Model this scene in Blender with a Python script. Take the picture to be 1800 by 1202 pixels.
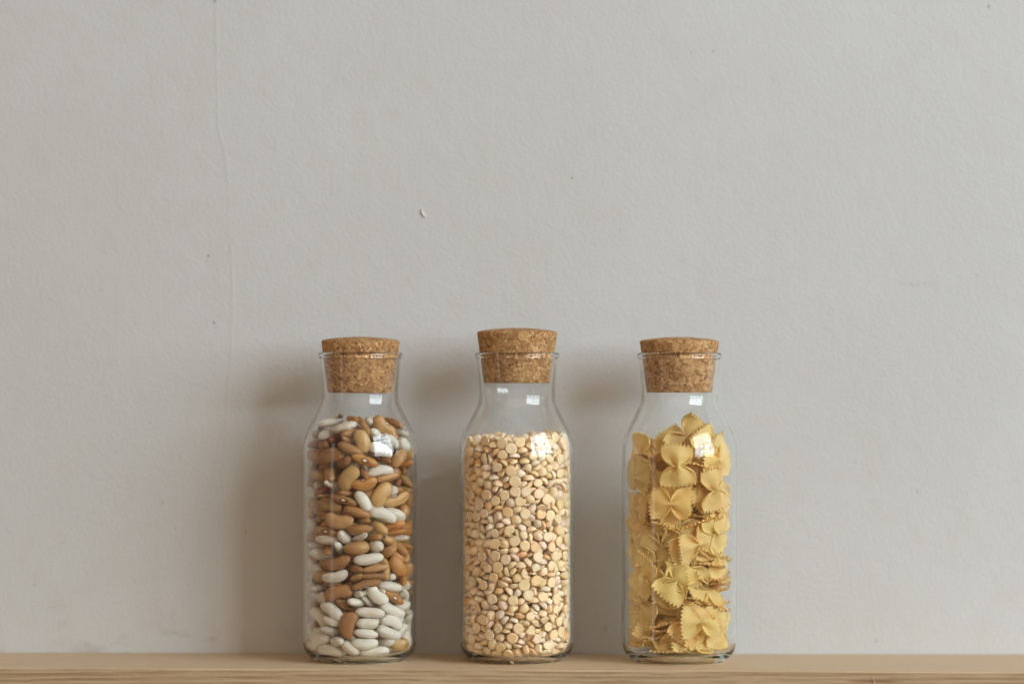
import bpy, bmesh, math, random
from mathutils import Vector, Matrix, Quaternion

# ------------------------------------------------------------------ scene, camera, light
scene = bpy.context.scene
for o in list(bpy.data.objects):
    bpy.data.objects.remove(o)
S = 0.00035                     # metres per unit of the drawings below (jar about 7 cm wide)
CAM_DIST, CAM_H = 1.9, 500.5 * S
rad = math.radians

cam_data = bpy.data.cameras.new('camera')
cam_data.sensor_width = 36.0
cam_data.lens = 108.57
cam_data.clip_start = 0.05
cam_data.clip_end = 50
cam_data.dof.use_dof = True
cam_data.dof.focus_distance = CAM_DIST - 0.033
cam_data.dof.aperture_fstop = 3.2
camera = bpy.data.objects.new('camera', cam_data)
scene.collection.objects.link(camera)
camera.matrix_world = (Matrix.Translation((0, -CAM_DIST, CAM_H))
                       @ Matrix.Rotation(rad(90 + 0.62), 4, 'X') @ Matrix.Rotation(rad(0.10), 4, 'Z'))
scene.camera = camera

world = bpy.data.worlds.new('World')
scene.world = world
world.use_nodes = True
bg = world.node_tree.nodes['Background']
bg.inputs['Color'].default_value = (1.0, 0.735, 0.505, 1)      # warm light of the room
bg.inputs['Strength'].default_value = 0.25

# a mullioned window to the right of the camera, one area lamp for each pane
WIN_AZ, WIN_EL, WIN_DIST = rad(52), rad(21), 3.4
WIN_COLS, WIN_ROWS, PANE_W, PANE_H, BAR = 4, 4, 0.62, 0.55, 0.075
WIN_POWER = 7.5
wdir = Vector((math.sin(WIN_AZ) * math.cos(WIN_EL), -math.cos(WIN_AZ) * math.cos(WIN_EL), math.sin(WIN_EL)))
wc = Vector((0, 0, 0.1)) + wdir * WIN_DIST
wright = Vector((math.cos(WIN_AZ), math.sin(WIN_AZ), 0))
wz = Vector((math.sin(WIN_AZ), -math.cos(WIN_AZ), 0))       # the lamps shine along local -Z: level, towards the wall
pane = bpy.data.lights.new('window_pane', 'AREA')
pane.shape = 'RECTANGLE'
pane.size, pane.size_y = PANE_W - BAR, PANE_H - BAR
pane.energy = WIN_POWER
pane.color = (0.785, 0.915, 0.985)
for i in range(WIN_COLS):
    for j in range(WIN_ROWS):
        o = bpy.data.objects.new('window_pane', pane)
        scene.collection.objects.link(o)
        p = wc + wright * ((i - (WIN_COLS - 1) / 2) * PANE_W) + Vector((0, 0, (j - (WIN_ROWS - 1) / 2) * PANE_H))
        m = Matrix((wright, Vector((0, 0, 1)), wz)).transposed().to_4x4()
        m.translation = p
        o.matrix_world = m
# a narrow far window on the left, seen only as a faint streak in the glass
faint = bpy.data.lights.new('far_window', 'AREA')
faint.shape = 'RECTANGLE'
faint.size, faint.size_y = 0.32, 1.9
faint.energy = 1.6
faint.color = (1.0, 0.97, 0.95)
o = bpy.data.objects.new('far_window', faint)
scene.collection.objects.link(o)
az = rad(-56)
m = Matrix((Vector((math.cos(az), math.sin(az), 0)), Vector((0, 0, 1)), Vector((math.sin(az), -math.cos(az), 0)))).transposed().to_4x4()
m.translation = Vector((math.sin(az) * 3.2, -math.cos(az) * 3.2, 0.35))
o.matrix_world = m

# added soft warm fill lamp behind the camera, lightens the wall between jars
fill = bpy.data.lights.new('fill_lamp', 'AREA')
fill.shape = 'RECTANGLE'
fill.size, fill.size_y = 8.0, 4.6
fill.energy = 52.0
fill.color = (1.0, 0.74, 0.51)
o = bpy.data.objects.new('fill_lamp', fill)
scene.collection.objects.link(o)
o.location = (0.5, -4.2, 2.2)
o.rotation_euler = (Vector((0, 0, 0.15)) - o.location).to_track_quat('-Z', 'Y').to_euler()

vs = scene.view_settings
vs.view_transform = 'Standard'
vs.look = 'None'
vs.exposure = 0.07
vs.gamma = 1.0
scene.render.engine = 'CYCLES'
scene.cycles.max_bounces = 24
scene.cycles.transmission_bounces = 20
scene.cycles.glossy_bounces = 10
scene.cycles.diffuse_bounces = 5
scene.cycles.transparent_max_bounces = 16
scene.cycles.sample_clamp_indirect = 0.0
scene.cycles.use_denoising = True
scene.cycles.blur_glossy = 0.0

# ------------------------------------------------------------------ helpers
def link(o, parent=None):
    scene.collection.objects.link(o)
    if parent is not None:
        o.parent = parent
    return o

def obj(name, me, mat=None, parent=None):
    if mat is not None and not me.materials:
        me.materials.append(mat)
    return link(bpy.data.objects.new(name, me), parent)

def tag(o, label, cat=None, group=None, kind=None):
    o['label'] = label
    if cat: o['category'] = cat
    if group: o['group'] = group
    if kind: o['kind'] = kind
    return o

def mesh(name, v, f, smooth=True):
    me = bpy.data.meshes.new(name)
    me.from_pydata(v, [], f)
    if smooth:
        me.polygons.foreach_set('use_smooth', [True] * len(me.polygons))
    me.update()
    return me

def lathe(prof, n=96, closed=False):
    """Turn (radius, height) pairs about the z axis; a radius of 0 makes a pole."""
    v, f, rows = [], [], []
    for r, h in prof:
        if r <= 1e-9:
            rows.append([len(v)] * n); v.append((0, 0, h * S))
        else:
            rows.append(list(range(len(v), len(v) + n)))
            for i in range(n):
                a = 2 * math.pi * i / n
                v.append((r * math.cos(a) * S, r * math.sin(a) * S, h * S))
    pairs = list(zip(rows, rows[1:])) + ([(rows[-1], rows[0])] if closed else [])
    for a, b in pairs:
        for i in range(n):
            j = (i + 1) % n
            q = []
            for k in (a[i], a[j], b[j], b[i]):
                if k not in q: q.append(k)
            if len(q) > 2: f.append(tuple(q))
    return v, f

def smooth_profile(p, it=2):
    """Chaikin corner cutting that keeps the ends."""
    for _ in range(it):
        q = [p[0]]
        for (r0, h0), (r1, h1) in zip(p, p[1:]):
            q += [(r0 * .75 + r1 * .25, h0 * .75 + h1 * .25), (r0 * .25 + r1 * .75, h0 * .25 + h1 * .75)]
        q.append(p[-1]); p = q
    return p

# --- node helpers
def material(name):
    m = bpy.data.materials.new(name); m.use_nodes = True
    nt = m.node_tree; nt.nodes.clear()
    out = nt.nodes.new('ShaderNodeOutputMaterial')
    return m, nt, out

class N:
    def __init__(s, nt): s.nt = nt
    def new(s, t, **kw):
        n = s.nt.nodes.new(t)
        for k, v in kw.items(): setattr(n, k, v)
        return n
    def set(s, sock, val):
        if isinstance(val, bpy.types.NodeSocket): s.nt.links.new(val, sock)
        elif isinstance(val, tuple) and len(val) == 3 and sock.type == 'RGBA': sock.default_value = (*val, 1)
        else: sock.default_value = val
    def math(s, op, a, b=0.0, c=0.0, clamp=False):
        n = s.new('ShaderNodeMath', operation=op, use_clamp=clamp)
        for i, x in enumerate((a, b, c)): s.set(n.inputs[i], x)
        return n.outputs[0]
    def mix(s, fac, a, b, blend='MIX'):
        n = s.new('ShaderNodeMix', data_type='RGBA', blend_type=blend)
        s.set(n.inputs[0], fac); s.set(n.inputs[6], a); s.set(n.inputs[7], b)
        return n.outputs[2]
    def noise(s, vec, scale, detail=3.0, rough=0.5, dist=0.0):
        n = s.new('ShaderNodeTexNoise')
        if vec is not None: s.set(n.inputs['Vector'], vec)
        s.set(n.inputs['Scale'], scale); s.set(n.inputs['Detail'], detail); s.set(n.inputs['Roughness'], rough); s.set(n.inputs['Distortion'], dist)
        return n.outputs[0]
    def voronoi(s, vec, scale, feature='F1', rnd=1.0):
        n = s.new('ShaderNodeTexVoronoi', feature=feature)
        if vec is not None: s.set(n.inputs['Vector'], vec)
        s.set(n.inputs['Scale'], scale); s.set(n.inputs['Randomness'], rnd)
        return n
    def mapping(s, vec, scale=(1, 1, 1), loc=(0, 0, 0), rot=(0, 0, 0)):
        n = s.new('ShaderNodeMapping')
        s.set(n.inputs[0], vec); n.inputs[1].default_value = loc; n.inputs[2].default_value = rot; n.inputs[3].default_value = scale
        return n.outputs[0]
    def ramp(s, fac, stops, interp='LINEAR'):
        n = s.new('ShaderNodeValToRGB'); n.color_ramp.interpolation = interp
        e = n.color_ramp.elements
        while len(e) < len(stops): e.new(0.5)
        for el, (p, c) in zip(e, stops):
            el.position = p; el.color = (*c, 1) if isinstance(c, tuple) else (c, c, c, 1)
        s.set(n.inputs[0], fac)
        return n.outputs[0]
    def range(s, v, a, b, c=0.0, d=1.0):
        n = s.new('ShaderNodeMapRange', interpolation_type='SMOOTHSTEP')
        for i, x in enumerate((v, a, b, c, d)): s.set(n.inputs[i], x)
        return n.outputs[0]
    def bump(s, h, strength, dist, normal=None):
        n = s.new('ShaderNodeBump')
        s.set(n.inputs['Strength'], strength); s.set(n.inputs['Distance'], dist); s.set(n.inputs['Height'], h)
        if normal is not None: s.set(n.inputs['Normal'], normal)
        return n.outputs[0]
    def sep(s, v):
        n = s.new('ShaderNodeSeparateXYZ'); s.set(n.inputs[0], v); return n.outputs
    def principled(s, **kw):
        n = s.new('ShaderNodeBsdfPrincipled')
        for k, v in kw.items(): s.set(n.inputs[k.replace('_', ' ')], v)
        return n.outputs[0]

# ------------------------------------------------------------------ materials
def mat_wall():
    m, nt, out = material('painted_plaster'); n = N(nt)
    co = n.new('ShaderNodeTexCoord').outputs['Object']
    x, y, z = n.sep(co)
    big = n.noise(co, 5.0, 4.0, 0.55)
    mid = n.noise(co, 38.0, 4.0, 0.6)
    col = n.mix(n.range(big, 0.35, 0.65), (0.566, 0.577, 0.580), (0.586, 0.601, 0.610))
    col = n.mix(n.range(mid, 0.45, 0.75, 0.0, 0.35), col, (0.565, 0.545, 0.52))
    # grubby scuffing low on the wall at the left of the seam
    sc = n.noise(n.mapping(co, (1, 1, 2.2)), 26.0, 6.0, 0.7)
    low = n.math('MULTIPLY', n.range(z, 0.055, 0.0), n.range(x, -0.10, -0.20))
    col = n.mix(n.math('MULTIPLY', n.math('MULTIPLY', low, n.range(sc, 0.50, 0.66)), 0.45), col, (0.40, 0.36, 0.31))
    # a few small specks and one greyish scuff
    def spot(px, pz, rx, rz, amt, c):
        nonlocal col
        dx = n.math('DIVIDE', n.math('SUBTRACT', x, px), rx); dz = n.math('DIVIDE', n.math('SUBTRACT', z, pz), rz)
        d = n.math('SQRT', n.math('ADD', n.math('MULTIPLY', dx, dx), n.math('MULTIPLY', dz, dz)))
        col = n.mix(n.range(d, 1.0, 0.25, 0.0, amt), col, c)
    for px, pz, r, a in SPECKS:
        spot(px, pz, r, r * 1.3, a, (0.20, 0.19, 0.17))
    sx = n.math('DIVIDE', n.math('SUBTRACT', x, 0.2572), 0.017); sz = n.math('DIVIDE', n.math('SUBTRACT', z, 0.233), 0.0022)
    d = n.math('ADD', n.math('MULTIPLY', sx, sx), n.math('MULTIPLY', sz, sz))
    scuff = n.math('MULTIPLY', n.range(d, 1.0, 0.0), n.range(n.noise(co, 300.0, 3.0, 0.6), 0.42, 0.62))
    col = n.mix(n.math('MULTIPLY', scuff, 0.38), col, (0.42, 0.41, 0.39))
    # fine orange-peel relief of rolled paint, plus slight unevenness
    fine = n.noise(co, 420.0, 2.0, 0.5)
    wob = n.noise(co, 110.0, 3.0, 0.5)
    nrm = n.bump(n.math('ADD', n.math('MULTIPLY', fine, 0.7), n.math('MULTIPLY', wob, 0.9)), 0.19, 0.0016)
    nt.links.new(n.principled(Base_Color=col, Roughness=0.62, Normal=nrm, Specular_IOR_Level=0.3), out.inputs[0])
    return m

def mat_wood():
    m, nt, out = material('pale_oak'); n = N(nt)
    co = n.new('ShaderNodeTexCoord').outputs['Object']
    x, y, z = n.sep(co)
    warp = n.noise(n.mapping(co, (0.7, 5, 5)), 3.0, 2.0, 0.5)
    # growth rings cut along the board: bands across y + z, wandering slowly along x
    ringc = n.math('ADD', n.math('ADD', n.math('MULTIPLY', z, 330.0), n.math('MULTIPLY', y, 95.0)), n.math('MULTIPLY', warp, 5.0))
    ring = n.math('FRACT', ringc)
    band = n.range(ring, 0.0, 0.75)
    grain = n.noise(n.mapping(co, (5, 620, 620)), 1.0, 5.0, 0.65)
    pores = n.noise(n.mapping(co, (26, 1700, 1700)), 1.0, 3.0, 0.6)
    blotch = n.noise(n.mapping(co, (3, 60, 110)), 1.0, 3.0, 0.5)
    col = n.mix(band, (0.49, 0.355, 0.215), (0.33, 0.215, 0.115))
    col = n.mix(n.range(grain, 0.40, 0.66, 0.0, 0.75), col, (0.54, 0.415, 0.265))
    col = n.mix(n.range(pores, 0.57, 0.70, 0.0, 0.55), col, (0.25, 0.135, 0.062))
    col = n.mix(n.range(blotch, 0.52, 0.72, 0.0, 0.45), col, (0.33, 0.205, 0.100))
    # a short brown streak on the front edge at the right
    sx = n.math('DIVIDE', n.math('SUBTRACT', x, 0.215), 0.021); sz = n.math('DIVIDE', n.math('ADD', z, 0.0058), 0.0011)
    d = n.math('ADD', n.math('MULTIPLY', sx, sx), n.math('MULTIPLY', sz, sz))
    col = n.mix(n.math('MULTIPLY', n.range(d, 1.0, 0.0), 0.75), col, (0.20, 0.085, 0.032))
    # the top is tinted a little paler than the sawn front edge
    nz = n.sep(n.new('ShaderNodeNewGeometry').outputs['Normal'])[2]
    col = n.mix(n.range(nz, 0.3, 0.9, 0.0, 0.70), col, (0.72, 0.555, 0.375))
    h = n.math('ADD', n.math('MULTIPLY', grain, 0.6), n.math('MULTIPLY', n.range(pores, 0.55, 0.72), -0.8))
    nrm = n.bump(h, 0.35, 0.0006)
    nt.links.new(n.principled(Base_Color=col, Roughness=0.58, Normal=nrm, Specular_IOR_Level=0.35), out.inputs[0])
    return m

def mat_glass():
    m, nt, out = material('clear_glass'); n = N(nt)
    g = n.new('ShaderNodeBsdfGlass'); g.inputs['Color'].default_value = (1, 1, 1, 1)
    g.inputs['Roughness'].default_value = 0.0; g.inputs['IOR'].default_value = 1.48
    va = n.new('ShaderNodeVolumeAbsorption'); va.inputs['Color'].default_value = (0.50, 0.78, 0.70, 1); va.inputs['Density'].default_value = 13.0
    nt.links.new(g.outputs[0], out.inputs['Surface']); nt.links.new(va.outputs[0], out.inputs['Volume'])
    return m

def mat_cork():
    m, nt, out = material('agglomerated_cork'); n = N(nt)
    co = n.new('ShaderNodeTexCoord').outputs['Object']
    oi = n.new('ShaderNodeObjectInfo')
    off = n.new('ShaderNodeVectorMath', operation='ADD'); n.set(off.inputs[0], co)
    sc = n.new('ShaderNodeVectorMath', operation='SCALE'); n.set(sc.inputs[0], oi.outputs['Location']); sc.inputs['Scale'].default_value = 3.7
    n.set(off.inputs[1], sc.outputs[0])
    wv = n.new('ShaderNodeTexNoise'); n.set(wv.inputs['Vector'], off.outputs[0]); wv.inputs['Scale'].default_value = 420
    add = n.new('ShaderNodeVectorMath', operation='MULTIPLY_ADD')
    n.set(add.inputs[0], wv.outputs['Color']); add.inputs[1].default_value = (.0016, .0016, .0016); n.set(add.inputs[2], off.outputs[0])
    v = add.outputs[0]
    cells = n.voronoi(v, 640.0)
    tone = n.sep(cells.outputs['Color'])
    big = n.voronoi(v, 260.0)
    btone = n.sep(big.outputs['Color'])
    edge = n.voronoi(v, 640.0, 'DISTANCE_TO_EDGE').outputs[0]
    bedge = n.voronoi(v, 260.0, 'DISTANCE_TO_EDGE').outputs[0]
    grit = n.noise(v, 1500.0, 4.0, 0.7)
    col = n.ramp(tone[0], [(0.0, (0.25, 0.112, 0.040)), (0.3, (0.48, 0.262, 0.110)), (0.7, (0.64, 0.380, 0.172)), (1.0, (0.76, 0.50, 0.255))])
    bcol = n.ramp(btone[1], [(0.0, (0.37, 0.180, 0.070)), (0.5, (0.56, 0.318, 0.138)), (1.0, (0.70, 0.445, 0.21))])
    col = n.mix(n.range(btone[0], 0.62, 0.68, 0.0, 0.75), col, bcol)
    col = n.mix(n.range(grit, 0.42, 0.72, 0.0, 0.5), col, (0.28, 0.135, 0.055))
    crack = n.math('MULTIPLY', n.range(edge, 0.075, 0.0), n.range(tone[1], 0.25, 0.5))
    col = n.mix(n.math('MULTIPLY', crack, 0.72), col, (0.13, 0.060, 0.028))
    bcrack = n.math('MULTIPLY', n.range(bedge, 0.05, 0.0), 0.45)
    col = n.mix(bcrack, col, (0.12, 0.055, 0.025))
    pit = n.voronoi(v, 640.0)
    pits = n.math('MULTIPLY', n.range(pit.outputs['Distance'], 0.30, 0.12), n.math('GREATER_THAN', n.sep(pit.outputs['Color'])[2], 0.74))
    col = n.mix(n.math('MULTIPLY', pits, 0.85), col, (0.055, 0.024, 0.012))
    h = n.math('SUBTRACT', n.math('ADD', n.math('MULTIPLY', grit, 0.35), n.math('MULTIPLY', tone[2], 0.3)), n.math('ADD', n.math('MULTIPLY', crack, 0.6), pits))
    nrm = n.bump(h, 0.55, 0.0007)
    nt.links.new(n.principled(Base_Color=col, Roughness=0.85, Normal=nrm, Specular_IOR_Level=0.2), out.inputs[0])
    return m

def tint_of(n, single):
    if single:
        return n.new('ShaderNodeObjectInfo').outputs['Color']
    return n.new('ShaderNodeAttribute', attribute_name='tint').outputs['Color']

def local_of(n):
    return n.new('ShaderNodeAttribute', attribute_name='local').outputs['Vector']

def mat_brown_bean(single):
    m, nt, out = material('brown_bean_skin'); n = N(nt)
    base = tint_of(n, single); lc = local_of(n); x, y, z = n.sep(lc)
    tn = n.new('ShaderNodeVectorMath', operation='ADD'); n.set(tn.inputs[0], lc); n.set(tn.inputs[1], base)
    mott = n.noise(tn.outputs[0], 3.2, 4.0, 0.6)
    fine = n.noise(n.mapping(tn.outputs[0], (6, 20, 20)), 1.6, 3.0, 0.6)
    col = n.mix(n.range(mott, 0.40, 0.72, 0.0, 0.42), base, n.mix(1.0, base, (0.62, 0.46, 0.36), 'MULTIPLY'))
    col = n.mix(n.range(fine, 0.50, 0.72, 0.0, 0.20), col, n.mix(1.0, base, (1.35, 1.32, 1.28), 'MULTIPLY'))
    # the hilum: white scar in a dark ring on the hollow side
    dx = n.math('DIVIDE', x, 0.085); dz = n.math('DIVIDE', z, 0.13)
    d = n.math('SQRT', n.math('ADD', n.math('MULTIPLY', dx, dx), n.math('MULTIPLY', dz, dz)))
    side = n.range(y, -0.05, -0.15)
    col = n.mix(n.math('MULTIPLY', n.range(d, 2.6, 1.2), n.math('MULTIPLY', side, 0.8)), col, (0.10, 0.035, 0.014))
    col = n.mix(n.math('MULTIPLY', n.range(d, 1.05, 0.75), side), col, (0.80, 0.70, 0.58))
    nrm = n.bump(n.noise(tn.outputs[0], 5.0, 3.0, 0.5), 0.25, 0.0006)
    nt.links.new(n.principled(Base_Color=col, Roughness=n.range(mott, 0.3, 0.7, 0.30, 0.46), Normal=nrm, Specular_IOR_Level=0.45), out.inputs[0])
    return m

def mat_white_bean(single):
    m, nt, out = material('white_bean_skin'); n = N(nt)
    base = tint_of(n, single); lc = local_of(n); x, y, z = n.sep(lc)
    tn = n.new('ShaderNodeVectorMath', operation='ADD'); n.set(tn.inputs[0], lc); n.set(tn.inputs[1], base)
    mott = n.noise(tn.outputs[0], 2.6, 3.0, 0.6)
    col = n.mix(n.range(mott, 0.45, 0.75, 0.0, 0.5), base, n.mix(1.0, base, (0.93, 0.87, 0.76), 'MULTIPLY'))
    dx = n.math('DIVIDE', x, 0.10); dz = n.math('DIVIDE', z, 0.14)
    d = n.math('SQRT', n.math('ADD', n.math('MULTIPLY', dx, dx), n.math('MULTIPLY', dz, dz)))
    side = n.range(y, -0.05, -0.15)
    col = n.mix(n.math('MULTIPLY', n.range(d, 1.6, 0.7), n.math('MULTIPLY', side, 0.55)), col, (0.66, 0.53, 0.30))
    col = n.mix(n.math('MULTIPLY', n.range(x, 0.40, 0.50), 0.35), col, (0.62, 0.52, 0.36))
    wr = n.noise(n.mapping(tn.outputs[0], (2.2, 7, 7)), 1.0, 4.0, 0.6, 0.6)
    nrm = n.bump(wr, 0.45, 0.0009)
    nt.links.new(n.principled(Base_Color=col, Roughness=n.range(mott, 0.3, 0.7, 0.36, 0.52), Normal=nrm, Specular_IOR_Level=0.45,
                              Subsurface_Weight=0.12, Subsurface_Radius=(0.004, 0.0032, 0.0022), Subsurface_Scale=0.3), out.inputs[0])
    return m

def mat_pea(single):
    m, nt, out = material('split_pea'); n = N(nt)
    base = tint_of(n, single); lc = local_of(n); x, y, z = n.sep(lc)
    tn = n.new('ShaderNodeVectorMath', operation='ADD'); n.set(tn.inputs[0], lc); n.set(tn.inputs[1], base)
    mott = n.noise(tn.outputs[0], 3.0, 3.0, 0.6)
    face = n.range(z, 0.075, 0.03)
    col = n.mix(n.math('MULTIPLY', face, 0.50), base, (0.93, 0.72, 0.42))
    col = n.mix(n.range(mott, 0.45, 0.72, 0.0, 0.38), col, n.mix(1.0, col, (0.93, 0.79, 0.62), 'MULTIPLY'))
    # the paler rim where skin meets the split face
    rim = n.math('MULTIPLY', n.range(n.math('ABSOLUTE', n.math('SUBTRACT', z, 0.06)), 0.05, 0.01), 0.35)
    col = n.mix(rim, col, (0.94, 0.80, 0.58))
    nrm = n.bump(n.noise(tn.outputs[0], 6.0, 3.0, 0.6), 0.3, 0.0005)
    nt.links.new(n.principled(Base_Color=col, Roughness=0.55, Normal=nrm, Specular_IOR_Level=0.35), out.inputs[0])
    return m

def mat_pasta(single):
    m, nt, out = material('dry_pasta'); n = N(nt)
    base = tint_of(n, single); lc = local_of(n); x, y, z = n.sep(lc)
    tn = n.new('ShaderNodeVectorMath', operation='ADD'); n.set(tn.inputs[0], lc); n.set(tn.inputs[1], base)
    mott = n.noise(tn.outputs[0], 3.0, 4.0, 0.6)
    spk = n.noise(tn.outputs[0], 38.0, 2.0, 0.6)
    col = n.mix(n.range(mott, 0.42, 0.70, 0.0, 0.45), base, n.mix(1.0, base, (0.93, 0.80, 0.50), 'MULTIPLY'))
    col = n.mix(n.range(spk, 0.58, 0.72, 0.0, 0.35), col, (0.80, 0.62, 0.27))
    # the crimped edge dries paler
    ed = n.range(n.math('ABSOLUTE', x), 0.42, 0.52, 0.0, 0.40)
    col = n.mix(ed, col, (0.82, 0.66, 0.34))
    nrm = n.bump(n.noise(tn.outputs[0], 16.0, 3.0, 0.6), 0.25, 0.0006)
    p = n.principled(Base_Color=col, Roughness=0.50, Normal=nrm, Specular_IOR_Level=0.35)
    tr = n.new('ShaderNodeBsdfTranslucent'); n.set(tr.inputs[0], col)
    mx = n.new('ShaderNodeMixShader'); mx.inputs[0].default_value = 0.36
    nt.links.new(p, mx.inputs[1]); nt.links.new(tr.outputs[0], mx.inputs[2])
    nt.links.new(mx.outputs[0], out.inputs[0])
    return m

def mat_plain(name, c, rough):
    m, nt, out = material(name); n = N(nt)
    co = n.new('ShaderNodeTexCoord').outputs['Object']
    col = n.mix(n.noise(co, 900.0, 2.0), c, tuple(k * .9 for k in c))
    nt.links.new(n.principled(Base_Color=col, Roughness=rough), out.inputs[0])
    return m

# picture units -> place on a plane at depth y (used once, to lay out the marks on the wall)
WALL_Y = 0.0500
def at(px, py, y):
    k = (CAM_DIST + y) / CAM_DIST
    return Vector(((px - 900) * S * k, y, CAM_H - (py - 660) * S * k))

SPECKS = []
for px, py, r, a in ((366, 451, 4, .75), (376, 568, 4.2, .75), (1005, 313, 4, .7), (1253, 90, 4.5, .45), (1215, 92, 3.5, .35), (1612, 862, 4, .5),
                     (1738, 10, 5, .7), (376, 2, 6, .6), (1090, 405, 3.5, .4), (1100, 404, 3, .3), (286, 884, 4, .4), (62, 1028, 5, .3), (433, 935, 4, .45), (1719, 482, 3, .35),
                     (1541, 1124, 5, .35), (176, 512, 3.5, .3), (1065, 1104, 6, .4)):
    p = at(px, py, WALL_Y)
    SPECKS.append((p.x, p.z, r * .78 * S, a * .85))

# ------------------------------------------------------------------ the setting: wall and shelf
def build_wall():
    seam = [(0, 379), (120, 381), (200, 383), (235, 386), (262, 395), (320, 402), (420, 406), (520, 410), (620, 408), (700, 402), (800, 397), (900, 390), (1000, 387), (1090, 383), (1150, 381), (1300, 380)]
    def seam_px(py):
        for (a, xa), (b, xb) in zip(seam, seam[1:]):
            if py <= b: return xa + (xb - xa) * max(0, (py - a)) / (b - a)
        return seam[-1][1]
    rnd = random.Random(2)
    pys = [-2600, -1200, -400, -100] + list(range(0, 1180, 14)) + [1250, 1500, 2200]
    # depth of the paint ridge at offsets (picture units) from the seam
    offs = [(-60, 0), (-8, 0), (-4, .25), (-2.2, .9), (-0.8, 1.0), (1.0, .55), (4, .42), (14, .35), (60, 0.1), (140, 0)]
    cols = [-4200, -1500, -500, 0, 200] + [None] * len(offs) + [620, 900, 1200, 1500, 1800, 2400, 3500, 6000]
    v, f = [], []
    for py in pys:
        k = 0
        amp = 0.00017 * (0.65 + 0.35 * math.sin(py * 0.021) * math.cos(py * 0.0077))
        sx = seam_px(py) + rnd.uniform(-.7, .7)
        for c in cols:
            if c is None:
                dx, a = offs[k]; k += 1
                p = at(sx + dx, py, WALL_Y); p.y -= amp * a
            else:
                p = at(c, py, WALL_Y)
            v.append(tuple(p))
    w = len(cols)
    for j in range(len(pys) - 1):
        for i in range(w - 1):
            f.append((j * w + i, (j + 1) * w + i, (j + 1) * w + i + 1, j * w + i + 1))
    me = mesh('wall', v, f)
    o = obj('wall', me, mat_wall())
    tag(o, 'off-white painted plaster wall with a faint crooked vertical seam', kind='structure')
    so = o.modifiers.new('thickness', 'SOLIDIFY'); so.thickness = 0.02; so.offset = -1
    # a raised flake of paint above the jars
    pts = [(740.2, 368.6, .9), (741.8, 374.2, 1.5), (744.2, 379.2, 1.6), (748.2, 382.6, .9)]
    v, f, n = [], [], 8
    for j, (px, py, r) in enumerate(pts):
        c = at(px, py, WALL_Y - 0.0004)
        nx = Vector((.86, 0, .5))
        for i in range(n):
            a = 2 * math.pi * i / n
            v.append(tuple(c + nx * (math.cos(a) * r * 1.45 * S) + Vector((0, 1, 0)) * (math.sin(a) * r * 1.2 * S)))
    for j in range(len(pts) - 1):
        for i in range(n):
            f.append((j * n + i, j * n + (i + 1) % n, (j + 1) * n + (i + 1) % n, (j + 1) * n + i))
    f += [tuple(range(n))[::-1], tuple(range((len(pts) - 1) * n, len(pts) * n))]
    obj('paint_flake', mesh('paint_flake', v, f), mat_plain('white_paint', (0.72, 0.71, 0.68), 0.6), o)
    return o
build_wall()

def build_shelf():
    # section from the wall to the rounded front edge; the front edge runs slightly askew
    t = 0.030; back = WALL_Y - 0.0006
    v, f = [], []
    rnd = random.Random(4)
    xs = [-1.2 + 2.4 * i / 96 for i in range(97)]
    for x in xs:
        front = -0.0590 - 0.0286 * x
        r = 0.0012 + 0.0004 * math.sin(x * 31) + rnd.uniform(-.0001, .0001)
        sec = [(back, 0), (front + r, 0)]
        for k in range(1, 6):
            a = math.pi / 2 * k / 6
            sec.append((front + r - r * math.sin(a), -r + r * math.cos(a)))
        sec += [(front, -r), (front, -t), (back, -t)]
        v += [(x, y, z) for y, z in sec]
    w = 10
    for i in range(len(xs) - 1):
        for j in range(w):
            f.append((i * w + j, i * w + (j + 1) % w, (i + 1) * w + (j + 1) % w, (i + 1) * w + j))
    f += [tuple(range(w))[::-1], tuple(range((len(xs) - 1) * w, len(xs) * w))]
    me = mesh('wooden_shelf', v, f, False)
    me.polygons.foreach_set('use_smooth', [(i % w) in range(1, 8) and i < (len(xs) - 1) * w for i in range(len(me.polygons))])
    bm = bmesh.new(); bm.from_mesh(me); bmesh.ops.recalc_face_normals(bm, faces=bm.faces)
    for e in bm.edges:
        if len(e.link_faces) == 2 and e.calc_face_angle(0) > rad(40): e.smooth = False
    bm.to_mesh(me); bm.free()
    return tag(obj('wooden_shelf', me, mat_wood()), 'pale oak shelf board with grained front edge under the three jars', 'shelf')
build_shelf()

# loose fibres on the board
def fibre(pts, r, label):
    v, f, n = [], [], 5
    P = [Vector(p) for p in pts]
    for j, p in enumerate(P):
        d = (P[min(j + 1, len(P) - 1)] - P[max(j - 1, 0)]).normalized()
        a = d.orthogonal().normalized(); b = d.cross(a)
        rr = r * (1 - .6 * j / (len(P) - 1))
        for i in range(n):
            t = 2 * math.pi * i / n
            v.append(tuple(p + a * math.cos(t) * rr + b * math.sin(t) * rr))
    for j in range(len(P) - 1):
        for i in range(n):
            f.append((j * n + i, j * n + (i + 1) % n, (j + 1) * n + (i + 1) % n, (j + 1) * n + i))
    f += [tuple(range(n))[::-1], tuple(range((len(P) - 1) * n, len(P) * n))]
    return tag(obj('loose_fibre', mesh('loose_fibre', v, f), FIBRE), label, 'fibre')
FIBRE = mat_plain('pale_fibre', (0.70, 0.60, 0.48), 0.6)
def on_edge(px, dy, dz):       # a point by the front edge of the board
    x = (px - 900) * S * .968
    return (x, -0.0590 - 0.0286 * x + dy, dz)
fibre([on_edge(613, .009, .0002), on_edge(609, .008, .0018), on_edge(604.5, .0075, .0040)], .00012, 'longer pale splinter standing on the shelf edge before the bean jar')
fibre([on_edge(620, .006, .0002), on_edge(621, .006, .0016), on_edge(618.5, .006, .0034)], .00011, 'short pale splinter standing upright on the shelf edge before the bean jar')
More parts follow.
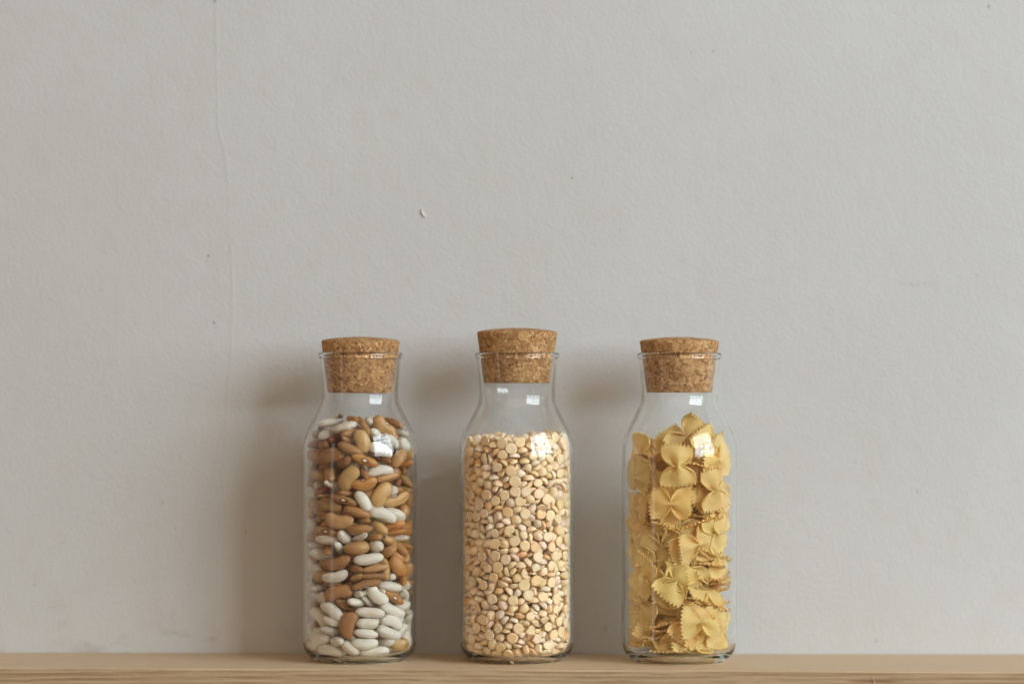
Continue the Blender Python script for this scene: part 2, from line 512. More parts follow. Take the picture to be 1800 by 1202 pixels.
fibre([on_edge(617, .004, .0003), on_edge(619, .0035, .0008), on_edge(623, .002, .0003), on_edge(625, .0005, -.0002)], .00022, 'curled pale splinter lying on the shelf edge before the bean jar')
fibre([on_edge(1536, -.0004, -.0098), on_edge(1535.6, -.0007, -.0062), on_edge(1534, -.0009, -.0042), on_edge(1531, -.0004, -.0029)], .00022, 'pale fibre hanging over the front edge of the shelf at the right')

# ------------------------------------------------------------------ jars and stoppers
OUTER = [(0, 5), (58, 3), (70, 0.6), (76, 0), (82, 1.2), (91, 9), (97.5, 20), (100.5, 34), (101, 60), (101, 350), (100.8, 368), (99.6, 380), (96, 393.5), (89, 409),
         (76.5, 434), (68.6, 449), (66.6, 460), (66.7, 475), (69, 505), (71.0, 526), (71.7, 530.5), (73.6, 531.5), (74.4, 534), (74.2, 537), (72.8, 539.2), (70, 540.2), (67.6, 539.4), (66.8, 537.6)]
INNER = [(66.3, 534), (65.0, 520), (62.2, 490), (60.8, 460), (62.5, 449), (70, 434), (82.5, 410), (89.5, 394), (94, 378), (95.3, 362), (95.3, 350), (95, 60), (95, 36), (92, 23), (86, 15), (78, 10.5), (66, 8.3), (0, 8)]
def round_profile(p):
    return [p[0]] + smooth_profile(p[1:-1], 2) + [p[-1]]
JARS = [633.5, 909.0, 1194.0]
def jar_base(cx, dy=0.0):
    return Vector(((cx - 900) * S, dy, 0.0003))
GLASS, CORK = mat_glass(), mat_cork()
def jar_mesh(seed):
    # blown glass is never quite round: slow ripples, different in each jar
    rnd = random.Random(seed)
    p = [rnd.uniform(0, 6.28) for _ in range(5)]
    v, f = lathe(round_profile(OUTER) + round_profile(INNER), 128)
    w = []
    for x, y, z in v:
        a, h = math.atan2(y, x), z / S
        k = 1 + .0016 * math.sin(2 * a + p[0]) + .0012 * math.sin(3 * a + p[1] + h * .011) + .0010 * math.sin(h * .034 + p[2] + math.sin(a + p[3]))
        w.append((x * k, y * k, z))
    me = mesh('glass_jar', w, f)
    bm = bmesh.new(); bm.from_mesh(me); bmesh.ops.recalc_face_normals(bm, faces=bm.faces); bm.to_mesh(me); bm.free()
    return me
for cx, dy, lab in zip(JARS, (0, 0, -0.0015), ('clear glass jar filled with mixed brown and white beans', 'clear glass jar filled with pale split peas',
                                             'clear glass jar filled with dry bow tie pasta')):
    o = obj('glass_jar', jar_mesh(int(cx)), GLASS)
    o.location = jar_base(cx, dy)
    tag(o, lab, 'jar', 'corked glass jars on the shelf')

def build_cork(cx, dy, top, bottom, k, tilt, label, seed):
    rnd = random.Random(seed)
    R0, R1 = 57.6 * k, 69.6 * k
    H = top - bottom
    prof = [(0, 0), (R0 * .6, 0), (R0 - 1.2, 0), (R0, 1.2)]
    for i in range(1, 8): prof.append((R0 + (R1 - R0) * i / 8, H * i / 8))
    prof += [(R1 - .25, H - 3.2), (R1 - .7, H - 1.4), (R1 - 2.2, H - .1), (R1 - 5, H + .8), (R1 * .8, H + 2.6), (R1 * .55, H + 4.6), (R1 * .3, H + 5.9), (R1 * .12, H + 6.3), (0, H + 6.4)]
    v, f = lathe(prof, 120)
    v = [tuple(Vector(p) * (1 + rnd.gauss(0, .0011))) for p in v]
    me = mesh('cork_stopper', v, f)
    bm = bmesh.new(); bm.from_mesh(me); bmesh.ops.recalc_face_normals(bm, faces=bm.faces); bm.to_mesh(me); bm.free()
    o = obj('cork_stopper', me, CORK)
    o.location = jar_base(cx, dy) + Vector((0, 0, bottom * S))
    o.rotation_euler = (0, rad(tilt), rnd.uniform(0, 6.28))
    o.rotation_euler = (Matrix.Rotation(rad(tilt), 3, 'Y') @ Matrix.Rotation(rnd.uniform(0, 6.28), 3, 'Z')).to_euler()
    return tag(o, label, 'cork', 'cork stoppers of the jars')
build_cork(JARS[0], 0, 560.5, 468.5, .995, .28, 'tapered cork stopper pushed deep into the jar of beans', 1)
build_cork(JARS[1], 0, 576.5, 486.5, 1.018, 0, 'tapered cork stopper sitting highest, on the jar of split peas', 2)
build_cork(JARS[2], -0.0015, 561.0, 470.5, 1.0, 0, 'tapered cork stopper closing the jar of bow tie pasta', 3)

# ------------------------------------------------------------------ contents: unit shapes
def set_local(me, co):
    a = me.attributes.new('local', 'FLOAT_VECTOR', 'POINT')
    a.data.foreach_set('vector', [c for p in co for c in p])

def unit_bean(seed, bend, notch, taper, sq, nu=13, nv=14):
    rnd = random.Random(seed)
    v, f = [], []
    for i in range(nu + 1):
        t = math.pi * i / nu
        u = -math.cos(t)
        for j in range(nv):
            a = 2 * math.pi * j / nv
            r = (max(0, 1 - abs(u) ** sq)) ** (1 / 2.15) * (1 + taper * u)
            y, z = r * math.cos(a), r * math.sin(a)
            y = math.copysign(abs(y) ** .94, y)
            dent = notch * math.exp(-(u / .26) ** 2) * max(0, -math.cos(a)) ** 1.5
            y = y + dent - bend * u * u + bend * .45
            v.append([u * .5, y * .5, z * .5])
    lo = [min(p[k] for p in v) for k in range(3)]; hi = [max(p[k] for p in v) for k in range(3)]
    for p in v:
        for k in range(3): p[k] = (p[k] - (lo[k] + hi[k]) / 2) / (hi[k] - lo[k])
    for i in range(nu):
        for j in range(nv):
            k = (j + 1) % nv
            f.append((i * nv + j, (i + 1) * nv + j, (i + 1) * nv + k, i * nv + k))
    return v, f

def unit_pea(seed, n=14, chip=0.0):
    rnd = random.Random(seed)
    prof = [(0, .012), (.30, 0), (.43, .004), (.485, .03), (.5, .085), (.485, .18), (.43, .30), (.32, .40), (.17, .455), (0, .475)]
    e = rnd.uniform(.88, 1.0); ph = rnd.uniform(0, 6.28)
    v, f, rows = [], [], []
    for r, h in prof:
        if r == 0: rows.append([len(v)] * n); v.append([0, 0, h])
        else:
            rows.append(list(range(len(v), len(v) + n)))
            for i in range(n):
                a = 2 * math.pi * i / n
                w = 1 + .035 * math.sin(2 * a + ph) + .02 * math.sin(3 * a + 2 * ph)
                v.append([r * math.cos(a) * w, r * math.sin(a) * e * w, h * (1 + .05 * math.cos(a + ph))])
    if chip:                                    # a broken piece: one side split off, a little unevenly
        c, s = math.cos(ph), math.sin(ph)
        for p in v:
            d = p[0] * c + p[1] * s
            lim = .5 - chip + .06 * math.sin(9 * (p[0] * s - p[1] * c) + seed) + .12 * (p[2] - .2)
            if d > lim:
                p[0] -= (d - lim) * c * .92; p[1] -= (d - lim) * s * .92
    for a, b in zip(rows, rows[1:]):
        for i in range(n):
            q = []
            for k in (a[i], a[(i + 1) % n], b[(i + 1) % n], b[i]):
                if k not in q: q.append(k)
            f.append(tuple(q))
    return v, f

def unit_bow(seed):
    """A bow tie of pasta, 80 long and 58 wide: pinched middle, pinked ends."""
    rnd = random.Random(seed)
    NU, NV = 34, 16                     # along, across; eight teeth at each end
    L, W, T = 78.0, 58.0, 2.5
    curl = [rnd.uniform(-5, 7), rnd.uniform(-5, 7)]
    tw = [rnd.uniform(-.24, .24), rnd.uniform(-.24, .24)]
    pf = rnd.uniform(4.2, 7.5); ph = rnd.uniform(.85, 1.1); off = rnd.uniform(-.12, .12); sk = [rnd.uniform(-.10, .10), rnd.uniform(-.10, .10)]
    fan = [rnd.uniform(.90, 1.07), rnd.uniform(.90, 1.07)]
    top, bot = [], []
    def pos(i, j):
        u = -1 + 2 * i / NU; v = -1 + 2 * j / NV
        e = 0 if u < 0 else 1
        au = abs(u)
        s = min(1, au / .66)
        hw = (5.6 + (W / 2 - 5.6) * (1 - (1 - s) ** 2.1) ** .66) * fan[e]
        hw *= 1 - .05 * max(0, (au - .8) / .2)
        end = L / 2 * (1 - .10 * v * v)          # the ends bow outwards
        x = math.copysign(end * au, u) + sk[e] * v * W / 2 * au
        if j % 2 == 1:                           # notches between the teeth
            k = min(1, max(0, (au - .72) / .28))
            x -= math.copysign(5.6 * k * k * (3 - 2 * k), u)
        y = hw * v
        pinch = math.exp(-(au / .33) ** 1.6)
        z = pf * pinch * math.cos(2 * math.pi * (v + off) * ph) + 1.6 * pinch
        z += curl[e] * (au ** 2) * (v * v - .35) + 3.6 * math.exp(-((au - .5) / .3) ** 2) * math.cos(math.pi * v * 1.1)
        z += tw[e] * y * au
        return Vector((x, y, z))
    G = [[pos(i, j) for j in range(NV + 1)] for i in range(NU + 1)]
    v, f, lo = [], [], []
    def nrm(i, j):
        a = G[min(i + 1, NU)][j] - G[max(i - 1, 0)][j]; b = G[i][min(j + 1, NV)] - G[i][max(j - 1, 0)]
        return a.cross(b).normalized()
    for sgn in (1, -1):
        for i in range(NU + 1):
            for j in range(NV + 1):
                p = G[i][j] + nrm(i, j) * (T / 2 * sgn)
                v.append(list(p))
                lo.append((p.x / L, p.y / W, p.z / W))
    w = NV + 1; off = (NU + 1) * w
    for i in range(NU):
        for j in range(NV):
            q = (i * w + j, (i + 1) * w + j, (i + 1) * w + j + 1, i * w + j + 1)
            f.append(q); f.append(tuple(k + off for k in q[::-1]))
    ring = [(i, 0) for i in range(NU)] + [(NU, j) for j in range(NV)] + [(i, NV) for i in range(NU, 0, -1)] + [(0, j) for j in range(NV, 0, -1)]
    for (a, b), (c, d) in zip(ring, ring[1:] + ring[:1]):
        f.append((a * w + b, a * w + b + off, c * w + d + off, c * w + d))
    return v, f, lo

BROWN = [unit_bean(10 + i, b, d, t, q) for i, (b, d, t, q) in enumerate(((.26, .26, .03, 2.5), (.18, .30, -.06, 2.7), (.33, .24, .08, 2.3), (.10, .16, .0, 2.6)))]
WHITE = [unit_bean(20 + i, b, d, t, q) for i, (b, d, t, q) in enumerate(((.20, .16, .03, 2.4), (.30, .20, -.04, 2.6), (.08, .10, .05, 2.5)))]
PEA = [unit_pea(i, chip=c) for i, c in enumerate((0, 0, 0, 0, 0, .16, .28, .42))]
BOW = [unit_bow(i) for i in range(8)]

def shared(name, shapes, mat):
    res = []
    for s in shapes:
        me = mesh(name, s[0], s[1])
        set_local(me, s[2] if len(s) > 2 else s[0])
        me.materials.append(mat)
        bm = bmesh.new(); bm.from_mesh(me); bmesh.ops.recalc_face_normals(bm, faces=bm.faces); bm.to_mesh(me); bm.free()
        if name == 'bow_tie_pasta':
            for p in me.polygons: p.use_smooth = True
            bm = bmesh.new(); bm.from_mesh(me)
            for e in bm.edges:
                if len(e.link_faces) == 2 and e.calc_face_angle(0) > rad(50): e.smooth = False
            bm.to_mesh(me); bm.free()
        res.append(me)
    return res

def joined(name, items, mat, label):
    """The pieces past the limits or out of sight, joined into one heap. items: shape, matrix, colour."""
    V, F, L, C = [], [], [], []
    for s, m, c in items:
        b = len(V)
        V += [tuple(m @ Vector(p)) for p in s[0]]
        F += [tuple(k + b for k in q) for q in s[1]]
        L += (s[2] if len(s) > 2 else s[0])
        C += [c] * len(s[0])
    me = mesh(name, V, F)
    set_local(me, L)
    a = me.attributes.new('tint', 'FLOAT_COLOR', 'POINT')
    a.data.foreach_set('color', [k for c in C for k in (*c, 1.0)])
    return tag(obj(name, me, mat), label, kind='stuff')

def vary(c, rnd, dv=.10, dh=.05):
    k = 1 + rnd.uniform(-dv, dv)
    return tuple(max(0, min(1, x * k * (1 + rnd.uniform(-dh, dh)))) for x in c)

def rows_of(data, n):
    return [data[i:i + n] for i in range(0, len(data), n)]

def place(x, y, z, qw, qx, qy, qz):
    q = Quaternion((qw, qx, qy, qz)); q.normalize()
    return Vector((x, y, z)), q

BEAN_LABELS = [
    'long white bean slanting across the top of the bean heap',
    'oval tan bean standing on end at the middle of the bean heap top',
    'curved tan bean draped over the top right of the bean heap',
    'white bean under the bright window reflection near the top of the jar',
    'big dark brown bean against the glass at the upper left of the jar',
    'orange-brown bean with a dark eye lying just below the top of the heap',
    'large tan bean leaning on end, biggest flat one in the upper left jar',
    'smooth white bean lying nearly level among brown beans in the upper right of the jar',
    'rosy tan bean standing on end with its white eye at the lower right',
    'wrinkled white bean slanting steeply between brown beans at the centre of the jar',
    'brown bean showing a white eye in a dark ring, left of the wrinkled white bean',
    'long white bean sloping down to the right among brown beans at mid height',
    'broad oval brown bean lying flat at mid height on the left of the bean jar',
    'round white bean seen end-on beside a tan oval bean',
    'flat oval light tan bean right of a small white bean at mid height',
    'big white bean lying level above three thin stacked brown beans',
    'uppermost of three thin brown beans stacked edge-on under a big white bean',
    'large glossy orange-brown bean tilted against the glass at the right of the jar',
    'white bean hollowed upwards between two wide brown beans at the left',
    'middle one of three thin brown beans stacked edge-on under a big white bean',
    'lowest of three thin brown beans stacked edge-on under a big white bean',
    'wide brown bean lying over a white one at the left of the lower half',
    'kidney-shaped white bean curling downwards just below the thin stacked brown beans',
    'orange bean with a white eye sloping between white beans at the right',
    'long level white bean with a pale yellow eye right of the upright brown bean',
    'brown bean standing upright among white beans near the bottom of the left jar',
    'notched orange-tan bean alone among white beans at the bottom right of the jar',
    'white bean lying on the jar floor at the left',
    'white bean tilted on the jar floor between two level white beans',
    'white bean with a small dark mark lying on the jar floor at the right',
]
BOW_LABELS = [
    'bow tie pasta standing upright at the top front of the right jar',
    'level bow tie pasta just below the upright one in the right jar',
    'bow tie pasta tilted up to the right at mid height of the right jar',
    'bow tie pasta standing diagonally below mid height, left of centre in the right jar',
    'level bow tie pasta facing front near the bottom of the right jar',
    'bow tie pasta poking highest out of the heap at the left of the right jar',
    'bow tie pasta poking highest out of the heap at the right of the right jar',
]
# resting places of the contents: position, turn, size, tone, and whether the piece is a thing of its own
BEAN_DATA = [
-495,-252,4171,64,973,196,105,460,194,156,0,1,
-332,-170,4276,45,-705,704,-72,480,94,82,2,1,
-236,-661,4089,13,985,-80,154,450,208,167,0,2,
-506,-402,3960,183,867,435,161,460,224,194,0,1,
-122,-414,4218,43,826,-558,-76,480,141,123,3,1,
86,-635,4123,191,824,-306,-437,480,153,122,2,1,
-127,-627,3991,70,879,459,110,480,200,174,2,1,
-372,-462,3889,177,836,487,180,480,177,153,4,1,
77,-784,3850,572,550,445,-416,411,267,190,1,3,
-148,-644,3851,155,-828,-498,206,480,130,112,2,1,
-133,-805,3719,9,-981,45,190,457,208,167,2,1,
197,-418,4163,192,-701,-626,281,460,212,184,0,1,
419,-525,4087,780,-505,231,290,478,264,211,1,4,
550,-153,4159,138,942,-249,-178,480,177,153,2,1,
292,-578,3958,158,-726,-600,298,460,200,174,0,1,
656,-96,3982,115,934,-322,-101,460,141,123,0,1,
714,246,4053,77,-598,-769,212,460,141,123,0,1,
383,-717,3717,706,672,221,-38,458,211,200,0,5,
560,-480,3834,64,-775,-565,275,460,222,178,0,1,
-591,-444,3757,55,-702,694,-149,480,200,174,2,1,
-452,-674,3601,705,686,-172,-56,480,289,190,2,6,
-247,-693,3478,100,-816,518,-236,480,200,174,2,1,
119,-819,3523,984,-7,173,40,479,208,167,3,7,
238,-581,3640,51,883,-462,-69,480,130,112,2,1,
389,-590,3542,925,-100,134,-341,480,153,133,2,1,
665,-427,3545,108,-873,-224,-420,396,278,222,1,1,
798,94,3722,126,542,706,439,480,200,174,1,1,
732,-20,3548,294,-898,242,-221,480,177,153,1,1,
-778,101,3944,0,-673,740,0,480,165,143,1,1,
-707,-33,3792,55,960,271,46,480,165,143,2,1,
-717,-107,3538,333,-870,-175,318,480,236,204,1,1,
-676,19,4046,39,-669,734,-109,480,118,102,2,1,
774,77,3867,28,-654,-749,106,480,130,112,1,1,
727,-3,3437,170,-943,260,-120,480,141,123,3,1,
-481,-563,3287,139,709,-574,-386,480,224,194,2,1,
-160,-822,3221,639,603,-369,303,479,289,190,1,8,
88,-717,3327,288,738,-409,-453,480,135,118,2,1,
373,-727,3347,693,706,44,138,465,200,200,0,9,
483,-669,3228,22,-977,-174,-121,436,167,133,1,1,
112,-820,3112,865,-490,-109,-20,457,243,194,3,1,
396,-727,2939,573,664,-244,414,483,283,190,1,10,
655,-405,3135,34,704,701,111,480,159,138,4,1,
734,-77,3173,374,853,-163,-325,480,147,128,1,1,
743,-247,3334,60,632,743,213,480,135,118,2,1,
577,-394,3010,58,927,-366,-52,480,124,107,1,1,
688,-153,3000,108,964,-225,-94,480,147,128,1,1,
611,-470,2820,851,-449,-235,137,533,250,200,1,1,
-403,-604,3087,705,596,355,142,460,153,133,0,1,
-564,-407,3018,200,912,253,255,480,177,153,4,1,
-160,-690,2954,39,-879,-471,57,480,147,128,2,1,
96,-831,2822,632,611,356,-317,406,211,200,0,11,
-229,-801,2838,986,11,146,-78,472,181,144,2,12,
-526,-442,2889,58,-909,-408,58,480,94,82,1,1,
-474,-657,2734,685,704,-63,-177,471,267,190,2,1,
739,-214,2642,504,-379,-609,482,480,253,220,1,1,
-779,-107,3296,66,607,-764,-211,480,153,133,2,1,
-719,-20,3104,0,960,280,0,480,188,164,1,1,
-685,-178,2900,51,982,174,51,460,177,153,0,1,
-775,-48,2661,117,511,-542,-657,480,212,184,1,1,
-10,-825,2631,0,-989,3,148,478,222,178,2,1,
426,-687,2587,707,671,222,-11,510,233,200,0,13,
-315,-757,2470,107,-47,-706,699,512,294,190,1,14,
-670,-295,2484,26,-752,649,-113,480,171,148,2,1,
74,-709,2485,0,869,-496,0,480,124,107,1,1,
34,-826,2339,0,-1000,-12,-26,467,215,172,2,1,
330,-633,2367,182,887,-317,-282,480,230,199,1,1,
557,-441,2383,67,-981,153,-97,480,208,167,3,1,
573,-425,2261,65,-986,117,-97,480,160,128,3,1,
766,40,2404,633,633,-315,-315,480,165,143,2,1,
767,97,2268,635,635,-312,-312,480,177,153,3,1,
-523,-615,2287,977,19,95,-191,443,201,161,2,1,
-528,-600,2142,5,-980,196,24,457,208,167,0,1,
-222,-679,2183,322,-739,-454,380,460,230,199,0,1,
23,-740,2189,97,-880,423,-193,460,141,123,0,1,
257,-654,2187,52,-889,451,-68,480,159,138,1,1,
411,-507,2178,0,851,-526,0,460,118,102,0,1,
640,-302,2154,24,-989,144,-28,460,146,117,0,1,
295,-642,2034,0,812,-584,0,460,241,210,0,15,
549,-534,2111,44,-780,-605,156,480,194,169,1,1,
651,-305,2002,346,843,-259,-321,480,194,169,1,1,
724,-55,2011,174,931,-293,-130,480,130,112,3,1,
-22,-793,2010,0,999,-7,44,461,285,228,1,16,
-313,-652,2000,388,-706,-366,466,460,153,133,0,1,
-676,-226,2007,107,-955,-253,108,460,159,138,0,1,
-504,-544,1972,146,669,-646,-337,480,135,118,3,1,
-619,-363,1858,555,787,271,-7,460,206,200,0,1,
478,-524,1926,240,-871,327,-279,480,206,179,1,1,
751,-158,1838,140,545,700,440,480,206,179,1,1,
-348,-742,1740,4,174,685,-707,503,233,190,2,1,
187,-800,1815,93,4,707,-701,521,206,200,0,17,
-695,-263,1615,10,801,-594,-76,460,229,183,0,1,
-60,-722,1652,41,862,-499,-77,480,171,148,2,1,
305,-775,1658,9,-991,-106,-85,483,167,133,1,18,
671,-470,1674,138,456,-541,694,408,261,190,3,19,
-384,-718,1503,23,-164,-688,707,472,211,200,0,20,
274,-807,1526,2,-995,-95,-26,441,132,106,2,21,
-51,-720,1481,107,-831,512,-188,480,135,118,1,1,
578,-499,1491,28,-716,-694,75,460,135,118,0,1,
142,-841,1390,859,497,-74,97,502,160,128,2,22,
541,-589,1330,21,974,199,-102,445,215,172,0,1,
-326,-751,1242,707,691,-151,-8,513,261,190,2,23,
-739,-164,1151,0,-703,711,0,460,200,174,0,1,
-625,-337,1308,85,932,341,83,460,159,138,0,1,
-727,-327,1384,698,62,-340,-627,480,153,133,4,1,
-6,-711,1216,0,792,-610,0,460,153,133,0,1,
317,-759,1188,177,319,-631,685,450,239,200,0,24,
107,-595,1239,517,517,-482,-482,460,141,123,0,1,
357,-533,1290,290,783,-462,-298,460,130,112,0,1,
598,-566,1136,937,-61,271,211,405,181,144,3,25,
768,-109,1124,66,-672,-635,376,460,200,174,0,1,
750,-260,1436,73,650,680,332,480,130,112,3,1,
739,-1,1321,239,-909,298,-165,480,130,112,3,1,
806,60,1194,0,546,838,0,480,130,112,1,1,
-16,-727,1062,65,-864,-486,113,460,171,148,0,1,
183,-609,1062,134,-813,-472,313,460,165,143,0,1,
-430,-694,915,630,697,120,-321,480,217,200,0,1,
-212,-607,1006,152,-892,-299,304,480,201,161,2,1,
210,-779,892,996,-3,43,73,511,229,183,0,26,
-162,-820,688,584,537,-460,399,489,300,190,2,27,
-457,-686,734,27,-973,159,163,373,188,150,0,1,
161,-794,704,998,-1,26,54,386,243,194,0,1,
388,-502,727,431,-431,-561,561,460,177,153,0,1,
579,-566,724,707,648,284,8,420,228,200,0,1,
564,-556,916,9,300,-640,707,514,217,200,0,1,
743,86,856,232,921,-260,-176,460,200,174,0,1,
769,-42,672,450,-775,100,-433,460,153,133,0,1,
-430,-573,569,57,-955,-280,82,460,201,161,0,1,
143,-816,536,3,996,49,-69,419,201,161,0,1,
516,-622,528,4,-253,660,-707,455,206,200,0,1,
702,-200,549,269,-882,319,-218,460,135,118,0,1,
-657,-461,390,707,626,-330,-11,406,261,200,0,1,
-359,-650,380,32,-804,589,-78,460,206,179,0,1,
-123,-604,417,136,-778,573,-220,460,141,123,0,1,
125,-817,351,29,-29,707,-707,463,217,200,0,1,
435,-484,355,79,-918,377,-97,460,206,179,0,1,
668,-446,334,65,-276,651,-704,386,267,190,1,28,
811,-12,360,182,771,253,-556,362,243,194,0,1,
-682,-254,950,172,-570,671,-443,480,171,148,2,1,
-657,-290,700,196,548,-687,-435,480,153,133,4,1,
-792,-66,611,809,10,-362,462,460,200,200,0,1,
-781,94,856,516,-730,-152,421,460,147,128,0,1,
-728,91,1045,0,972,236,0,460,153,133,0,1,
-447,-622,220,685,706,-37,-176,500,206,200,0,29,
-123,-785,283,11,-961,39,275,368,243,194,0,30,
279,-702,213,995,4,-43,92,514,229,183,0,31,
-708,109,186,48,656,-739,-144,460,183,158,0,0,
-82,-439,281,421,-184,698,549,436,214,194,0,1,
-782,252,556,411,429,-674,-440,478,234,213,0,0,
616,-52,201,842,-310,-108,428,473,232,211,0,1,
812,161,569,733,-65,-673,74,443,217,197,0,1,
69,-627,286,178,-381,276,864,457,224,204,0,1,
-146,-235,311,628,-102,760,129,455,223,203,0,0,
454,99,192,4,-809,-588,13,467,229,208,0,0,
230,-487,200,427,-898,88,-68,475,233,212,0,1,
151,778,346,93,176,975,-97,452,269,193,2,0,
483,368,733,348,788,413,294,429,210,191,0,0,
173,-567,780,142,-286,-948,0,478,234,213,0,1,
-681,-301,229,966,76,221,-113,454,222,202,0,1,
-707,-286,485,817,-289,-147,-477,473,232,211,0,1,
302,-192,268,192,-890,167,378,428,210,191,0,0,
-767,310,2730,683,389,556,270,454,223,203,0,0,
-389,-437,248,118,300,187,928,471,231,210,0,1,
29,-284,515,744,228,433,454,441,216,197,0,0,
71,-284,291,362,-370,153,842,484,237,216,0,0,
773,-232,322,455,-505,5,733,482,236,215,0,1,
-13,-616,627,340,639,-592,354,448,266,191,1,1,
-574,-156,351,255,468,784,-319,429,210,191,0,0,
719,235,243,498,-802,74,-323,460,225,205,0,0,
573,45,375,139,-307,901,-271,484,237,216,0,0,
-220,-308,572,79,-848,498,161,451,221,201,0,0,
516,-331,252,333,205,407,-826,441,216,196,0,1,
-115,728,216,178,-79,-767,612,453,222,202,0,0,
189,-29,465,430,-176,385,797,430,210,191,0,0,
431,-234,448,3,229,-970,84,441,216,197,0,0,
-288,-541,1188,254,50,-836,-483,454,222,202,0,1,
761,-270,3763,344,-512,501,-607,457,224,204,0,1,
-818,2,307,346,532,349,690,461,274,197,3,1,
314,-505,521,126,138,-213,-959,461,274,197,1,1,
-479,61,218,686,703,39,-182,441,216,196,0,0,
-422,-404,772,103,472,15,875,475,282,203,1,0,
-9,437,203,783,-416,-135,442,445,218,198,0,0,
-488,277,240,332,-150,438,822,429,210,191,0,0,
85,209,220,840,21,218,496,478,234,213,0,0,
-194,-511,777,173,-742,-596,254,481,286,205,2,1,
317,-571,2748,201,-359,907,-91,466,228,208,0,1,
-151,60,198,785,-155,68,-596,458,272,196,2,0,
616,473,260,188,248,944,-111,487,239,217,0,0,
204,20,214,683,-542,-212,442,479,235,214,0,0,
-409,-192,232,269,-313,-133,901,435,213,194,0,0,
395,491,395,207,-920,195,-268,448,219,200,0,0,
-125,-648,3339,188,425,324,-824,471,231,210,0,1,
342,419,203,85,221,970,46,470,230,210,0,0,
228,-329,636,153,377,-882,-238,484,237,216,0,0,
34,-27,653,153,-988,-35,-8,453,222,202,0,0,
-7,-271,737,172,316,909,-212,477,234,213,0,0,
-478,-125,590,324,-725,-425,436,468,229,209,0,0,
517,34,620,67,976,-181,-95,465,276,199,1,1,
-419,252,715,175,722,-634,-213,483,287,206,1,0,
410,186,405,84,-507,720,-467,501,298,214,2,0,
-338,-48,387,757,57,283,587,478,234,213,0,0,
-624,-95,1342,582,-677,294,341,458,224,204,0,0,
-110,-43,440,311,219,-805,455,463,227,206,0,0,
-243,436,202,692,410,396,442,430,211,192,0,0,
-663,43,469,194,-631,-490,570,462,274,197,1,0,
168,483,528,974,-104,-88,180,475,233,212,0,0,
106,-366,990,340,920,102,168,472,280,202,1,1,
-529,516,232,211,933,-97,-276,438,215,195,0,0,
-394,-393,467,341,-92,-876,-329,461,226,205,0,1,
676,467,613,598,-672,371,-229,470,230,209,0,0,
623,-381,511,70,265,357,-893,468,229,209,0,1,
-425,274,936,702,-221,170,-655,470,279,201,2,0,
-645,348,377,670,617,-411,47,454,222,202,0,0,
364,-429,933,539,-189,322,755,458,225,204,0,1,
-540,474,2344,19,71,996,-56,474,232,211,0,0,
-145,141,592,387,-914,-125,0,459,225,205,0,0,
625,351,2289,362,281,-373,-807,471,280,201,2,0,
-634,-490,787,162,-387,-678,-604,457,224,204,0,1,
677,-283,722,673,-145,-106,-717,430,210,191,0,1,
180,357,353,131,-591,-689,399,430,211,192,0,0,
-574,588,460,142,-312,843,-415,470,230,209,0,0,
-200,785,431,67,-49,327,-941,487,238,217,0,0,
239,201,774,151,310,60,-937,483,287,206,2,0,
-829,30,1262,693,101,-388,-599,451,221,201,0,1,
-67,-452,1315,96,868,486,-36,457,271,195,1,1,
-652,433,694,804,-162,144,553,478,284,204,2,0,
637,280,494,345,145,-924,81,487,238,217,0,0,
-376,231,484,904,-239,47,352,474,232,211,0,0,
-151,-438,1522,348,834,426,39,480,285,205,2,1,
-629,117,706,360,-521,199,-748,500,297,214,1,0,
-548,28,1103,732,629,-21,-262,442,216,197,0,0,
-360,-478,996,934,164,218,230,459,225,204,0,1,
-477,-81,840,421,389,156,805,506,300,216,2,0,
-435,198,1184,784,339,-400,-333,462,227,206,0,0,
553,613,398,773,506,-306,-230,455,223,203,0,0,
647,506,906,197,434,843,249,444,218,198,0,0,
-344,610,335,142,466,857,-171,481,285,205,1,0,
307,661,218,973,223,-54,35,485,238,216,0,0,
679,264,753,754,552,130,331,428,210,191,0,0,
-154,757,633,28,950,309,-36,475,233,212,0,0,
-703,286,930,265,-147,218,-928,477,234,213,0,1,
-88,359,610,19,233,399,-887,481,236,214,0,0,
301,281,555,226,872,414,131,472,231,210,0,0,
-245,-84,764,162,-760,556,-296,476,233,212,0,0,
10,590,982,137,730,-573,-346,459,225,204,0,0,
-676,385,1116,61,810,573,-114,481,286,206,1,0,
-416,-232,1010,166,-922,-191,292,473,281,202,1,0,
-73,204,391,973,-124,-154,-122,450,267,192,2,0,
-395,478,559,79,317,-875,-356,501,297,214,2,0,
331,569,721,129,632,-720,-256,462,226,206,0,0,
17,664,548,304,880,357,72,459,272,196,2,0,
-41,623,1245,464,833,147,264,458,224,204,0,0,
353,740,1149,734,-652,186,-32,457,224,204,0,0,
576,-319,1862,238,934,-15,-267,469,278,200,3,1,
68,555,766,241,-865,430,-91,468,278,200,1,0,
152,800,711,49,122,-179,975,460,225,205,0,0,
391,677,545,149,428,887,92,465,228,207,0,0,
295,-179,1921,24,402,-840,364,485,288,207,2,0,
571,598,1315,760,-538,170,-324,455,223,203,0,0,
124,-144,858,768,-545,331,64,448,266,191,1,0,
-69,503,379,36,462,-866,188,442,216,197,0,0,
-811,123,1458,635,-300,-232,673,438,215,195,0,1,
104,103,955,984,109,89,-113,483,287,206,2,0,
-457,676,669,733,476,486,25,479,235,214,0,0,
634,-175,1564,661,404,-503,-382,496,295,212,2,1,
-519,-516,1457,796,550,223,-122,496,295,212,1,1,
-307,-117,1429,85,-885,391,-239,497,295,212,2,1,
-239,745,836,0,968,249,-8,462,275,197,3,0,
403,527,929,629,264,-93,-725,499,296,213,1,0,
422,-151,750,472,69,-137,868,468,229,209,0,0,
-51,203,806,840,115,-25,529,452,268,193,2,0,
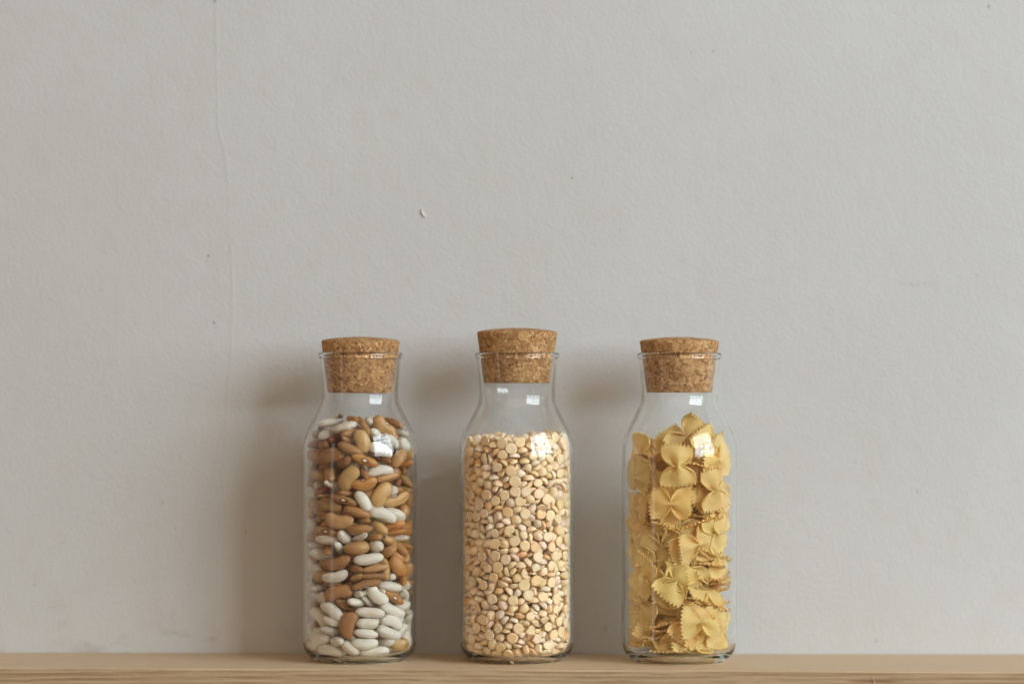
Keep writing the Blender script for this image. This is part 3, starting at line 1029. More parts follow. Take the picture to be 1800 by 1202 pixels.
746,-236,2302,465,789,372,151,447,266,191,3,1,
-146,-284,1053,538,-319,-427,-653,447,266,191,3,1,
-268,723,1057,68,-160,-41,-984,494,293,211,1,0,
-227,24,992,288,335,210,872,462,274,197,1,0,
441,-581,1627,629,-188,-698,285,453,269,194,1,1,
-630,197,1320,81,441,870,207,485,288,207,2,0,
-425,-475,2316,892,-418,172,3,468,278,200,3,1,
220,800,941,96,-218,-659,-714,451,268,193,3,0,
-557,613,935,395,-85,399,-823,437,214,195,0,0,
162,-255,1197,768,-206,-352,-494,459,225,205,0,0,
-191,398,957,59,696,713,68,457,271,195,2,0,
-613,-495,1126,368,695,-590,-182,444,218,198,0,1,
-537,-11,1549,455,808,-374,13,491,291,210,1,0,
-361,-205,1221,569,-279,90,-768,475,282,203,3,0,
-347,-306,1716,111,911,23,-398,466,277,199,2,1,
-56,-104,1164,409,-116,-431,-796,476,283,203,2,0,
-353,459,1112,146,260,950,95,448,266,191,2,0,
216,-682,1463,316,-50,-668,-672,471,279,201,2,1,
772,106,1801,447,-400,485,636,473,281,202,2,1,
218,442,1020,543,410,-253,-688,458,272,196,3,0,
279,-59,1205,384,232,891,67,434,213,194,0,0,
-59,-453,2856,104,-378,609,689,503,298,215,2,1,
750,318,1719,665,-123,-675,-294,458,225,204,0,0,
-176,114,1203,387,468,-793,54,459,273,196,1,0,
-773,-76,2090,653,-132,-193,-720,484,287,207,1,1,
-60,819,1208,782,616,87,-35,497,295,212,3,0,
-807,-161,2342,560,-407,114,-712,429,210,191,0,1,
-236,448,751,676,272,-313,-609,429,210,191,0,0,
-314,-421,2003,785,-398,264,396,456,270,195,1,1,
161,-221,1446,282,724,-550,305,491,292,210,1,0,
-571,572,1268,353,33,-410,-840,456,271,195,1,0,
-598,-171,3603,654,567,263,426,490,291,209,3,1,
-391,453,1320,224,439,-825,-277,468,229,209,0,0,
-97,302,1297,344,814,-447,-138,460,226,205,0,0,
664,-76,868,126,-891,287,-329,460,273,197,1,1,
491,485,1131,965,-22,66,253,507,301,217,1,0,
469,-406,1160,366,926,-91,2,496,295,212,2,1,
526,220,916,254,-776,-576,-31,459,225,204,0,0,
415,229,1840,250,-733,289,-563,441,216,197,0,0,
163,-573,3119,172,675,-646,313,487,289,208,1,1,
31,341,1117,58,471,878,62,471,280,201,1,0,
92,-506,1475,253,887,376,-87,462,226,206,0,1,
188,-555,1693,825,-275,2,-494,466,277,199,1,1,
659,-347,960,965,134,-112,194,466,228,207,0,1,
739,275,1056,110,-752,644,89,450,267,192,2,1,
74,641,1468,278,-948,134,77,446,218,199,0,0,
645,-123,1302,134,14,819,558,486,238,216,0,1,
584,-137,1080,689,381,-532,-312,480,235,214,0,0,
428,-246,1587,840,178,-464,-218,466,276,199,2,1,
710,293,1363,351,402,776,-338,500,297,214,2,0,
370,-173,982,176,-278,-881,339,466,277,199,2,0,
193,68,1829,302,4,948,101,484,237,216,0,0,
-797,134,2311,595,-440,-277,-613,472,231,210,0,1,
226,537,1263,67,-953,-295,-3,472,280,202,1,0,
-304,203,1431,167,-984,62,23,462,274,197,1,0,
-621,116,2129,393,498,-770,-68,447,265,191,2,0,
245,-373,1806,766,-297,254,511,501,298,214,1,1,
143,121,1277,686,539,359,331,430,211,192,0,0,
-588,470,2136,159,606,-779,-18,498,295,212,1,0,
775,21,1524,593,-196,463,628,506,301,216,1,1,
575,408,2051,69,-324,902,-276,462,226,206,0,0,
-822,-25,1737,347,675,-226,610,438,215,195,0,1,
594,154,1168,496,-254,-370,743,480,235,214,0,0,
-114,-572,1812,447,18,379,810,507,301,217,2,1,
138,334,1436,2,481,-877,16,490,291,209,2,0,
-667,-167,1813,902,328,253,122,478,284,204,3,1,
-395,683,1589,194,88,212,-954,470,279,201,2,0,
365,156,1077,571,204,-64,793,468,278,200,2,0,
505,109,1352,923,-69,-359,122,459,273,196,2,0,
460,-342,1366,517,-506,57,-688,468,229,209,0,1,
-98,-113,1809,794,-178,178,552,473,281,202,2,0,
-473,-518,1692,214,959,-155,-101,459,272,196,2,1,
-459,-290,1488,668,651,-164,-322,453,269,193,2,1,
612,-78,2128,668,573,-283,380,468,229,208,0,1,
-65,-61,1404,564,-439,-401,572,446,218,199,0,0,
-613,-354,3226,74,-988,-71,114,478,284,204,1,1,
73,21,1579,497,-108,69,-858,467,277,199,1,0,
-689,169,1672,769,-460,39,-441,501,297,214,1,0,
-459,168,1654,134,-751,480,-433,482,236,215,0,0,
-23,-475,1974,263,656,-693,142,448,266,191,2,0,
317,102,1454,257,-532,781,-202,459,272,196,3,0,
-590,583,2580,77,466,-615,-631,447,219,199,0,0,
741,190,2063,700,-42,-228,-676,508,302,217,2,1,
-177,522,1444,626,-755,152,123,475,233,212,0,0,
319,-7,1673,212,-515,800,-224,468,278,200,1,0,
399,370,1324,430,-703,-544,161,441,216,196,0,0,
578,400,1505,861,-154,-117,470,488,290,209,2,0,
546,161,1642,386,447,-183,-786,478,234,213,0,0,
-1,-276,1685,25,975,216,-52,484,237,215,0,0,
-686,-276,2690,203,0,-667,716,468,278,200,1,1,
-584,404,1493,81,-27,11,-996,501,298,214,2,0,
278,774,1412,40,231,630,-740,489,291,209,1,0,
-286,-233,2131,393,120,-912,2,477,283,204,2,0,
27,820,1571,32,-20,802,596,487,238,217,0,0,
565,-8,1828,205,586,-211,-755,461,274,197,1,0,
-275,725,1408,988,115,-56,93,492,292,210,2,0,
574,524,1694,513,-322,-10,796,452,268,193,1,0,
366,465,1545,10,-666,-656,353,438,215,195,0,0,
-242,21,1621,72,686,724,-29,503,299,215,1,0,
-787,258,1975,648,-363,-650,162,460,273,196,2,1,
161,496,1821,67,547,833,-53,494,293,211,1,0,
-646,440,1719,264,500,-823,-48,484,287,207,2,0,
110,-20,3894,236,180,-933,204,499,296,213,2,0,
240,-438,2296,236,249,-615,-710,450,220,200,0,1,
-560,-86,2383,119,363,668,639,468,278,200,1,1,
-702,346,2956,79,616,-783,-41,465,276,198,2,0,
740,129,2585,338,751,501,265,501,297,214,1,1,
-584,-298,2168,186,-358,-364,-839,484,287,207,3,1,
-570,420,1924,63,779,-610,-129,506,300,216,3,0,
-81,-651,2332,9,126,132,983,481,236,214,0,1,
-343,-525,2779,602,-40,401,690,436,214,194,0,0,
-579,206,2334,53,390,917,-70,481,285,205,1,0,
-130,341,1596,54,-900,422,96,453,269,193,1,0,
-60,-640,2646,556,825,73,69,449,267,192,1,1,
-66,617,1682,465,211,321,798,432,212,193,0,0,
-335,-109,1872,343,-562,264,-704,480,235,214,0,0,
-376,300,2008,43,730,622,-280,496,294,212,1,0,
785,249,3449,525,299,712,358,498,296,213,2,1,
-291,280,1774,28,-327,-944,25,468,278,200,1,0,
-396,589,1784,6,985,-164,-52,485,288,207,2,0,
-432,-47,2090,896,-2,316,311,475,233,211,0,0,
-89,103,1926,996,59,-36,47,470,279,201,1,0,
-266,781,1859,122,339,-713,602,462,226,206,0,0,
-309,-191,2495,67,-227,-612,-754,441,216,197,0,0,
-538,86,1902,209,-40,-133,-968,452,268,193,1,0,
-55,823,2016,74,-4,-144,-987,444,217,198,0,0,
170,334,1656,830,-52,-184,-524,502,298,214,1,0,
276,657,1650,15,-963,-260,-65,482,286,206,2,0,
486,-517,3225,530,798,-127,259,504,299,215,2,1,
-256,-421,2518,610,709,-340,99,475,282,203,2,1,
613,203,2751,187,513,-837,30,464,275,198,1,0,
105,-337,2142,178,-826,-511,161,496,294,212,1,1,
-755,238,2528,757,-231,153,592,498,296,213,3,0,
229,435,2032,943,59,13,326,447,266,191,2,0,
-518,-538,2578,171,-371,-808,-426,488,290,209,2,1,
584,154,3467,505,-239,-628,-541,433,212,193,0,0,
519,16,2425,710,-192,-445,-512,454,269,194,1,0,
511,-318,2841,68,49,724,-685,502,298,214,2,0,
373,-7,2106,180,262,-484,-815,449,267,192,3,0,
496,-531,2970,121,260,957,43,442,217,197,0,1,
-431,-200,2788,129,381,-95,911,508,302,217,2,1,
-30,345,1820,330,-248,-519,749,473,281,202,2,0,
42,-152,1986,381,230,-705,-552,435,213,194,0,0,
-348,404,2188,511,-256,-166,-804,457,271,195,1,0,
431,532,1862,129,552,822,-58,461,274,197,3,0,
644,281,2945,581,812,-61,17,472,231,210,0,0,
139,-338,2664,656,-80,308,684,453,269,193,3,0,
121,801,1813,876,463,-131,37,503,299,215,1,0,
44,-388,2473,853,-159,97,-488,470,279,201,1,1,
22,612,2059,898,310,300,86,507,301,217,3,0,
-146,626,1912,219,134,-904,-342,482,236,215,0,0,
591,-482,2584,454,877,133,-81,445,218,198,0,1,
-101,324,2053,82,494,846,-183,462,274,197,1,0,
-254,-338,2889,576,700,420,-26,476,283,203,2,1,
-398,679,2173,168,-319,-195,-912,453,269,193,2,0,
132,-632,2897,318,933,-39,164,487,289,208,2,1,
-103,-316,2274,675,120,-292,-667,449,267,192,1,0,
171,-132,2295,33,-684,-653,323,447,265,191,1,0,
495,502,2415,745,-425,-94,506,487,238,217,0,0,
-313,257,2455,14,-60,-469,-881,465,276,199,2,0,
332,-448,2516,353,-34,-648,-674,463,227,207,0,1,
-364,719,2429,866,406,134,260,474,282,203,1,0,
379,276,2358,102,899,-338,257,447,219,199,0,0,
245,194,2136,97,-980,-170,22,450,267,192,1,0,
822,-4,2869,12,665,-15,747,503,299,215,2,1,
-802,164,3228,164,710,-137,671,507,301,216,2,1,
652,499,2842,564,-700,336,-282,507,301,216,2,0,
-117,780,2222,12,56,45,997,453,269,194,1,0,
360,734,2031,461,-870,152,-88,460,273,196,3,0,
-544,278,2652,633,-250,248,690,485,288,207,1,0,
-104,137,2279,377,-1,253,891,508,301,217,2,0,
203,11,3511,556,235,176,-778,480,285,205,1,0,
-74,-14,2111,644,-760,-78,-34,469,230,209,0,0,
471,4,3174,74,-417,-177,888,488,290,208,1,0,
460,538,2199,21,-493,869,37,463,275,198,3,0,
440,-215,2216,780,484,-218,331,480,285,205,2,1,
218,676,2215,733,-9,-104,673,466,276,199,2,0,
619,-224,2497,330,-325,322,-826,443,217,197,0,0,
-560,-4,2634,25,821,451,-349,451,268,193,3,0,
-204,-468,3135,902,-332,225,-162,464,275,198,3,1,
623,348,2521,430,174,-483,-742,487,238,217,0,0,
-341,559,2585,584,-245,514,-578,474,282,203,1,0,
583,-141,3659,877,-351,-46,325,487,289,208,2,1,
15,706,2917,292,614,-699,-220,466,228,208,0,0,
-454,79,2897,296,911,-104,-266,484,237,216,0,0,
-171,15,2472,69,-63,-3,996,471,280,201,2,0,
-570,545,3825,7,-459,888,1,446,219,199,0,0,
258,639,3882,554,598,-546,-196,447,219,199,0,0,
208,119,2368,7,353,846,-399,466,277,199,1,0,
-190,498,2384,183,914,-316,180,499,296,213,1,0,
-136,573,2729,715,626,214,227,481,236,214,0,0,
350,-198,2517,664,-403,-227,-587,465,276,199,3,0,
559,-104,2793,241,-195,530,789,467,277,200,2,0,
-288,77,2657,245,-876,-362,202,460,226,205,0,0,
-724,11,2909,892,-365,256,-71,462,227,206,0,1,
188,770,2606,290,-946,-10,-146,484,287,207,3,0,
668,62,3066,105,421,-373,-820,462,274,197,2,1,
524,549,2623,100,673,731,-48,429,210,191,0,0,
116,533,2377,100,403,910,25,462,274,197,3,0,
343,643,2455,604,-441,-48,663,451,268,193,2,0,
333,758,2835,566,795,-112,-189,461,226,205,0,0,
-149,-33,2774,581,-744,-140,300,432,212,193,0,0,
704,433,3131,742,415,-391,-351,451,268,193,2,1,
-688,365,3278,690,-381,555,267,486,289,208,3,0,
49,821,2392,4,-998,1,55,445,218,198,0,0,
7,392,2229,78,51,292,952,496,294,212,2,0,
577,121,3829,121,389,456,791,477,283,204,2,0,
558,254,3173,810,-54,-493,312,479,235,214,0,0,
-372,-442,3670,326,70,219,-917,456,271,195,2,1,
599,502,3370,463,266,801,-272,478,284,204,1,0,
-145,-538,3592,566,-515,219,606,496,295,212,2,1,
-315,0,2261,242,794,-557,36,451,268,193,2,0,
-616,214,3851,555,109,819,96,485,237,216,0,1,
-92,675,2532,68,-426,-902,25,438,215,195,0,0,
-100,-186,2629,606,-691,-289,267,474,232,211,0,0,
397,220,2620,672,296,-424,-531,508,302,217,2,0,
-540,276,3461,536,0,-835,122,498,295,213,2,0,
479,-343,3508,615,-532,-164,559,466,277,199,2,1,
465,572,2990,422,-566,662,-251,453,269,193,3,0,
-260,695,3952,368,135,763,-514,478,284,204,2,0,
-135,371,2616,37,-990,-130,50,483,237,215,0,0,
144,-199,2821,823,-183,-157,-515,465,276,198,3,0,
355,483,2751,30,742,-650,162,502,298,214,2,0,
345,475,3161,345,-773,532,20,455,270,194,3,0,
-469,14,3403,320,-11,-783,534,482,236,215,0,0,
165,774,3064,3,968,-189,-162,448,266,191,1,0,
207,33,2607,375,624,-642,-239,447,219,199,0,0,
-537,461,2763,312,929,-152,-129,482,236,215,0,0,
30,220,2549,394,-171,-249,-868,476,233,212,0,0,
393,-44,3382,80,429,117,-892,503,299,215,2,0,
-355,599,3302,539,596,-560,-202,499,296,213,1,0,
181,460,2591,325,491,743,318,472,231,211,0,0,
-601,171,3195,222,737,365,-524,469,230,209,0,0,
-122,809,2724,1,-1000,-13,-5,438,215,195,0,0,
-607,-114,3055,115,264,-954,-82,454,222,202,0,1,
453,-186,3013,325,235,900,-169,437,214,195,0,0,
-263,248,2810,146,984,-93,-45,491,292,210,2,0,
-375,713,2835,280,870,250,320,468,229,208,0,0,
226,417,2944,34,-692,-710,-128,462,274,197,3,0,
361,102,2859,146,-772,-543,-295,432,212,192,0,0,
-760,150,3600,384,-691,344,-507,507,301,216,2,1,
123,181,2770,20,-742,623,-248,497,295,212,2,0,
92,-429,3250,495,504,706,-48,461,226,205,0,1,
-6,323,2894,404,-741,295,-448,460,225,205,0,0,
-525,483,3309,115,445,370,808,500,297,213,2,0,
28,827,3388,536,-583,-362,-491,475,282,203,2,0,
-511,-202,3358,414,864,-268,-101,471,280,201,2,1,
199,-122,3029,71,666,-615,417,468,278,200,2,0,
384,710,3440,305,911,-74,-266,462,275,198,3,0,
225,156,3112,78,758,645,-58,429,210,191,0,0,
596,539,3668,126,-444,-283,840,487,289,208,3,0,
-444,395,2992,204,434,-666,571,453,222,202,0,0,
126,576,2775,469,-416,477,-616,462,226,206,0,0,
430,-284,3244,995,66,-65,-34,450,267,192,2,0,
317,760,3225,918,-291,206,-175,449,220,200,0,0,
47,514,3100,743,491,9,456,436,214,194,0,0,
-55,-212,2999,618,-326,-87,-710,454,270,194,3,0,
-30,226,3151,184,323,928,0,443,217,198,0,0,
-321,-130,2992,818,-272,-147,486,477,234,213,0,0,
-297,415,3948,343,90,-902,-244,471,280,201,2,0,
-192,528,2951,396,599,636,283,471,280,201,2,0,
-61,-377,3810,98,-128,362,-918,485,288,207,3,1,
-248,754,3083,118,-224,954,-160,461,274,197,2,0,
88,-592,3736,0,-789,-235,-568,447,265,191,2,1,
399,268,3312,525,320,-169,-770,479,285,205,2,0,
-191,52,3237,232,792,-563,-46,478,284,204,3,0,
-235,425,3189,292,201,-406,-842,487,289,208,1,0,
580,320,3624,655,-597,-250,-390,454,222,202,0,0,
-559,596,3040,429,262,-843,-192,469,230,209,0,0,
-51,53,3029,410,-109,373,825,492,292,210,2,0,
-282,-303,3506,200,161,-328,909,442,217,197,0,0,
-306,221,3435,545,516,-476,-459,477,283,204,3,0,
-206,-246,3231,409,820,-400,32,476,283,203,1,1,
-353,108,3842,521,-640,505,-252,441,216,197,0,0,
174,323,3300,439,-501,-359,654,472,280,202,2,0,
-174,-122,3439,987,-21,114,-109,461,226,206,0,0,
324,390,3533,648,-482,-368,460,503,299,215,2,0,
-670,462,3622,544,-47,-374,-749,483,237,215,0,0,
428,458,3773,373,-147,64,914,464,275,198,3,0,
-445,150,3647,261,523,362,726,466,229,208,0,0,
-358,147,3070,370,-356,123,-849,449,267,192,1,0,
-174,169,3949,34,330,219,918,451,268,193,3,0,
454,-71,3918,401,57,421,812,478,284,204,3,1,
6,513,3341,500,-593,-314,547,480,235,214,0,0,
-426,590,3535,662,236,-185,-687,456,271,195,2,0,
311,217,3819,726,164,-351,568,474,232,211,0,0,
-173,672,3341,533,364,606,464,501,298,214,1,0,
91,-89,3270,11,572,-800,-181,466,277,199,1,0,
275,-310,3624,292,644,659,-257,490,291,209,1,0,
-361,544,3753,29,-591,804,-61,499,297,213,2,0,
-165,-199,3949,168,257,872,-380,470,279,201,2,1,
90,707,3711,74,831,-515,-196,470,230,209,0,0,
170,601,3448,87,918,-181,-342,472,231,210,0,0,
-27,-208,3619,937,-285,20,203,484,287,206,1,0,
347,740,3693,772,568,-276,-78,479,235,213,0,0,
-122,687,3792,271,-616,-510,536,481,236,215,0,0,
-49,436,3712,374,467,-762,-248,506,301,216,3,0,
259,-462,3428,170,-359,-134,-908,462,226,206,0,1,
-175,694,3583,741,44,134,656,457,272,195,2,0,
94,322,3520,459,508,-457,-568,443,217,197,0,0,
167,411,3740,201,-575,-790,-69,441,216,196,0,0,
326,-257,3846,46,-104,-980,165,482,286,206,2,1,
-563,-92,3872,549,-603,-450,364,494,293,211,1,1,
50,639,3945,537,-382,-437,612,450,267,192,1,0,
-69,151,3385,579,-82,232,778,489,290,209,2,0,
84,295,3900,455,-580,675,31,491,292,210,3,0,
346,-55,3690,942,-133,-65,301,449,220,200,0,0,
94,-302,3426,69,-958,-147,235,459,225,204,0,0,
514,548,3920,28,-433,-876,213,457,271,195,2,0,
-321,-126,3683,354,-121,-244,-895,492,292,210,3,1,
-128,338,3528,561,-33,174,808,430,211,192,0,0,
-22,26,3713,203,469,-859,33,508,301,217,1,0,
-265,256,3681,729,490,-435,-200,476,233,212,0,0,
]
PEA_DATA = [
-220,-245,51,90,-4,4,43,0,
-244,110,91,4,-24,86,-44,0,
-122,-236,49,75,2,0,66,0,
193,-186,49,36,0,-1,93,0,
215,-109,93,14,-26,70,-65,0,
98,-335,97,22,-95,-9,20,0,
-263,28,48,4,-2,1,-100,0,
315,-52,49,94,-1,-3,34,0,
262,42,78,92,9,-37,3,0,
70,-259,115,54,38,-48,-58,0,
26,-301,48,99,0,1,-10,0,
-307,-203,57,18,10,8,97,0,
310,42,49,62,3,0,-78,0,
221,-43,93,38,-51,49,-59,0,
142,-263,48,100,-1,0,-1,0,
-354,124,103,37,-85,-29,-23,0,
-297,-45,91,65,-5,69,32,0,
306,202,56,34,12,2,-93,0,
-166,-307,97,55,-78,-27,17,0,
190,-369,140,55,41,-63,37,1,
-287,-110,92,29,-60,-42,61,0,
268,125,48,49,2,1,-87,0,
-228,-149,73,65,18,24,-69,0,
-342,41,95,28,38,75,-46,0,
-235,-112,93,4,-18,92,34,0,
121,-236,84,51,9,-39,-76,0,
-275,-171,134,44,56,14,-68,0,
-348,213,75,29,28,-9,91,0,
275,-167,86,3,20,48,-85,0,
317,-27,96,73,3,-9,-67,0,
25,265,86,82,27,50,-11,0,
299,-124,63,97,18,-5,-14,0,
-353,-48,54,72,5,8,69,0,
6,-369,98,24,-38,35,-82,1,
-98,-317,94,18,-84,-45,-24,0,
-111,-314,103,15,-4,-35,92,0,
-297,-27,150,1,-30,-3,95,0,
392,-5,67,28,20,-5,-94,0,
309,263,129,12,-44,88,-10,0,
161,-304,82,4,-28,19,-94,0,
361,80,99,60,-68,40,-13,0,
-223,-250,104,89,-9,-9,44,0,
259,283,106,5,-85,0,52,0,
-33,-323,152,73,8,-58,-35,0,
200,-237,127,39,75,-51,15,0,
-16,-268,73,26,4,-34,-90,0,
-44,-339,93,47,6,81,-34,0,
-309,-262,126,19,-84,-51,-4,1,
-376,-144,74,63,12,23,73,0,
-396,81,121,31,8,-94,-11,0,
-169,-201,118,38,-81,44,-8,0,
330,-162,99,47,51,8,71,0,
-206,332,68,92,13,17,-32,0,
135,-382,122,11,-59,-72,33,1,
342,30,113,56,-9,27,78,0,
167,347,62,72,16,6,-67,0,
-171,-379,82,56,-27,-18,-76,1,
-339,91,111,91,34,20,12,0,
-92,-246,105,20,-3,-14,-97,0,
56,261,157,86,43,22,-19,0,
264,321,140,75,-10,54,-36,0,
326,172,90,84,15,30,-42,0,
-294,239,99,42,-35,-28,-79,0,
258,-252,55,48,4,-11,-87,0,
-296,296,178,11,-26,-61,74,0,
-173,-260,136,24,19,14,94,0,
-222,-29,140,67,34,-62,-22,0,
-148,401,94,91,40,5,14,0,
379,-77,105,69,38,-41,46,0,
15,-336,138,70,-29,-15,-64,0,
25,413,81,15,11,31,-93,0,
380,163,136,59,1,62,-52,0,
-105,-354,139,33,36,29,-82,0,
-372,263,140,59,58,14,55,0,
-242,25,134,20,41,-60,-66,0,
282,238,159,6,43,90,0,0,
122,-242,179,8,-46,-60,-65,0,
-56,396,113,4,-25,-74,62,0,
-234,-122,144,79,-54,7,27,0,
108,-400,163,42,23,32,82,1,
-189,-309,147,9,11,48,-86,0,
404,-17,121,17,-4,32,-93,0,
280,-90,151,23,-54,-81,-9,0,
-319,-262,142,81,12,16,-55,1,
68,327,147,2,83,-33,45,0,
250,-341,88,92,-33,-16,12,1,
-264,329,148,92,-16,31,-19,0,
-240,-321,116,19,86,20,-43,1,
-290,329,106,60,-3,48,-64,0,
207,-183,142,18,60,74,24,0,
-11,-226,158,71,68,-19,6,0,
-423,-2,87,93,-2,36,-7,0,
-85,-410,168,18,-34,21,-90,1,
-376,-80,141,49,-38,67,-41,0,
-140,-436,147,37,-10,61,69,1,
-45,447,128,31,16,54,-76,0,
211,357,147,34,15,93,1,0,
291,103,144,3,19,-98,-1,0,
88,-401,134,63,8,-74,22,1,
-197,-371,175,8,52,48,-70,1,
-233,94,137,87,-44,-18,7,0,
-303,243,192,7,6,-59,80,0,
-106,-280,187,20,-72,-59,31,0,
290,-252,98,96,7,27,-7,0,
201,-319,167,11,-56,-81,16,0,
353,214,138,81,-20,40,-38,0,
-3,392,146,25,26,-11,93,0,
-415,0,177,64,77,-2,-4,0,
-130,-365,189,12,-42,3,90,0,
190,-184,146,95,10,-28,-8,0,
-320,89,162,44,18,19,86,0,
-143,-227,188,86,-25,-31,-32,0,
406,60,134,4,-45,10,-89,0,
252,-163,177,52,-8,33,79,0,
-89,244,161,91,-4,-40,-11,0,
286,238,172,96,-1,-3,29,0,
355,-224,163,17,94,21,19,1,
-389,36,171,25,-60,56,51,0,
-375,-186,157,38,-17,-62,-67,0,
-74,-422,91,74,-28,26,56,1,
110,-314,155,9,-59,78,-20,0,
56,413,141,27,52,24,78,0,
-177,326,142,20,-6,42,88,0,
-241,-241,192,3,-44,-89,8,0,
420,-160,129,16,-56,8,81,0,
268,8,141,94,-3,-16,-31,0,
348,304,172,50,-7,-65,56,0,
-57,-252,210,68,39,-62,8,0,
303,-286,146,95,23,-18,11,0,
-200,-171,137,20,-19,-23,93,0,
150,389,157,24,-10,-26,-93,0,
145,367,108,94,-15,-29,8,0,
-235,124,224,14,-82,-1,-56,0,
-367,204,141,54,27,-40,70,0,
109,-197,263,7,-26,67,-69,0,
-366,-194,140,47,33,66,-49,0,
249,98,197,45,-62,-59,24,0,
349,-49,192,22,-24,-81,-49,0,
-270,-7,204,80,-22,-20,-52,0,
408,-100,168,64,3,30,71,0,
-318,-189,215,44,18,77,-44,0,
-397,133,186,23,94,18,16,0,
-33,-264,244,24,29,58,72,0,
-395,-82,124,78,-24,-57,8,0,
-284,-117,170,7,37,-25,-89,0,
-405,-116,204,34,61,68,-23,0,
322,89,156,97,-4,2,24,0,
172,-432,225,65,-49,-50,-29,1,
-260,73,265,90,-32,-9,27,0,
8,-422,179,3,87,-47,-13,1,
31,-416,188,92,2,13,-37,0,
-228,-194,195,99,-12,3,8,0,
337,-101,231,1,-93,-37,1,0,
59,-261,211,40,-76,-51,5,0,
-215,406,157,16,-16,63,-74,0,
335,-117,180,10,98,-16,-3,0,
-416,-75,236,22,56,-80,0,0,
288,-226,153,62,-45,11,63,0,
190,-184,236,46,-50,-17,-71,0,
-248,252,204,87,-10,48,-6,0,
-262,44,217,77,-61,-7,-19,0,
209,-278,170,69,-22,10,-68,0,
-272,-321,204,32,72,-59,17,1,
331,-260,195,61,7,4,79,0,
-370,-176,265,20,46,85,17,0,
-212,338,222,54,52,-50,-43,0,
-301,355,225,25,-23,67,-66,0,
-252,-81,204,71,-40,45,36,0,
259,333,187,51,-6,-5,86,0,
93,410,227,39,-92,-10,-2,0,
-132,-233,243,93,-5,-3,36,0,
424,-6,170,60,-24,10,-75,0,
-393,-247,204,10,53,46,71,1,
265,30,231,57,-7,-80,16,0,
200,-212,235,18,-35,-79,46,0,
128,-309,175,68,6,-22,-70,0,
357,-208,206,80,-47,-16,-33,0,
-410,-62,244,54,-24,-2,-80,0,
362,6,213,36,-13,31,87,0,
51,-261,288,55,31,-68,-38,0,
-135,346,162,89,-23,34,-18,0,
258,-47,183,99,9,2,-11,0,
246,-105,253,27,-41,-87,8,0,
176,382,204,78,-18,24,-54,0,
417,-65,216,4,-6,-6,-100,0,
273,-373,175,74,-49,-45,-9,1,
-220,-273,209,58,11,-12,80,0,
381,183,188,93,-4,15,32,0,
280,36,220,67,23,55,44,0,
334,258,219,36,35,-16,85,0,
-350,41,189,72,42,38,-39,0,
314,-129,244,62,2,7,-78,0,
-324,-127,204,5,-43,-24,87,0,
-396,-141,271,88,-2,-23,42,0,
226,275,213,68,19,6,-71,0,
-419,-4,237,24,-13,54,79,0,
48,-347,210,65,11,59,47,0,
194,-324,207,75,15,24,-59,0,
225,-355,245,83,20,24,-46,1,
75,-280,243,77,16,55,28,0,
289,90,228,85,-44,-15,-25,0,
-376,274,228,59,66,28,37,0,
-38,-463,234,63,-66,-26,-32,1,
-332,-31,207,34,-14,-47,80,0,
-157,-340,234,83,-45,-34,4,0,
-119,405,161,60,-25,42,63,0,
-417,58,231,52,-8,-66,-53,0,
303,-32,266,2,88,-30,-35,0,
401,130,177,83,45,33,0,0,
-137,-398,227,85,39,0,-36,1,
414,81,202,63,50,2,60,0,
221,-144,278,96,6,27,3,0,
128,-385,230,87,-44,-21,-12,0,
-167,388,235,3,-34,-24,91,0,
-396,148,213,82,-19,-31,45,0,
-365,187,225,27,-53,77,-22,0,
-59,-388,219,37,-32,-33,-81,0,
-231,-224,251,17,-12,10,97,0,
340,99,230,60,33,43,58,0,
-40,421,191,53,-10,11,84,0,
107,339,195,85,6,-27,-44,0,
401,-128,227,75,28,42,-43,1,
276,-212,250,43,-70,-53,-20,0,
246,99,261,79,-23,-13,56,0,
-309,-280,239,22,-94,21,18,0,
-337,18,278,39,-45,-79,-12,0,
-42,-256,434,86,18,5,-49,0,
320,-337,251,62,-21,-67,-35,1,
-287,268,246,95,-22,-7,23,0,
366,-182,297,6,3,-96,27,0,
-232,-131,273,69,-21,-49,-48,0,
233,352,274,48,-15,85,-19,0,
269,13,292,67,-14,11,72,0,
-348,67,247,55,-28,-62,-48,0,
423,-10,242,48,-42,-8,-77,0,
-215,-156,223,49,-13,48,71,0,
360,-56,283,15,-87,48,0,0,
-379,187,254,64,-18,13,73,0,
-36,-280,296,44,0,-26,86,0,
456,-92,293,46,-61,-33,55,0,
-118,404,214,10,-16,9,98,0,
44,-420,243,81,0,27,-52,1,
-90,-408,274,40,3,5,91,1,
-74,-300,228,44,14,-50,73,0,
-419,59,305,38,-35,-24,82,0,
-360,-223,274,69,24,4,-68,0,
122,-287,258,68,-27,43,-54,0,
-325,269,470,58,-18,-49,-63,0,
-170,-432,317,26,-48,-51,-66,1,
306,290,256,75,-61,-5,26,0,
17,-335,235,63,51,-58,-10,0,
380,-267,272,26,-68,16,67,1,
245,-96,299,37,21,47,77,0,
297,213,317,66,47,-39,44,0,
-407,114,383,70,63,-32,-7,0,
-197,-175,275,91,-5,31,29,0,
77,-351,298,14,-85,-44,-25,0,
-313,-218,301,54,49,25,64,0,
397,142,245,65,7,26,71,0,
25,359,228,33,-41,-57,-63,0,
376,-122,313,32,-66,68,0,0,
352,37,300,13,-92,-7,-37,0,
327,-53,291,99,12,-8,1,0,
245,-286,222,55,-41,33,-65,0,
-420,-40,292,90,-9,-18,38,0,
-268,-18,257,99,8,-1,-10,0,
-176,326,308,25,-37,-68,58,0,
-43,398,283,6,78,-59,21,0,
297,-245,286,19,-70,68,-13,0,
252,-331,479,63,-68,20,-33,1,
271,226,275,69,-70,3,17,0,
-407,113,301,27,-41,-72,-49,0,
327,-168,310,97,-17,-11,14,0,
-315,-103,259,19,9,-41,-88,0,
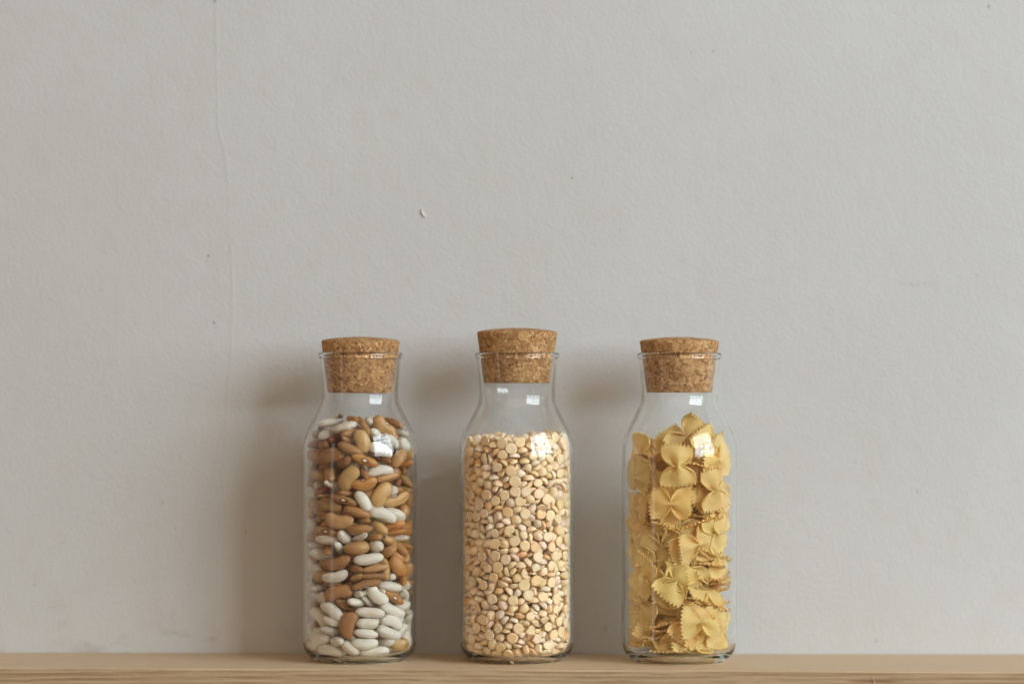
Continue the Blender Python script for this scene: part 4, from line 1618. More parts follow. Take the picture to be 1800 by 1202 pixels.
-182,-301,272,76,1,-18,-63,0,
357,224,257,6,-25,16,-95,0,
-135,368,275,94,18,29,2,0,
28,-267,380,30,30,76,50,0,
159,-219,295,57,-15,16,-79,0,
296,-285,297,95,5,-19,-26,0,
18,464,253,34,30,-63,63,0,
110,388,274,9,14,99,1,0,
418,67,298,9,-92,-22,-32,0,
229,-261,358,82,6,20,53,0,
-274,-317,265,14,-78,60,12,0,
-163,-359,354,88,-17,27,-35,0,
220,-230,306,11,-52,-14,-83,0,
-237,-400,257,69,-48,51,19,1,
421,-20,303,94,-18,5,30,0,
-22,261,292,83,31,-14,-44,0,
271,-377,326,51,-13,-69,-50,1,
47,378,279,36,-10,9,92,0,
332,165,310,54,78,-19,26,0,
172,322,271,34,18,60,70,0,
355,28,318,71,-8,-39,58,0,
-238,114,297,42,-24,-22,-85,0,
-388,163,358,98,4,-12,-15,0,
15,-465,315,50,-52,48,50,1,
189,-180,364,54,-16,-21,80,0,
199,-277,1224,57,0,62,-55,0,
116,-450,300,68,-58,-38,-23,1,
-325,36,312,19,-8,43,-88,0,
-319,116,337,49,0,-83,27,0,
421,196,322,69,39,-60,-8,0,
-364,288,319,56,67,15,46,0,
-187,-240,340,25,67,70,11,0,
-93,-249,328,1,58,-56,-59,0,
226,-146,335,82,17,-2,-55,0,
192,327,319,81,-22,3,-54,0,
-348,-307,309,54,1,71,46,1,
292,-13,342,97,11,-6,21,0,
-114,-296,474,14,-87,34,33,0,
-118,-324,286,56,26,0,78,0,
96,-204,368,47,16,69,-52,0,
208,-299,274,24,-27,14,92,0,
119,394,326,31,88,29,23,0,
-376,189,308,81,-25,-4,-53,0,
-421,33,353,9,16,34,-92,0,
-276,317,328,41,80,43,-11,0,
377,192,359,39,-24,-3,89,0,
-98,454,295,49,40,60,-49,0,
-258,-333,315,52,-75,-40,4,1,
162,-368,309,2,100,-5,-3,0,
388,38,465,7,42,-85,30,0,
95,-288,317,53,-30,21,76,0,
-377,-191,323,96,-3,14,24,0,
-333,-56,289,70,2,-41,-59,0,
-176,426,341,24,-11,69,-68,0,
-22,394,304,18,-15,15,96,0,
-139,-226,415,61,4,78,-9,0,
-223,-245,332,14,29,-13,-94,0,
-109,366,336,48,-48,11,-73,0,
380,123,658,44,39,-80,10,0,
286,309,311,90,-2,8,-44,0,
-244,-111,373,100,3,-7,6,0,
-351,207,359,18,25,42,85,0,
-246,-156,318,90,10,-25,34,0,
-182,-342,304,36,1,-46,81,0,
-162,389,428,1,59,76,29,0,
186,-301,325,30,12,6,-95,0,
-277,318,344,70,-23,-35,-58,0,
296,-202,336,17,46,35,-80,0,
-246,394,290,67,45,56,-21,0,
276,-319,388,64,-41,29,-57,1,
-48,-375,291,84,-34,35,-22,0,
363,-290,361,40,-70,6,58,1,
-191,-189,362,71,-14,0,-69,0,
-345,-87,407,55,57,-20,-58,0,
425,-186,345,34,-70,-6,62,1,
395,111,356,3,-97,18,-15,0,
19,-343,332,94,-20,13,-24,0,
46,420,318,68,-32,-2,-66,0,
261,45,342,73,-42,-6,54,0,
263,275,355,79,50,-29,-18,0,
-133,335,365,43,8,-86,25,0,
-409,-108,360,13,97,21,5,0,
-216,-364,335,7,38,2,-92,1,
313,-104,363,66,-50,-54,14,0,
321,79,310,26,13,-46,-84,0,
-56,-263,386,37,-70,-55,28,0,
-72,-351,339,41,-9,16,89,0,
354,-127,389,35,-26,-57,70,0,
38,-381,325,3,80,56,-21,0,
-394,68,319,30,-74,51,-33,0,
114,-272,382,67,1,34,-66,0,
-342,-8,351,72,19,-2,-67,0,
391,-34,344,78,10,-19,59,0,
69,-416,378,8,-25,-96,14,1,
112,-357,322,97,6,1,-25,0,
264,-22,413,87,-38,4,30,0,
324,270,334,57,-10,67,-46,0,
-325,-109,319,57,18,-16,78,0,
-209,-322,379,73,-50,-39,-24,0,
361,-122,370,56,-10,77,30,0,
318,92,433,52,-8,32,-79,0,
-395,-148,530,5,66,60,-44,1,
199,420,290,70,67,-17,-14,0,
333,-71,407,60,-16,-29,-73,0,
-293,-272,378,28,-9,-90,32,0,
-28,-423,366,97,-9,19,9,1,
-281,1,349,67,28,68,-5,0,
-238,349,374,19,36,54,73,0,
-392,-155,378,27,4,6,-96,0,
256,-84,395,65,-38,-63,-19,0,
-27,422,347,8,10,-30,-95,0,
308,-237,413,38,30,-82,31,0,
293,304,401,35,-67,64,-11,0,
421,20,348,76,-29,47,35,0,
-28,-325,415,44,85,-19,-22,0,
311,302,429,91,20,-33,-15,0,
-63,-418,326,79,15,-11,58,1,
370,100,364,9,8,-1,-99,0,
-324,270,415,2,-99,2,15,0,
-221,-358,425,63,57,53,1,1,
261,-146,426,45,-28,-81,-25,0,
420,-44,444,87,16,4,47,0,
-111,451,484,54,43,57,-44,0,
128,447,373,70,70,-9,-11,0,
289,202,371,55,16,16,-80,0,
-158,315,411,52,40,-4,-75,0,
-445,134,721,71,24,66,4,0,
405,-114,396,58,-43,20,-66,0,
-412,-18,402,16,-13,-6,-98,0,
-109,369,432,38,-36,71,-48,0,
38,419,375,68,-18,0,-71,0,
-347,98,452,90,-14,36,-19,0,
-417,-58,356,87,-23,-5,43,0,
212,-225,410,48,7,8,87,0,
380,267,413,54,-8,-69,47,0,
149,-395,347,91,11,36,18,1,
-310,-171,382,42,-80,-42,6,0,
-271,49,436,3,58,-14,-80,0,
345,24,410,36,89,-23,-13,0,
417,62,432,45,-50,74,2,0,
281,114,399,65,67,9,35,0,
106,380,408,92,15,28,-24,0,
237,-366,369,36,15,-37,-84,1,
10,-262,385,75,49,-27,-34,0,
156,-219,486,7,-23,76,61,0,
-232,-128,621,76,24,61,5,0,
-31,421,438,30,-42,-80,-30,0,
-100,454,388,22,8,69,-68,0,
420,-19,396,24,27,-8,93,0,
350,-131,441,37,4,-16,92,0,
217,-361,427,90,14,-6,41,1,
344,-312,458,61,-68,-24,34,1,
-135,-308,380,24,-59,-49,-60,0,
361,-211,404,35,46,75,32,0,
-181,-380,510,1,-98,-19,8,1,
-358,76,394,38,33,-21,83,0,
258,71,433,22,51,41,-72,0,
231,352,353,93,-34,10,-6,0,
-30,-263,624,28,-29,-15,91,0,
-253,-86,321,32,-38,-35,-79,0,
57,461,458,65,69,19,-27,0,
-152,-255,522,54,12,-10,83,0,
-291,-363,383,27,21,67,66,1,
231,303,483,28,-95,2,11,0,
394,149,437,6,-76,63,-16,0,
312,-228,421,66,-50,-6,-56,0,
-340,-252,380,0,-61,31,73,1,
-368,206,458,15,96,-7,-21,0,
-244,287,423,7,14,99,-1,0,
192,376,382,82,-29,-48,7,0,
69,380,363,79,58,12,16,0,
-222,33,423,70,-26,-65,16,0,
320,-27,456,84,-11,2,-53,0,
263,-152,441,82,45,18,29,0,
-211,376,463,35,80,38,32,0,
-89,-413,378,48,41,-19,-75,1,
119,-450,420,62,-51,-49,-34,1,
63,-360,378,86,-3,15,49,0,
-333,-225,419,18,-4,-24,-95,0,
139,-180,941,70,41,57,-13,0,
-14,384,404,28,28,-44,80,0,
-331,-84,410,42,-76,23,-44,0,
145,-361,390,62,-28,-12,-72,0,
404,124,456,62,9,-14,-77,0,
-259,69,373,35,-50,71,34,0,
-199,-273,407,90,-34,13,23,0,
32,-418,439,12,92,-35,-10,1,
-255,-29,436,40,28,-83,27,0,
234,-73,486,51,1,86,3,0,
257,387,444,39,1,-72,58,0,
-187,-191,419,78,-16,-12,-59,0,
222,-149,470,74,-21,-50,40,0,
44,-343,426,6,4,20,98,0,
307,185,423,76,1,45,-47,0,
-404,126,439,16,-41,-57,-69,0,
7,-263,456,11,-31,19,-93,0,
-241,-125,432,98,-6,-17,2,0,
-253,-194,391,35,-42,-41,73,0,
-255,-329,461,6,98,-18,-9,0,
365,209,471,52,-3,59,-62,0,
303,-250,509,58,50,47,-44,0,
-58,-411,425,97,-12,13,-17,1,
-222,113,473,47,34,-30,-76,0,
-115,-340,429,47,39,-71,36,0,
60,-418,487,1,-51,76,-39,1,
-114,228,543,64,-26,34,64,0,
339,260,468,65,30,18,-67,0,
142,-397,541,98,7,1,-20,1,
-4,-348,468,24,13,10,-96,0,
-79,-211,500,7,37,59,-72,0,
-460,-65,527,69,0,72,10,0,
-420,77,468,14,-52,-47,-70,0,
220,307,428,9,91,40,4,0,
203,-289,410,18,5,-47,86,0,
-169,-210,483,79,49,19,30,0,
-240,-221,447,18,21,3,-96,0,
310,41,547,83,13,-32,45,0,
89,-251,430,99,-12,-8,-3,0,
-133,-399,429,59,-9,-51,62,1,
-418,63,437,69,51,-50,10,0,
427,-182,462,21,54,-47,-67,1,
415,-87,484,71,49,-42,27,0,
330,138,510,8,-25,-95,17,0,
463,50,508,10,71,-3,-70,0,
165,-295,450,35,-20,-20,89,0,
-96,-203,833,46,67,25,-52,0,
234,-246,456,84,-3,16,-51,0,
-391,-157,430,67,-11,-10,73,1,
-31,398,495,22,-83,-51,4,0,
-83,-385,505,39,-41,-74,-36,0,
81,-335,468,95,-13,25,10,0,
198,-172,555,5,100,-5,5,0,
-98,-306,473,20,31,-20,91,0,
250,-95,544,76,6,-37,-53,0,
-322,24,514,33,65,-69,-3,0,
-433,170,512,54,62,35,45,0,
-205,-294,496,13,55,82,-1,0,
404,120,512,67,3,14,-73,0,
-257,-335,517,48,57,-66,-4,1,
-306,-294,478,48,30,-75,-35,1,
167,-151,817,16,-38,58,-70,0,
-287,-272,392,41,14,39,81,0,
164,363,468,8,78,-55,28,0,
-156,367,480,67,31,29,61,0,
300,-197,509,13,59,-75,28,0,
-17,374,631,73,21,4,-65,0,
331,-58,497,56,12,32,-76,0,
245,333,637,56,38,73,10,0,
381,39,480,30,-2,-36,-88,0,
56,366,467,73,-53,-22,38,0,
-354,5,427,80,-5,34,-49,0,
420,-31,494,57,7,2,82,0,
-297,243,461,2,20,94,-27,0,
-201,101,569,32,41,-56,-64,0,
287,-191,519,95,-30,-5,6,0,
-31,-420,477,87,28,-9,38,1,
311,346,510,62,69,-13,-37,0,
44,-419,537,70,-13,-31,63,1,
-348,-208,474,100,5,-3,-3,0,
-281,-59,694,42,16,-61,66,0,
114,-344,816,57,-30,12,75,0,
250,105,749,95,-31,-6,-4,0,
134,399,459,49,-16,-33,-79,0,
-264,330,429,90,-21,-36,14,0,
162,-226,505,45,27,55,-65,0,
-10,-263,575,51,-55,-31,59,0,
-363,199,515,9,-94,17,-28,0,
-409,-106,447,58,-3,-45,-68,0,
260,-331,530,70,16,15,68,0,
-213,-185,549,59,18,23,-76,0,
191,-321,536,53,-5,-64,-55,0,
-304,-142,449,91,26,-29,11,0,
-354,-230,520,70,15,8,-69,0,
231,-120,672,80,-19,-39,-41,0,
326,269,561,23,-91,-11,-32,0,
-249,392,497,55,22,68,-43,0,
464,-14,576,69,18,-66,-23,0,
-316,-71,472,94,-11,-25,-19,0,
-262,-263,530,32,-66,63,28,0,
21,276,574,17,21,-91,-31,0,
293,-134,525,19,-36,53,74,0,
155,-392,487,93,4,36,-3,1,
-59,-261,898,56,-77,31,-5,0,
-393,-32,502,80,-9,51,-29,0,
-422,-15,453,97,12,-16,15,0,
50,-392,530,32,-22,92,-1,0,
76,-257,518,12,-98,-1,-15,0,
-32,-464,558,25,-31,-65,-65,1,
-206,-154,505,45,37,-52,62,0,
-294,-179,510,79,30,48,23,0,
248,285,482,94,30,5,15,0,
-310,-285,575,7,94,-32,-12,1,
-203,-98,516,56,64,-33,-42,0,
211,-366,500,92,-10,38,-5,1,
-281,222,488,13,-9,-30,-94,0,
27,-265,513,16,-13,-12,97,0,
293,60,482,68,20,-9,70,0,
382,-225,482,39,51,-26,-71,1,
303,-293,643,22,-73,11,-64,1,
213,365,499,75,-34,3,57,0,
-145,-346,557,32,87,-35,14,0,
213,76,525,23,-71,-9,-66,0,
465,10,667,42,-56,-43,57,0,
112,451,537,69,70,2,-19,0,
177,-141,605,67,33,64,-20,0,
-319,276,524,75,-12,-13,-64,0,
-262,-37,476,79,-13,45,39,0,
-398,241,552,71,41,58,4,0,
99,-454,604,35,-47,54,60,1,
365,-220,573,19,75,-60,-22,0,
-265,41,750,88,41,7,-22,0,
-223,-313,550,22,-4,-97,-7,0,
417,70,585,87,10,39,28,0,
-262,37,536,37,62,67,15,0,
-116,-405,517,42,8,56,-71,1,
379,141,564,51,27,-6,-82,0,
-178,429,551,67,71,9,18,0,
136,376,542,81,31,48,14,0,
170,312,527,45,6,43,-78,0,
-463,43,518,24,-65,30,-66,0,
210,415,574,71,62,-32,3,0,
345,-310,561,61,-66,-22,37,1,
-299,118,507,44,7,-16,88,0,
148,-392,477,34,-56,-73,18,0,
-321,6,565,92,32,4,-22,0,
-422,19,573,43,18,34,-82,0,
419,201,547,54,-18,-67,48,0,
-277,319,546,19,-62,-54,-54,0,
7,-339,559,24,-84,11,-47,0,
178,320,580,69,-6,8,-71,0,
-235,273,551,84,21,-39,31,0,
367,29,651,85,-20,43,21,0,
226,-406,585,41,-9,-70,-57,1,
-262,-39,598,61,-19,76,-12,0,
236,103,602,56,-51,47,44,0,
-254,-107,534,54,43,-33,-64,0,
-202,100,777,63,-4,-71,-30,0,
268,-101,607,71,37,-13,59,0,
-69,-346,596,10,52,51,68,0,
372,-149,532,22,-21,-95,-1,0,
392,34,534,28,-12,-6,95,0,
97,-318,560,24,-95,22,3,0,
-32,-376,567,22,89,2,40,0,
-387,96,532,67,-61,7,-42,0,
-105,-408,572,55,-4,25,-80,1,
-66,-302,514,12,-19,-10,-97,0,
292,247,592,50,-46,73,-11,0,
248,-248,529,76,-3,-39,52,0,
-234,270,999,85,49,-8,-17,0,
108,-197,573,71,57,41,-9,0,
342,80,627,13,-74,-60,29,0,
256,334,582,19,-65,72,-16,0,
269,7,526,0,42,64,-64,0,
-307,-293,588,52,9,10,84,1,
-94,-245,558,78,-15,5,-60,0,
-68,420,526,9,6,-19,98,0,
-251,391,591,61,33,64,-34,0,
82,368,523,24,-14,-24,-93,0,
355,-229,595,82,15,24,50,1,
344,-63,544,67,8,17,72,0,
176,-324,586,5,-16,-7,98,0,
-358,78,620,13,23,-96,-3,0,
42,-258,570,73,-2,-16,-67,0,
-198,364,565,2,28,-69,67,0,
358,-131,598,18,40,79,-43,0,
-239,-361,645,13,36,87,31,0,
-348,-167,522,29,18,41,84,0,
291,121,532,84,-4,-14,52,0,
15,423,547,41,-17,86,23,0,
116,407,728,93,-29,-20,5,0,
-130,-351,581,44,-23,31,81,0,
-377,-118,533,75,-50,27,35,0,
-297,-197,598,21,-47,79,-32,0,
-219,-324,607,26,-87,42,5,0,
-4,353,534,95,-27,14,-4,0,
333,184,547,23,-86,46,5,0,
3,-423,631,46,70,51,19,1,
-247,346,719,4,5,19,-98,0,
66,402,605,72,-11,67,13,0,
369,4,584,7,3,-4,100,0,
250,-190,571,74,-7,3,67,0,
-388,166,594,23,-31,-75,53,0,
-212,-413,567,51,-25,67,48,1,
-175,-199,596,42,-41,4,-81,0,
-116,-266,604,94,-11,-24,19,0,
143,442,628,32,10,-70,63,0,
-406,-121,579,33,21,-8,-92,0,
-2,421,596,52,36,-46,-62,0,
56,257,605,6,17,98,6,0,
-409,49,535,79,14,42,43,0,
351,233,597,91,19,37,2,0,
-300,65,544,66,0,-21,72,0,
264,-320,580,61,-16,-2,78,1,
239,-346,632,80,1,-1,-60,1,
63,-461,688,1,-11,70,71,1,
-283,313,586,72,-7,-24,65,0,
-367,160,602,9,-45,-36,-81,0,
-322,232,559,21,27,-15,93,0,
443,-141,548,21,-72,1,66,1,
-265,-22,679,65,-52,4,-55,0,
-145,-395,623,31,-6,-14,94,1,
60,-369,581,65,-26,18,-69,0,
-250,300,507,7,-39,91,-10,0,
-370,-203,600,44,-44,-78,-5,0,
-384,-124,622,98,-3,15,-13,0,
259,332,699,92,-8,33,19,0,
48,390,598,78,31,-54,-5,0,
339,318,642,28,67,23,-64,0,
395,-69,563,39,-23,38,-80,0,
-291,-88,562,84,-19,-49,14,0,
286,-28,606,8,-42,1,-90,0,
179,-248,594,8,-72,-67,-17,0,
101,-293,631,17,-54,-79,-23,0,
-69,-256,665,70,-17,-12,69,0,
278,-230,595,56,41,-9,71,0,
154,-164,700,54,4,71,-46,0,
-257,50,624,34,80,44,22,0,
-48,353,567,93,5,-27,25,0,
-170,387,609,59,-25,11,-76,0,
264,-31,612,16,-80,-43,38,0,
-454,97,600,63,-22,67,-34,0,
-378,-65,572,90,-27,35,6,0,
21,-330,608,63,-28,-11,72,0,
249,-174,656,21,-33,-35,85,0,
-299,-281,643,55,-16,6,-82,0,
-56,461,668,69,71,-3,11,0,
336,188,700,55,16,-81,13,0,
428,-183,626,71,-29,-65,1,1,
-278,-111,614,88,39,20,17,0,
-367,12,650,61,-18,-46,62,0,
-332,36,623,65,-10,12,-74,0,
285,-141,641,87,42,-11,24,0,
-412,215,657,72,29,63,-3,0,
-355,-227,620,76,64,5,14,1,
169,-220,619,96,23,-2,-18,0,
-159,-211,646,38,-2,5,-92,0,
-78,-415,623,16,41,6,90,1,
347,2,673,41,41,-81,8,0,
-341,248,609,99,-10,-9,3,0,
455,-93,626,70,-24,-66,9,0,
-251,391,681,65,70,16,25,0,
-248,64,642,73,-39,-14,55,0,
-304,-47,649,56,-46,59,35,0,
-213,-267,597,9,-11,-62,-77,0,
85,-209,661,50,25,67,-49,0,
145,-417,633,56,-48,-32,-60,1,
141,352,630,34,53,-22,-74,0,
308,237,632,39,46,-7,-79,0,
-113,389,640,78,-7,12,-61,0,
96,-343,663,1,91,40,-11,0,
-346,-173,617,70,47,17,51,0,
204,373,655,15,94,-30,-5,0,
-193,-185,721,68,-24,29,-62,0,
-143,344,592,62,18,60,-48,0,
356,-95,642,35,89,27,-13,0,
286,-46,684,19,40,-17,-88,0,
43,-243,683,13,27,51,-81,0,
28,421,759,34,-72,25,-56,0,
264,48,593,42,19,-54,-70,0,
-389,-254,706,70,-28,64,10,1,
-156,366,687,76,39,-44,26,0,
248,99,654,89,7,7,-45,0,
-388,-169,660,95,11,-19,22,0,
344,-211,644,96,-11,-8,23,0,
207,-242,705,80,-52,8,28,0,
203,-348,718,13,29,-75,59,1,
-296,-165,655,36,-18,31,-86,0,
215,304,934,2,55,81,20,0,
201,371,668,47,2,14,87,0,
-407,126,671,42,23,81,33,0,
253,77,707,4,6,-1,-100,0,
-4,-348,651,92,10,-15,35,0,
-289,-364,684,22,-60,-39,-67,1,
-225,-221,656,72,-12,-61,-32,0,
353,230,665,69,-40,7,-60,0,
111,372,678,88,-31,4,35,0,
198,325,679,51,26,-40,72,0,
257,-251,645,17,-20,-45,85,0,
333,-261,725,50,61,61,9,1,
172,-296,678,16,-91,20,31,0,
-309,57,686,92,24,10,-30,0,
293,-139,731,44,0,-83,-34,0,
184,381,716,74,-12,9,65,0,
100,247,1313,31,-23,-86,34,0,
-288,308,655,91,-22,-35,-3,0,
-211,300,642,22,-58,72,-33,0,
109,-368,678,80,-4,9,59,0,
-87,413,581,94,-7,-33,-3,0,
421,-56,793,80,-51,11,-29,0,
5,-264,715,12,49,13,-85,0,
125,-280,694,44,-52,-5,73,0,
165,-434,726,25,-47,53,66,1,
393,-157,706,20,75,63,2,1,
-290,237,616,62,44,27,59,0,
268,6,674,67,-67,-7,32,0,
-112,-409,708,22,47,-85,4,1,
391,159,637,9,-44,-20,-87,0,
209,-177,736,93,-23,27,-10,0,
-433,-50,641,41,33,85,5,0,
-270,-196,864,38,13,-17,-90,0,
57,460,676,67,72,10,-17,0,
-125,-371,788,36,-44,-74,37,0,
337,-188,702,14,32,-18,-92,0,
299,-356,706,0,46,-53,-71,1,
-184,381,771,27,-34,-86,-25,0,
-334,85,647,51,-5,39,77,0,
367,-108,736,76,60,-17,19,0,
224,-21,751,58,47,53,40,0,
217,-304,716,64,-71,15,-24,0,
-162,-313,669,31,92,-24,4,0,
-21,225,696,69,-63,-29,-19,0,
240,-225,757,31,40,1,86,0,
-86,-335,1019,17,23,96,6,0,
372,201,703,97,13,21,9,0,
375,-192,802,53,15,4,83,0,
-353,-86,640,27,-46,-13,-83,0,
411,-57,641,41,-40,24,79,0,
-66,-324,703,40,-7,3,-91,0,
-19,-421,696,1,22,-97,11,1,
-340,317,737,31,-26,67,-63,0,
-420,-23,657,91,-14,-38,9,0,
-78,-343,654,95,-11,-28,-11,0,
22,369,688,43,26,47,72,0,
340,252,1238,19,83,50,15,0,
-76,-214,744,50,24,-67,49,0,
-254,69,706,94,11,30,10,0,
140,-227,770,43,-88,19,10,0,
-151,-347,745,31,-94,-12,7,0,
86,-385,730,88,32,7,-36,0,
272,271,703,14,92,15,-32,0,
-305,224,663,52,19,11,-82,0,
12,-362,735,38,80,-12,-45,0,
-147,-296,671,23,-10,-28,-92,0,
-85,-419,716,17,-16,-17,-96,1,
326,-93,660,93,-35,9,8,0,
-410,-98,713,29,77,-56,10,0,
-441,67,659,53,-18,50,-65,0,
68,-332,703,70,19,-39,-57,0,
-325,-27,722,45,-33,21,80,0,
-225,-145,680,21,-10,-15,-96,0,
339,-210,758,100,-5,-2,-5,0,
-255,303,673,16,-48,77,-38,0,
8,-422,743,89,32,-27,20,1,
173,-338,722,82,-53,-15,-17,0,
-169,433,696,58,69,-16,39,0,
-383,179,774,4,52,-69,-50,0,
-267,-233,735,95,15,20,20,0,
317,278,735,40,27,86,-16,0,
414,-25,709,78,-5,-48,-40,0,
-197,-180,815,31,-67,67,-8,0,
-337,-69,796,91,-11,-39,7,0,
-117,421,724,71,43,-4,55,0,
62,259,724,45,-13,-58,67,0,
-411,-20,704,34,4,5,94,0,
413,83,658,83,-12,41,-37,0,
314,-281,804,52,-64,11,-55,1,
456,-86,722,61,24,-65,-38,0,
-144,-263,709,88,-30,-1,-36,0,
-368,159,690,63,24,50,55,0,
280,-313,762,60,2,4,-80,0,
-285,-134,753,27,-4,95,16,0,
237,-118,754,68,-51,12,52,0,
377,-55,734,57,-3,-59,56,0,
304,-273,717,82,-35,-43,12,0,
-297,-226,721,23,-67,-69,-15,0,
-196,-375,671,91,21,-26,23,1,
-309,-289,738,16,79,-57,-13,0,
159,390,814,40,7,91,-8,0,
410,71,710,22,-2,27,-94,0,
81,-287,744,90,-16,4,40,0,
-371,122,774,34,-49,-78,20,0,
-230,-262,690,39,75,2,53,0,
-26,419,749,8,-96,-26,-5,0,
130,-373,776,97,2,7,24,0,
378,22,785,18,-34,-92,0,0,
390,152,712,3,-11,45,-88,0,
226,353,759,91,9,5,39,0,
-247,-336,731,88,-3,8,-47,0,
-427,-183,762,37,-69,9,-62,1,
-361,-97,713,85,-28,22,38,0,
-355,229,706,20,-11,21,95,0,
216,-364,807,43,73,49,22,1,
354,-239,918,55,45,-5,-70,0,
241,257,744,93,-5,22,-27,0,
408,111,797,24,-93,-28,-6,0,
132,445,984,55,65,27,-46,0,
370,201,753,88,-14,-8,45,0,
314,-142,803,19,-49,-62,-58,0,
-287,-40,764,90,25,5,35,0,
-209,-85,746,44,68,-13,-57,0,
335,109,690,20,-37,-41,81,0,
-115,-344,782,12,46,21,86,0,
-200,-419,754,10,20,68,70,1,
100,411,821,6,62,-78,11,0,
-407,71,709,82,14,46,-32,0,
-465,-19,773,17,69,21,67,0,
-148,-252,784,85,-29,44,7,0,
-262,48,1038,74,48,46,12,0,
-303,221,726,33,30,11,89,0,
-39,-269,805,94,-28,20,6,0,
-268,-18,854,7,24,-53,81,0,
-326,-129,796,18,-83,40,-34,0,
398,-142,755,51,-2,39,-76,1,
35,-315,768,69,38,-5,-61,0,
-69,381,793,6,87,49,-9,0,
81,-457,791,60,-50,-49,-40,1,
317,15,712,52,11,17,83,0,
-272,-322,774,94,-12,-29,12,1,
-364,-164,708,27,-20,16,-93,0,
260,-185,792,52,-20,-19,-81,0,
176,-296,774,84,-41,-34,-11,0,
-277,311,772,67,2,23,-70,0,
46,-399,801,76,-33,4,56,0,
314,-51,757,94,0,-28,18,0,
-61,-305,771,62,4,49,61,0,
9,345,771,6,-93,-31,-16,0,
252,-268,836,10,92,28,25,0,
-86,377,809,97,-7,-4,-21,0,
22,-285,981,3,61,-40,69,0,
-307,246,812,89,25,-11,36,0,
313,344,992,54,70,-1,-47,0,
-197,-273,778,6,-85,-47,-26,0,
-162,371,765,64,34,-14,67,0,
-366,59,755,62,-5,59,-51,0,
-380,12,787,36,33,-47,74,0,
323,62,764,52,-34,-56,-54,0,
465,17,773,65,32,-62,-29,0,
-405,124,1283,84,20,-51,-2,0,
-299,23,836,43,82,-37,-6,0,
361,-220,854,13,12,-48,86,1,
-411,-91,747,98,-4,-14,10,0,
197,375,894,1,99,-1,-16,0,
-270,-6,1082,33,2,6,-94,0,
-17,-415,796,82,-18,-40,38,1,
11,-265,835,20,-46,-11,-86,0,
363,10,802,41,-13,14,-89,0,
-399,-136,813,94,-19,-20,19,0,
233,345,815,10,25,-8,96,0,
-232,356,838,60,-39,-56,-42,0,
-340,251,801,24,-89,38,8,0,
-330,-265,796,15,12,-72,67,0,
94,-261,794,45,3,5,89,0,
-382,18,876,39,-5,75,-53,0,
168,-433,837,2,-27,65,71,1,
-258,286,899,42,-31,-22,-83,0,
-91,-282,854,2,-48,-36,80,0,
304,-352,846,8,39,-59,-70,1,
258,-66,831,29,63,-72,4,0,
-205,309,825,78,-59,8,-16,0,
165,-255,821,81,-47,2,-36,0,
37,-421,847,26,3,-13,96,1,
436,162,860,69,6,-70,18,0,
-361,166,785,74,28,26,56,0,
-347,-214,785,23,94,-1,24,0,
-167,-434,843,71,-68,18,-8,1,
327,242,780,42,15,-21,-87,0,
417,72,835,40,-61,68,-11,0,
-180,-314,836,80,10,3,-60,0,
-344,-164,796,81,15,-35,-44,0,
296,-183,838,83,-19,48,-23,0,
-225,-89,811,80,28,-44,-28,0,
99,265,1116,60,23,6,77,0,
-294,117,775,79,59,6,-13,0,
407,-118,797,40,-12,25,87,0,
-418,62,773,80,-9,-40,44,0,
-268,-12,971,99,-8,-10,10,0,
-283,-170,800,57,59,39,42,0,
-147,322,993,65,-69,5,31,0,
-147,396,829,14,-28,17,93,0,
-73,-415,808,22,-71,-34,57,1,
282,-270,872,5,24,15,96,0,
-242,-245,821,16,-67,68,-25,0,
349,169,839,3,-2,-92,40,0,
-19,422,780,10,-20,-15,-96,0,
-284,-239,857,23,50,84,-2,0,
218,-353,816,84,-35,-34,25,0,
74,260,831,97,13,18,-13,0,
-23,-323,826,63,21,31,-68,0,
285,313,909,65,-21,51,-52,0,
-316,-280,865,91,0,-27,-30,0,
213,-160,886,24,-22,-14,93,0,
243,-113,852,69,30,-51,41,0,
235,124,841,74,-37,-7,-56,0,
-421,3,855,74,-56,-28,26,0,
-197,-322,819,3,-68,-72,-14,0,
-444,136,830,64,-7,71,-28,0,
355,50,1149,19,-29,-93,-6,0,
-13,-345,882,63,-21,25,-70,0,
320,337,772,26,-26,-66,66,0,
-236,-277,913,79,50,26,-25,0,
352,236,830,57,42,9,70,0,
-136,-232,869,32,-52,-17,77,0,
301,294,856,33,91,14,23,0,
-263,36,822,44,2,38,81,0,
-272,-332,843,52,-21,32,77,0,
-371,76,812,82,-19,3,-53,0,
75,-333,848,90,-28,-20,26,0,
349,-78,826,30,-5,-26,-92,0,
422,16,851,21,33,-32,86,0,
-264,33,914,82,10,10,-56,0,
-252,-390,829,67,-68,14,-26,1,
260,-32,873,53,20,-82,4,0,
-107,-372,846,57,-1,21,79,0,
401,84,842,6,39,16,-90,0,
29,-261,923,19,49,-83,-20,0,
-380,81,865,99,-12,1,5,0,
-229,-230,884,5,-35,23,-91,0,
356,206,873,94,18,19,-20,0,
115,234,868,84,6,13,53,0,
-295,51,865,48,-29,13,81,0,
-278,373,924,14,-30,65,-69,0,
-254,268,845,35,-77,6,-53,0,
271,5,787,32,-23,-31,-86,0,
20,393,855,9,-8,-89,44,0,
-34,-420,850,45,34,-13,-82,1,
-199,-165,836,59,33,-5,-74,0,
257,335,861,80,-12,36,-46,0,
-142,-273,907,7,11,28,-95,0,
228,266,897,28,2,86,-43,0,
-78,458,850,39,25,65,-61,0,
312,82,834,35,32,23,85,0,
240,-206,840,56,-17,-13,80,0,
-155,-218,1011,37,-4,-75,-54,0,
-456,-92,866,64,-42,58,-28,0,
-382,41,938,16,51,-14,-83,0,
-204,94,893,69,-44,-56,12,0,
-352,-233,888,50,-29,1,82,1,
13,422,836,15,-24,-36,-89,0,
-416,-61,839,41,-89,16,-9,0,
-301,-353,930,70,-60,36,-10,1,
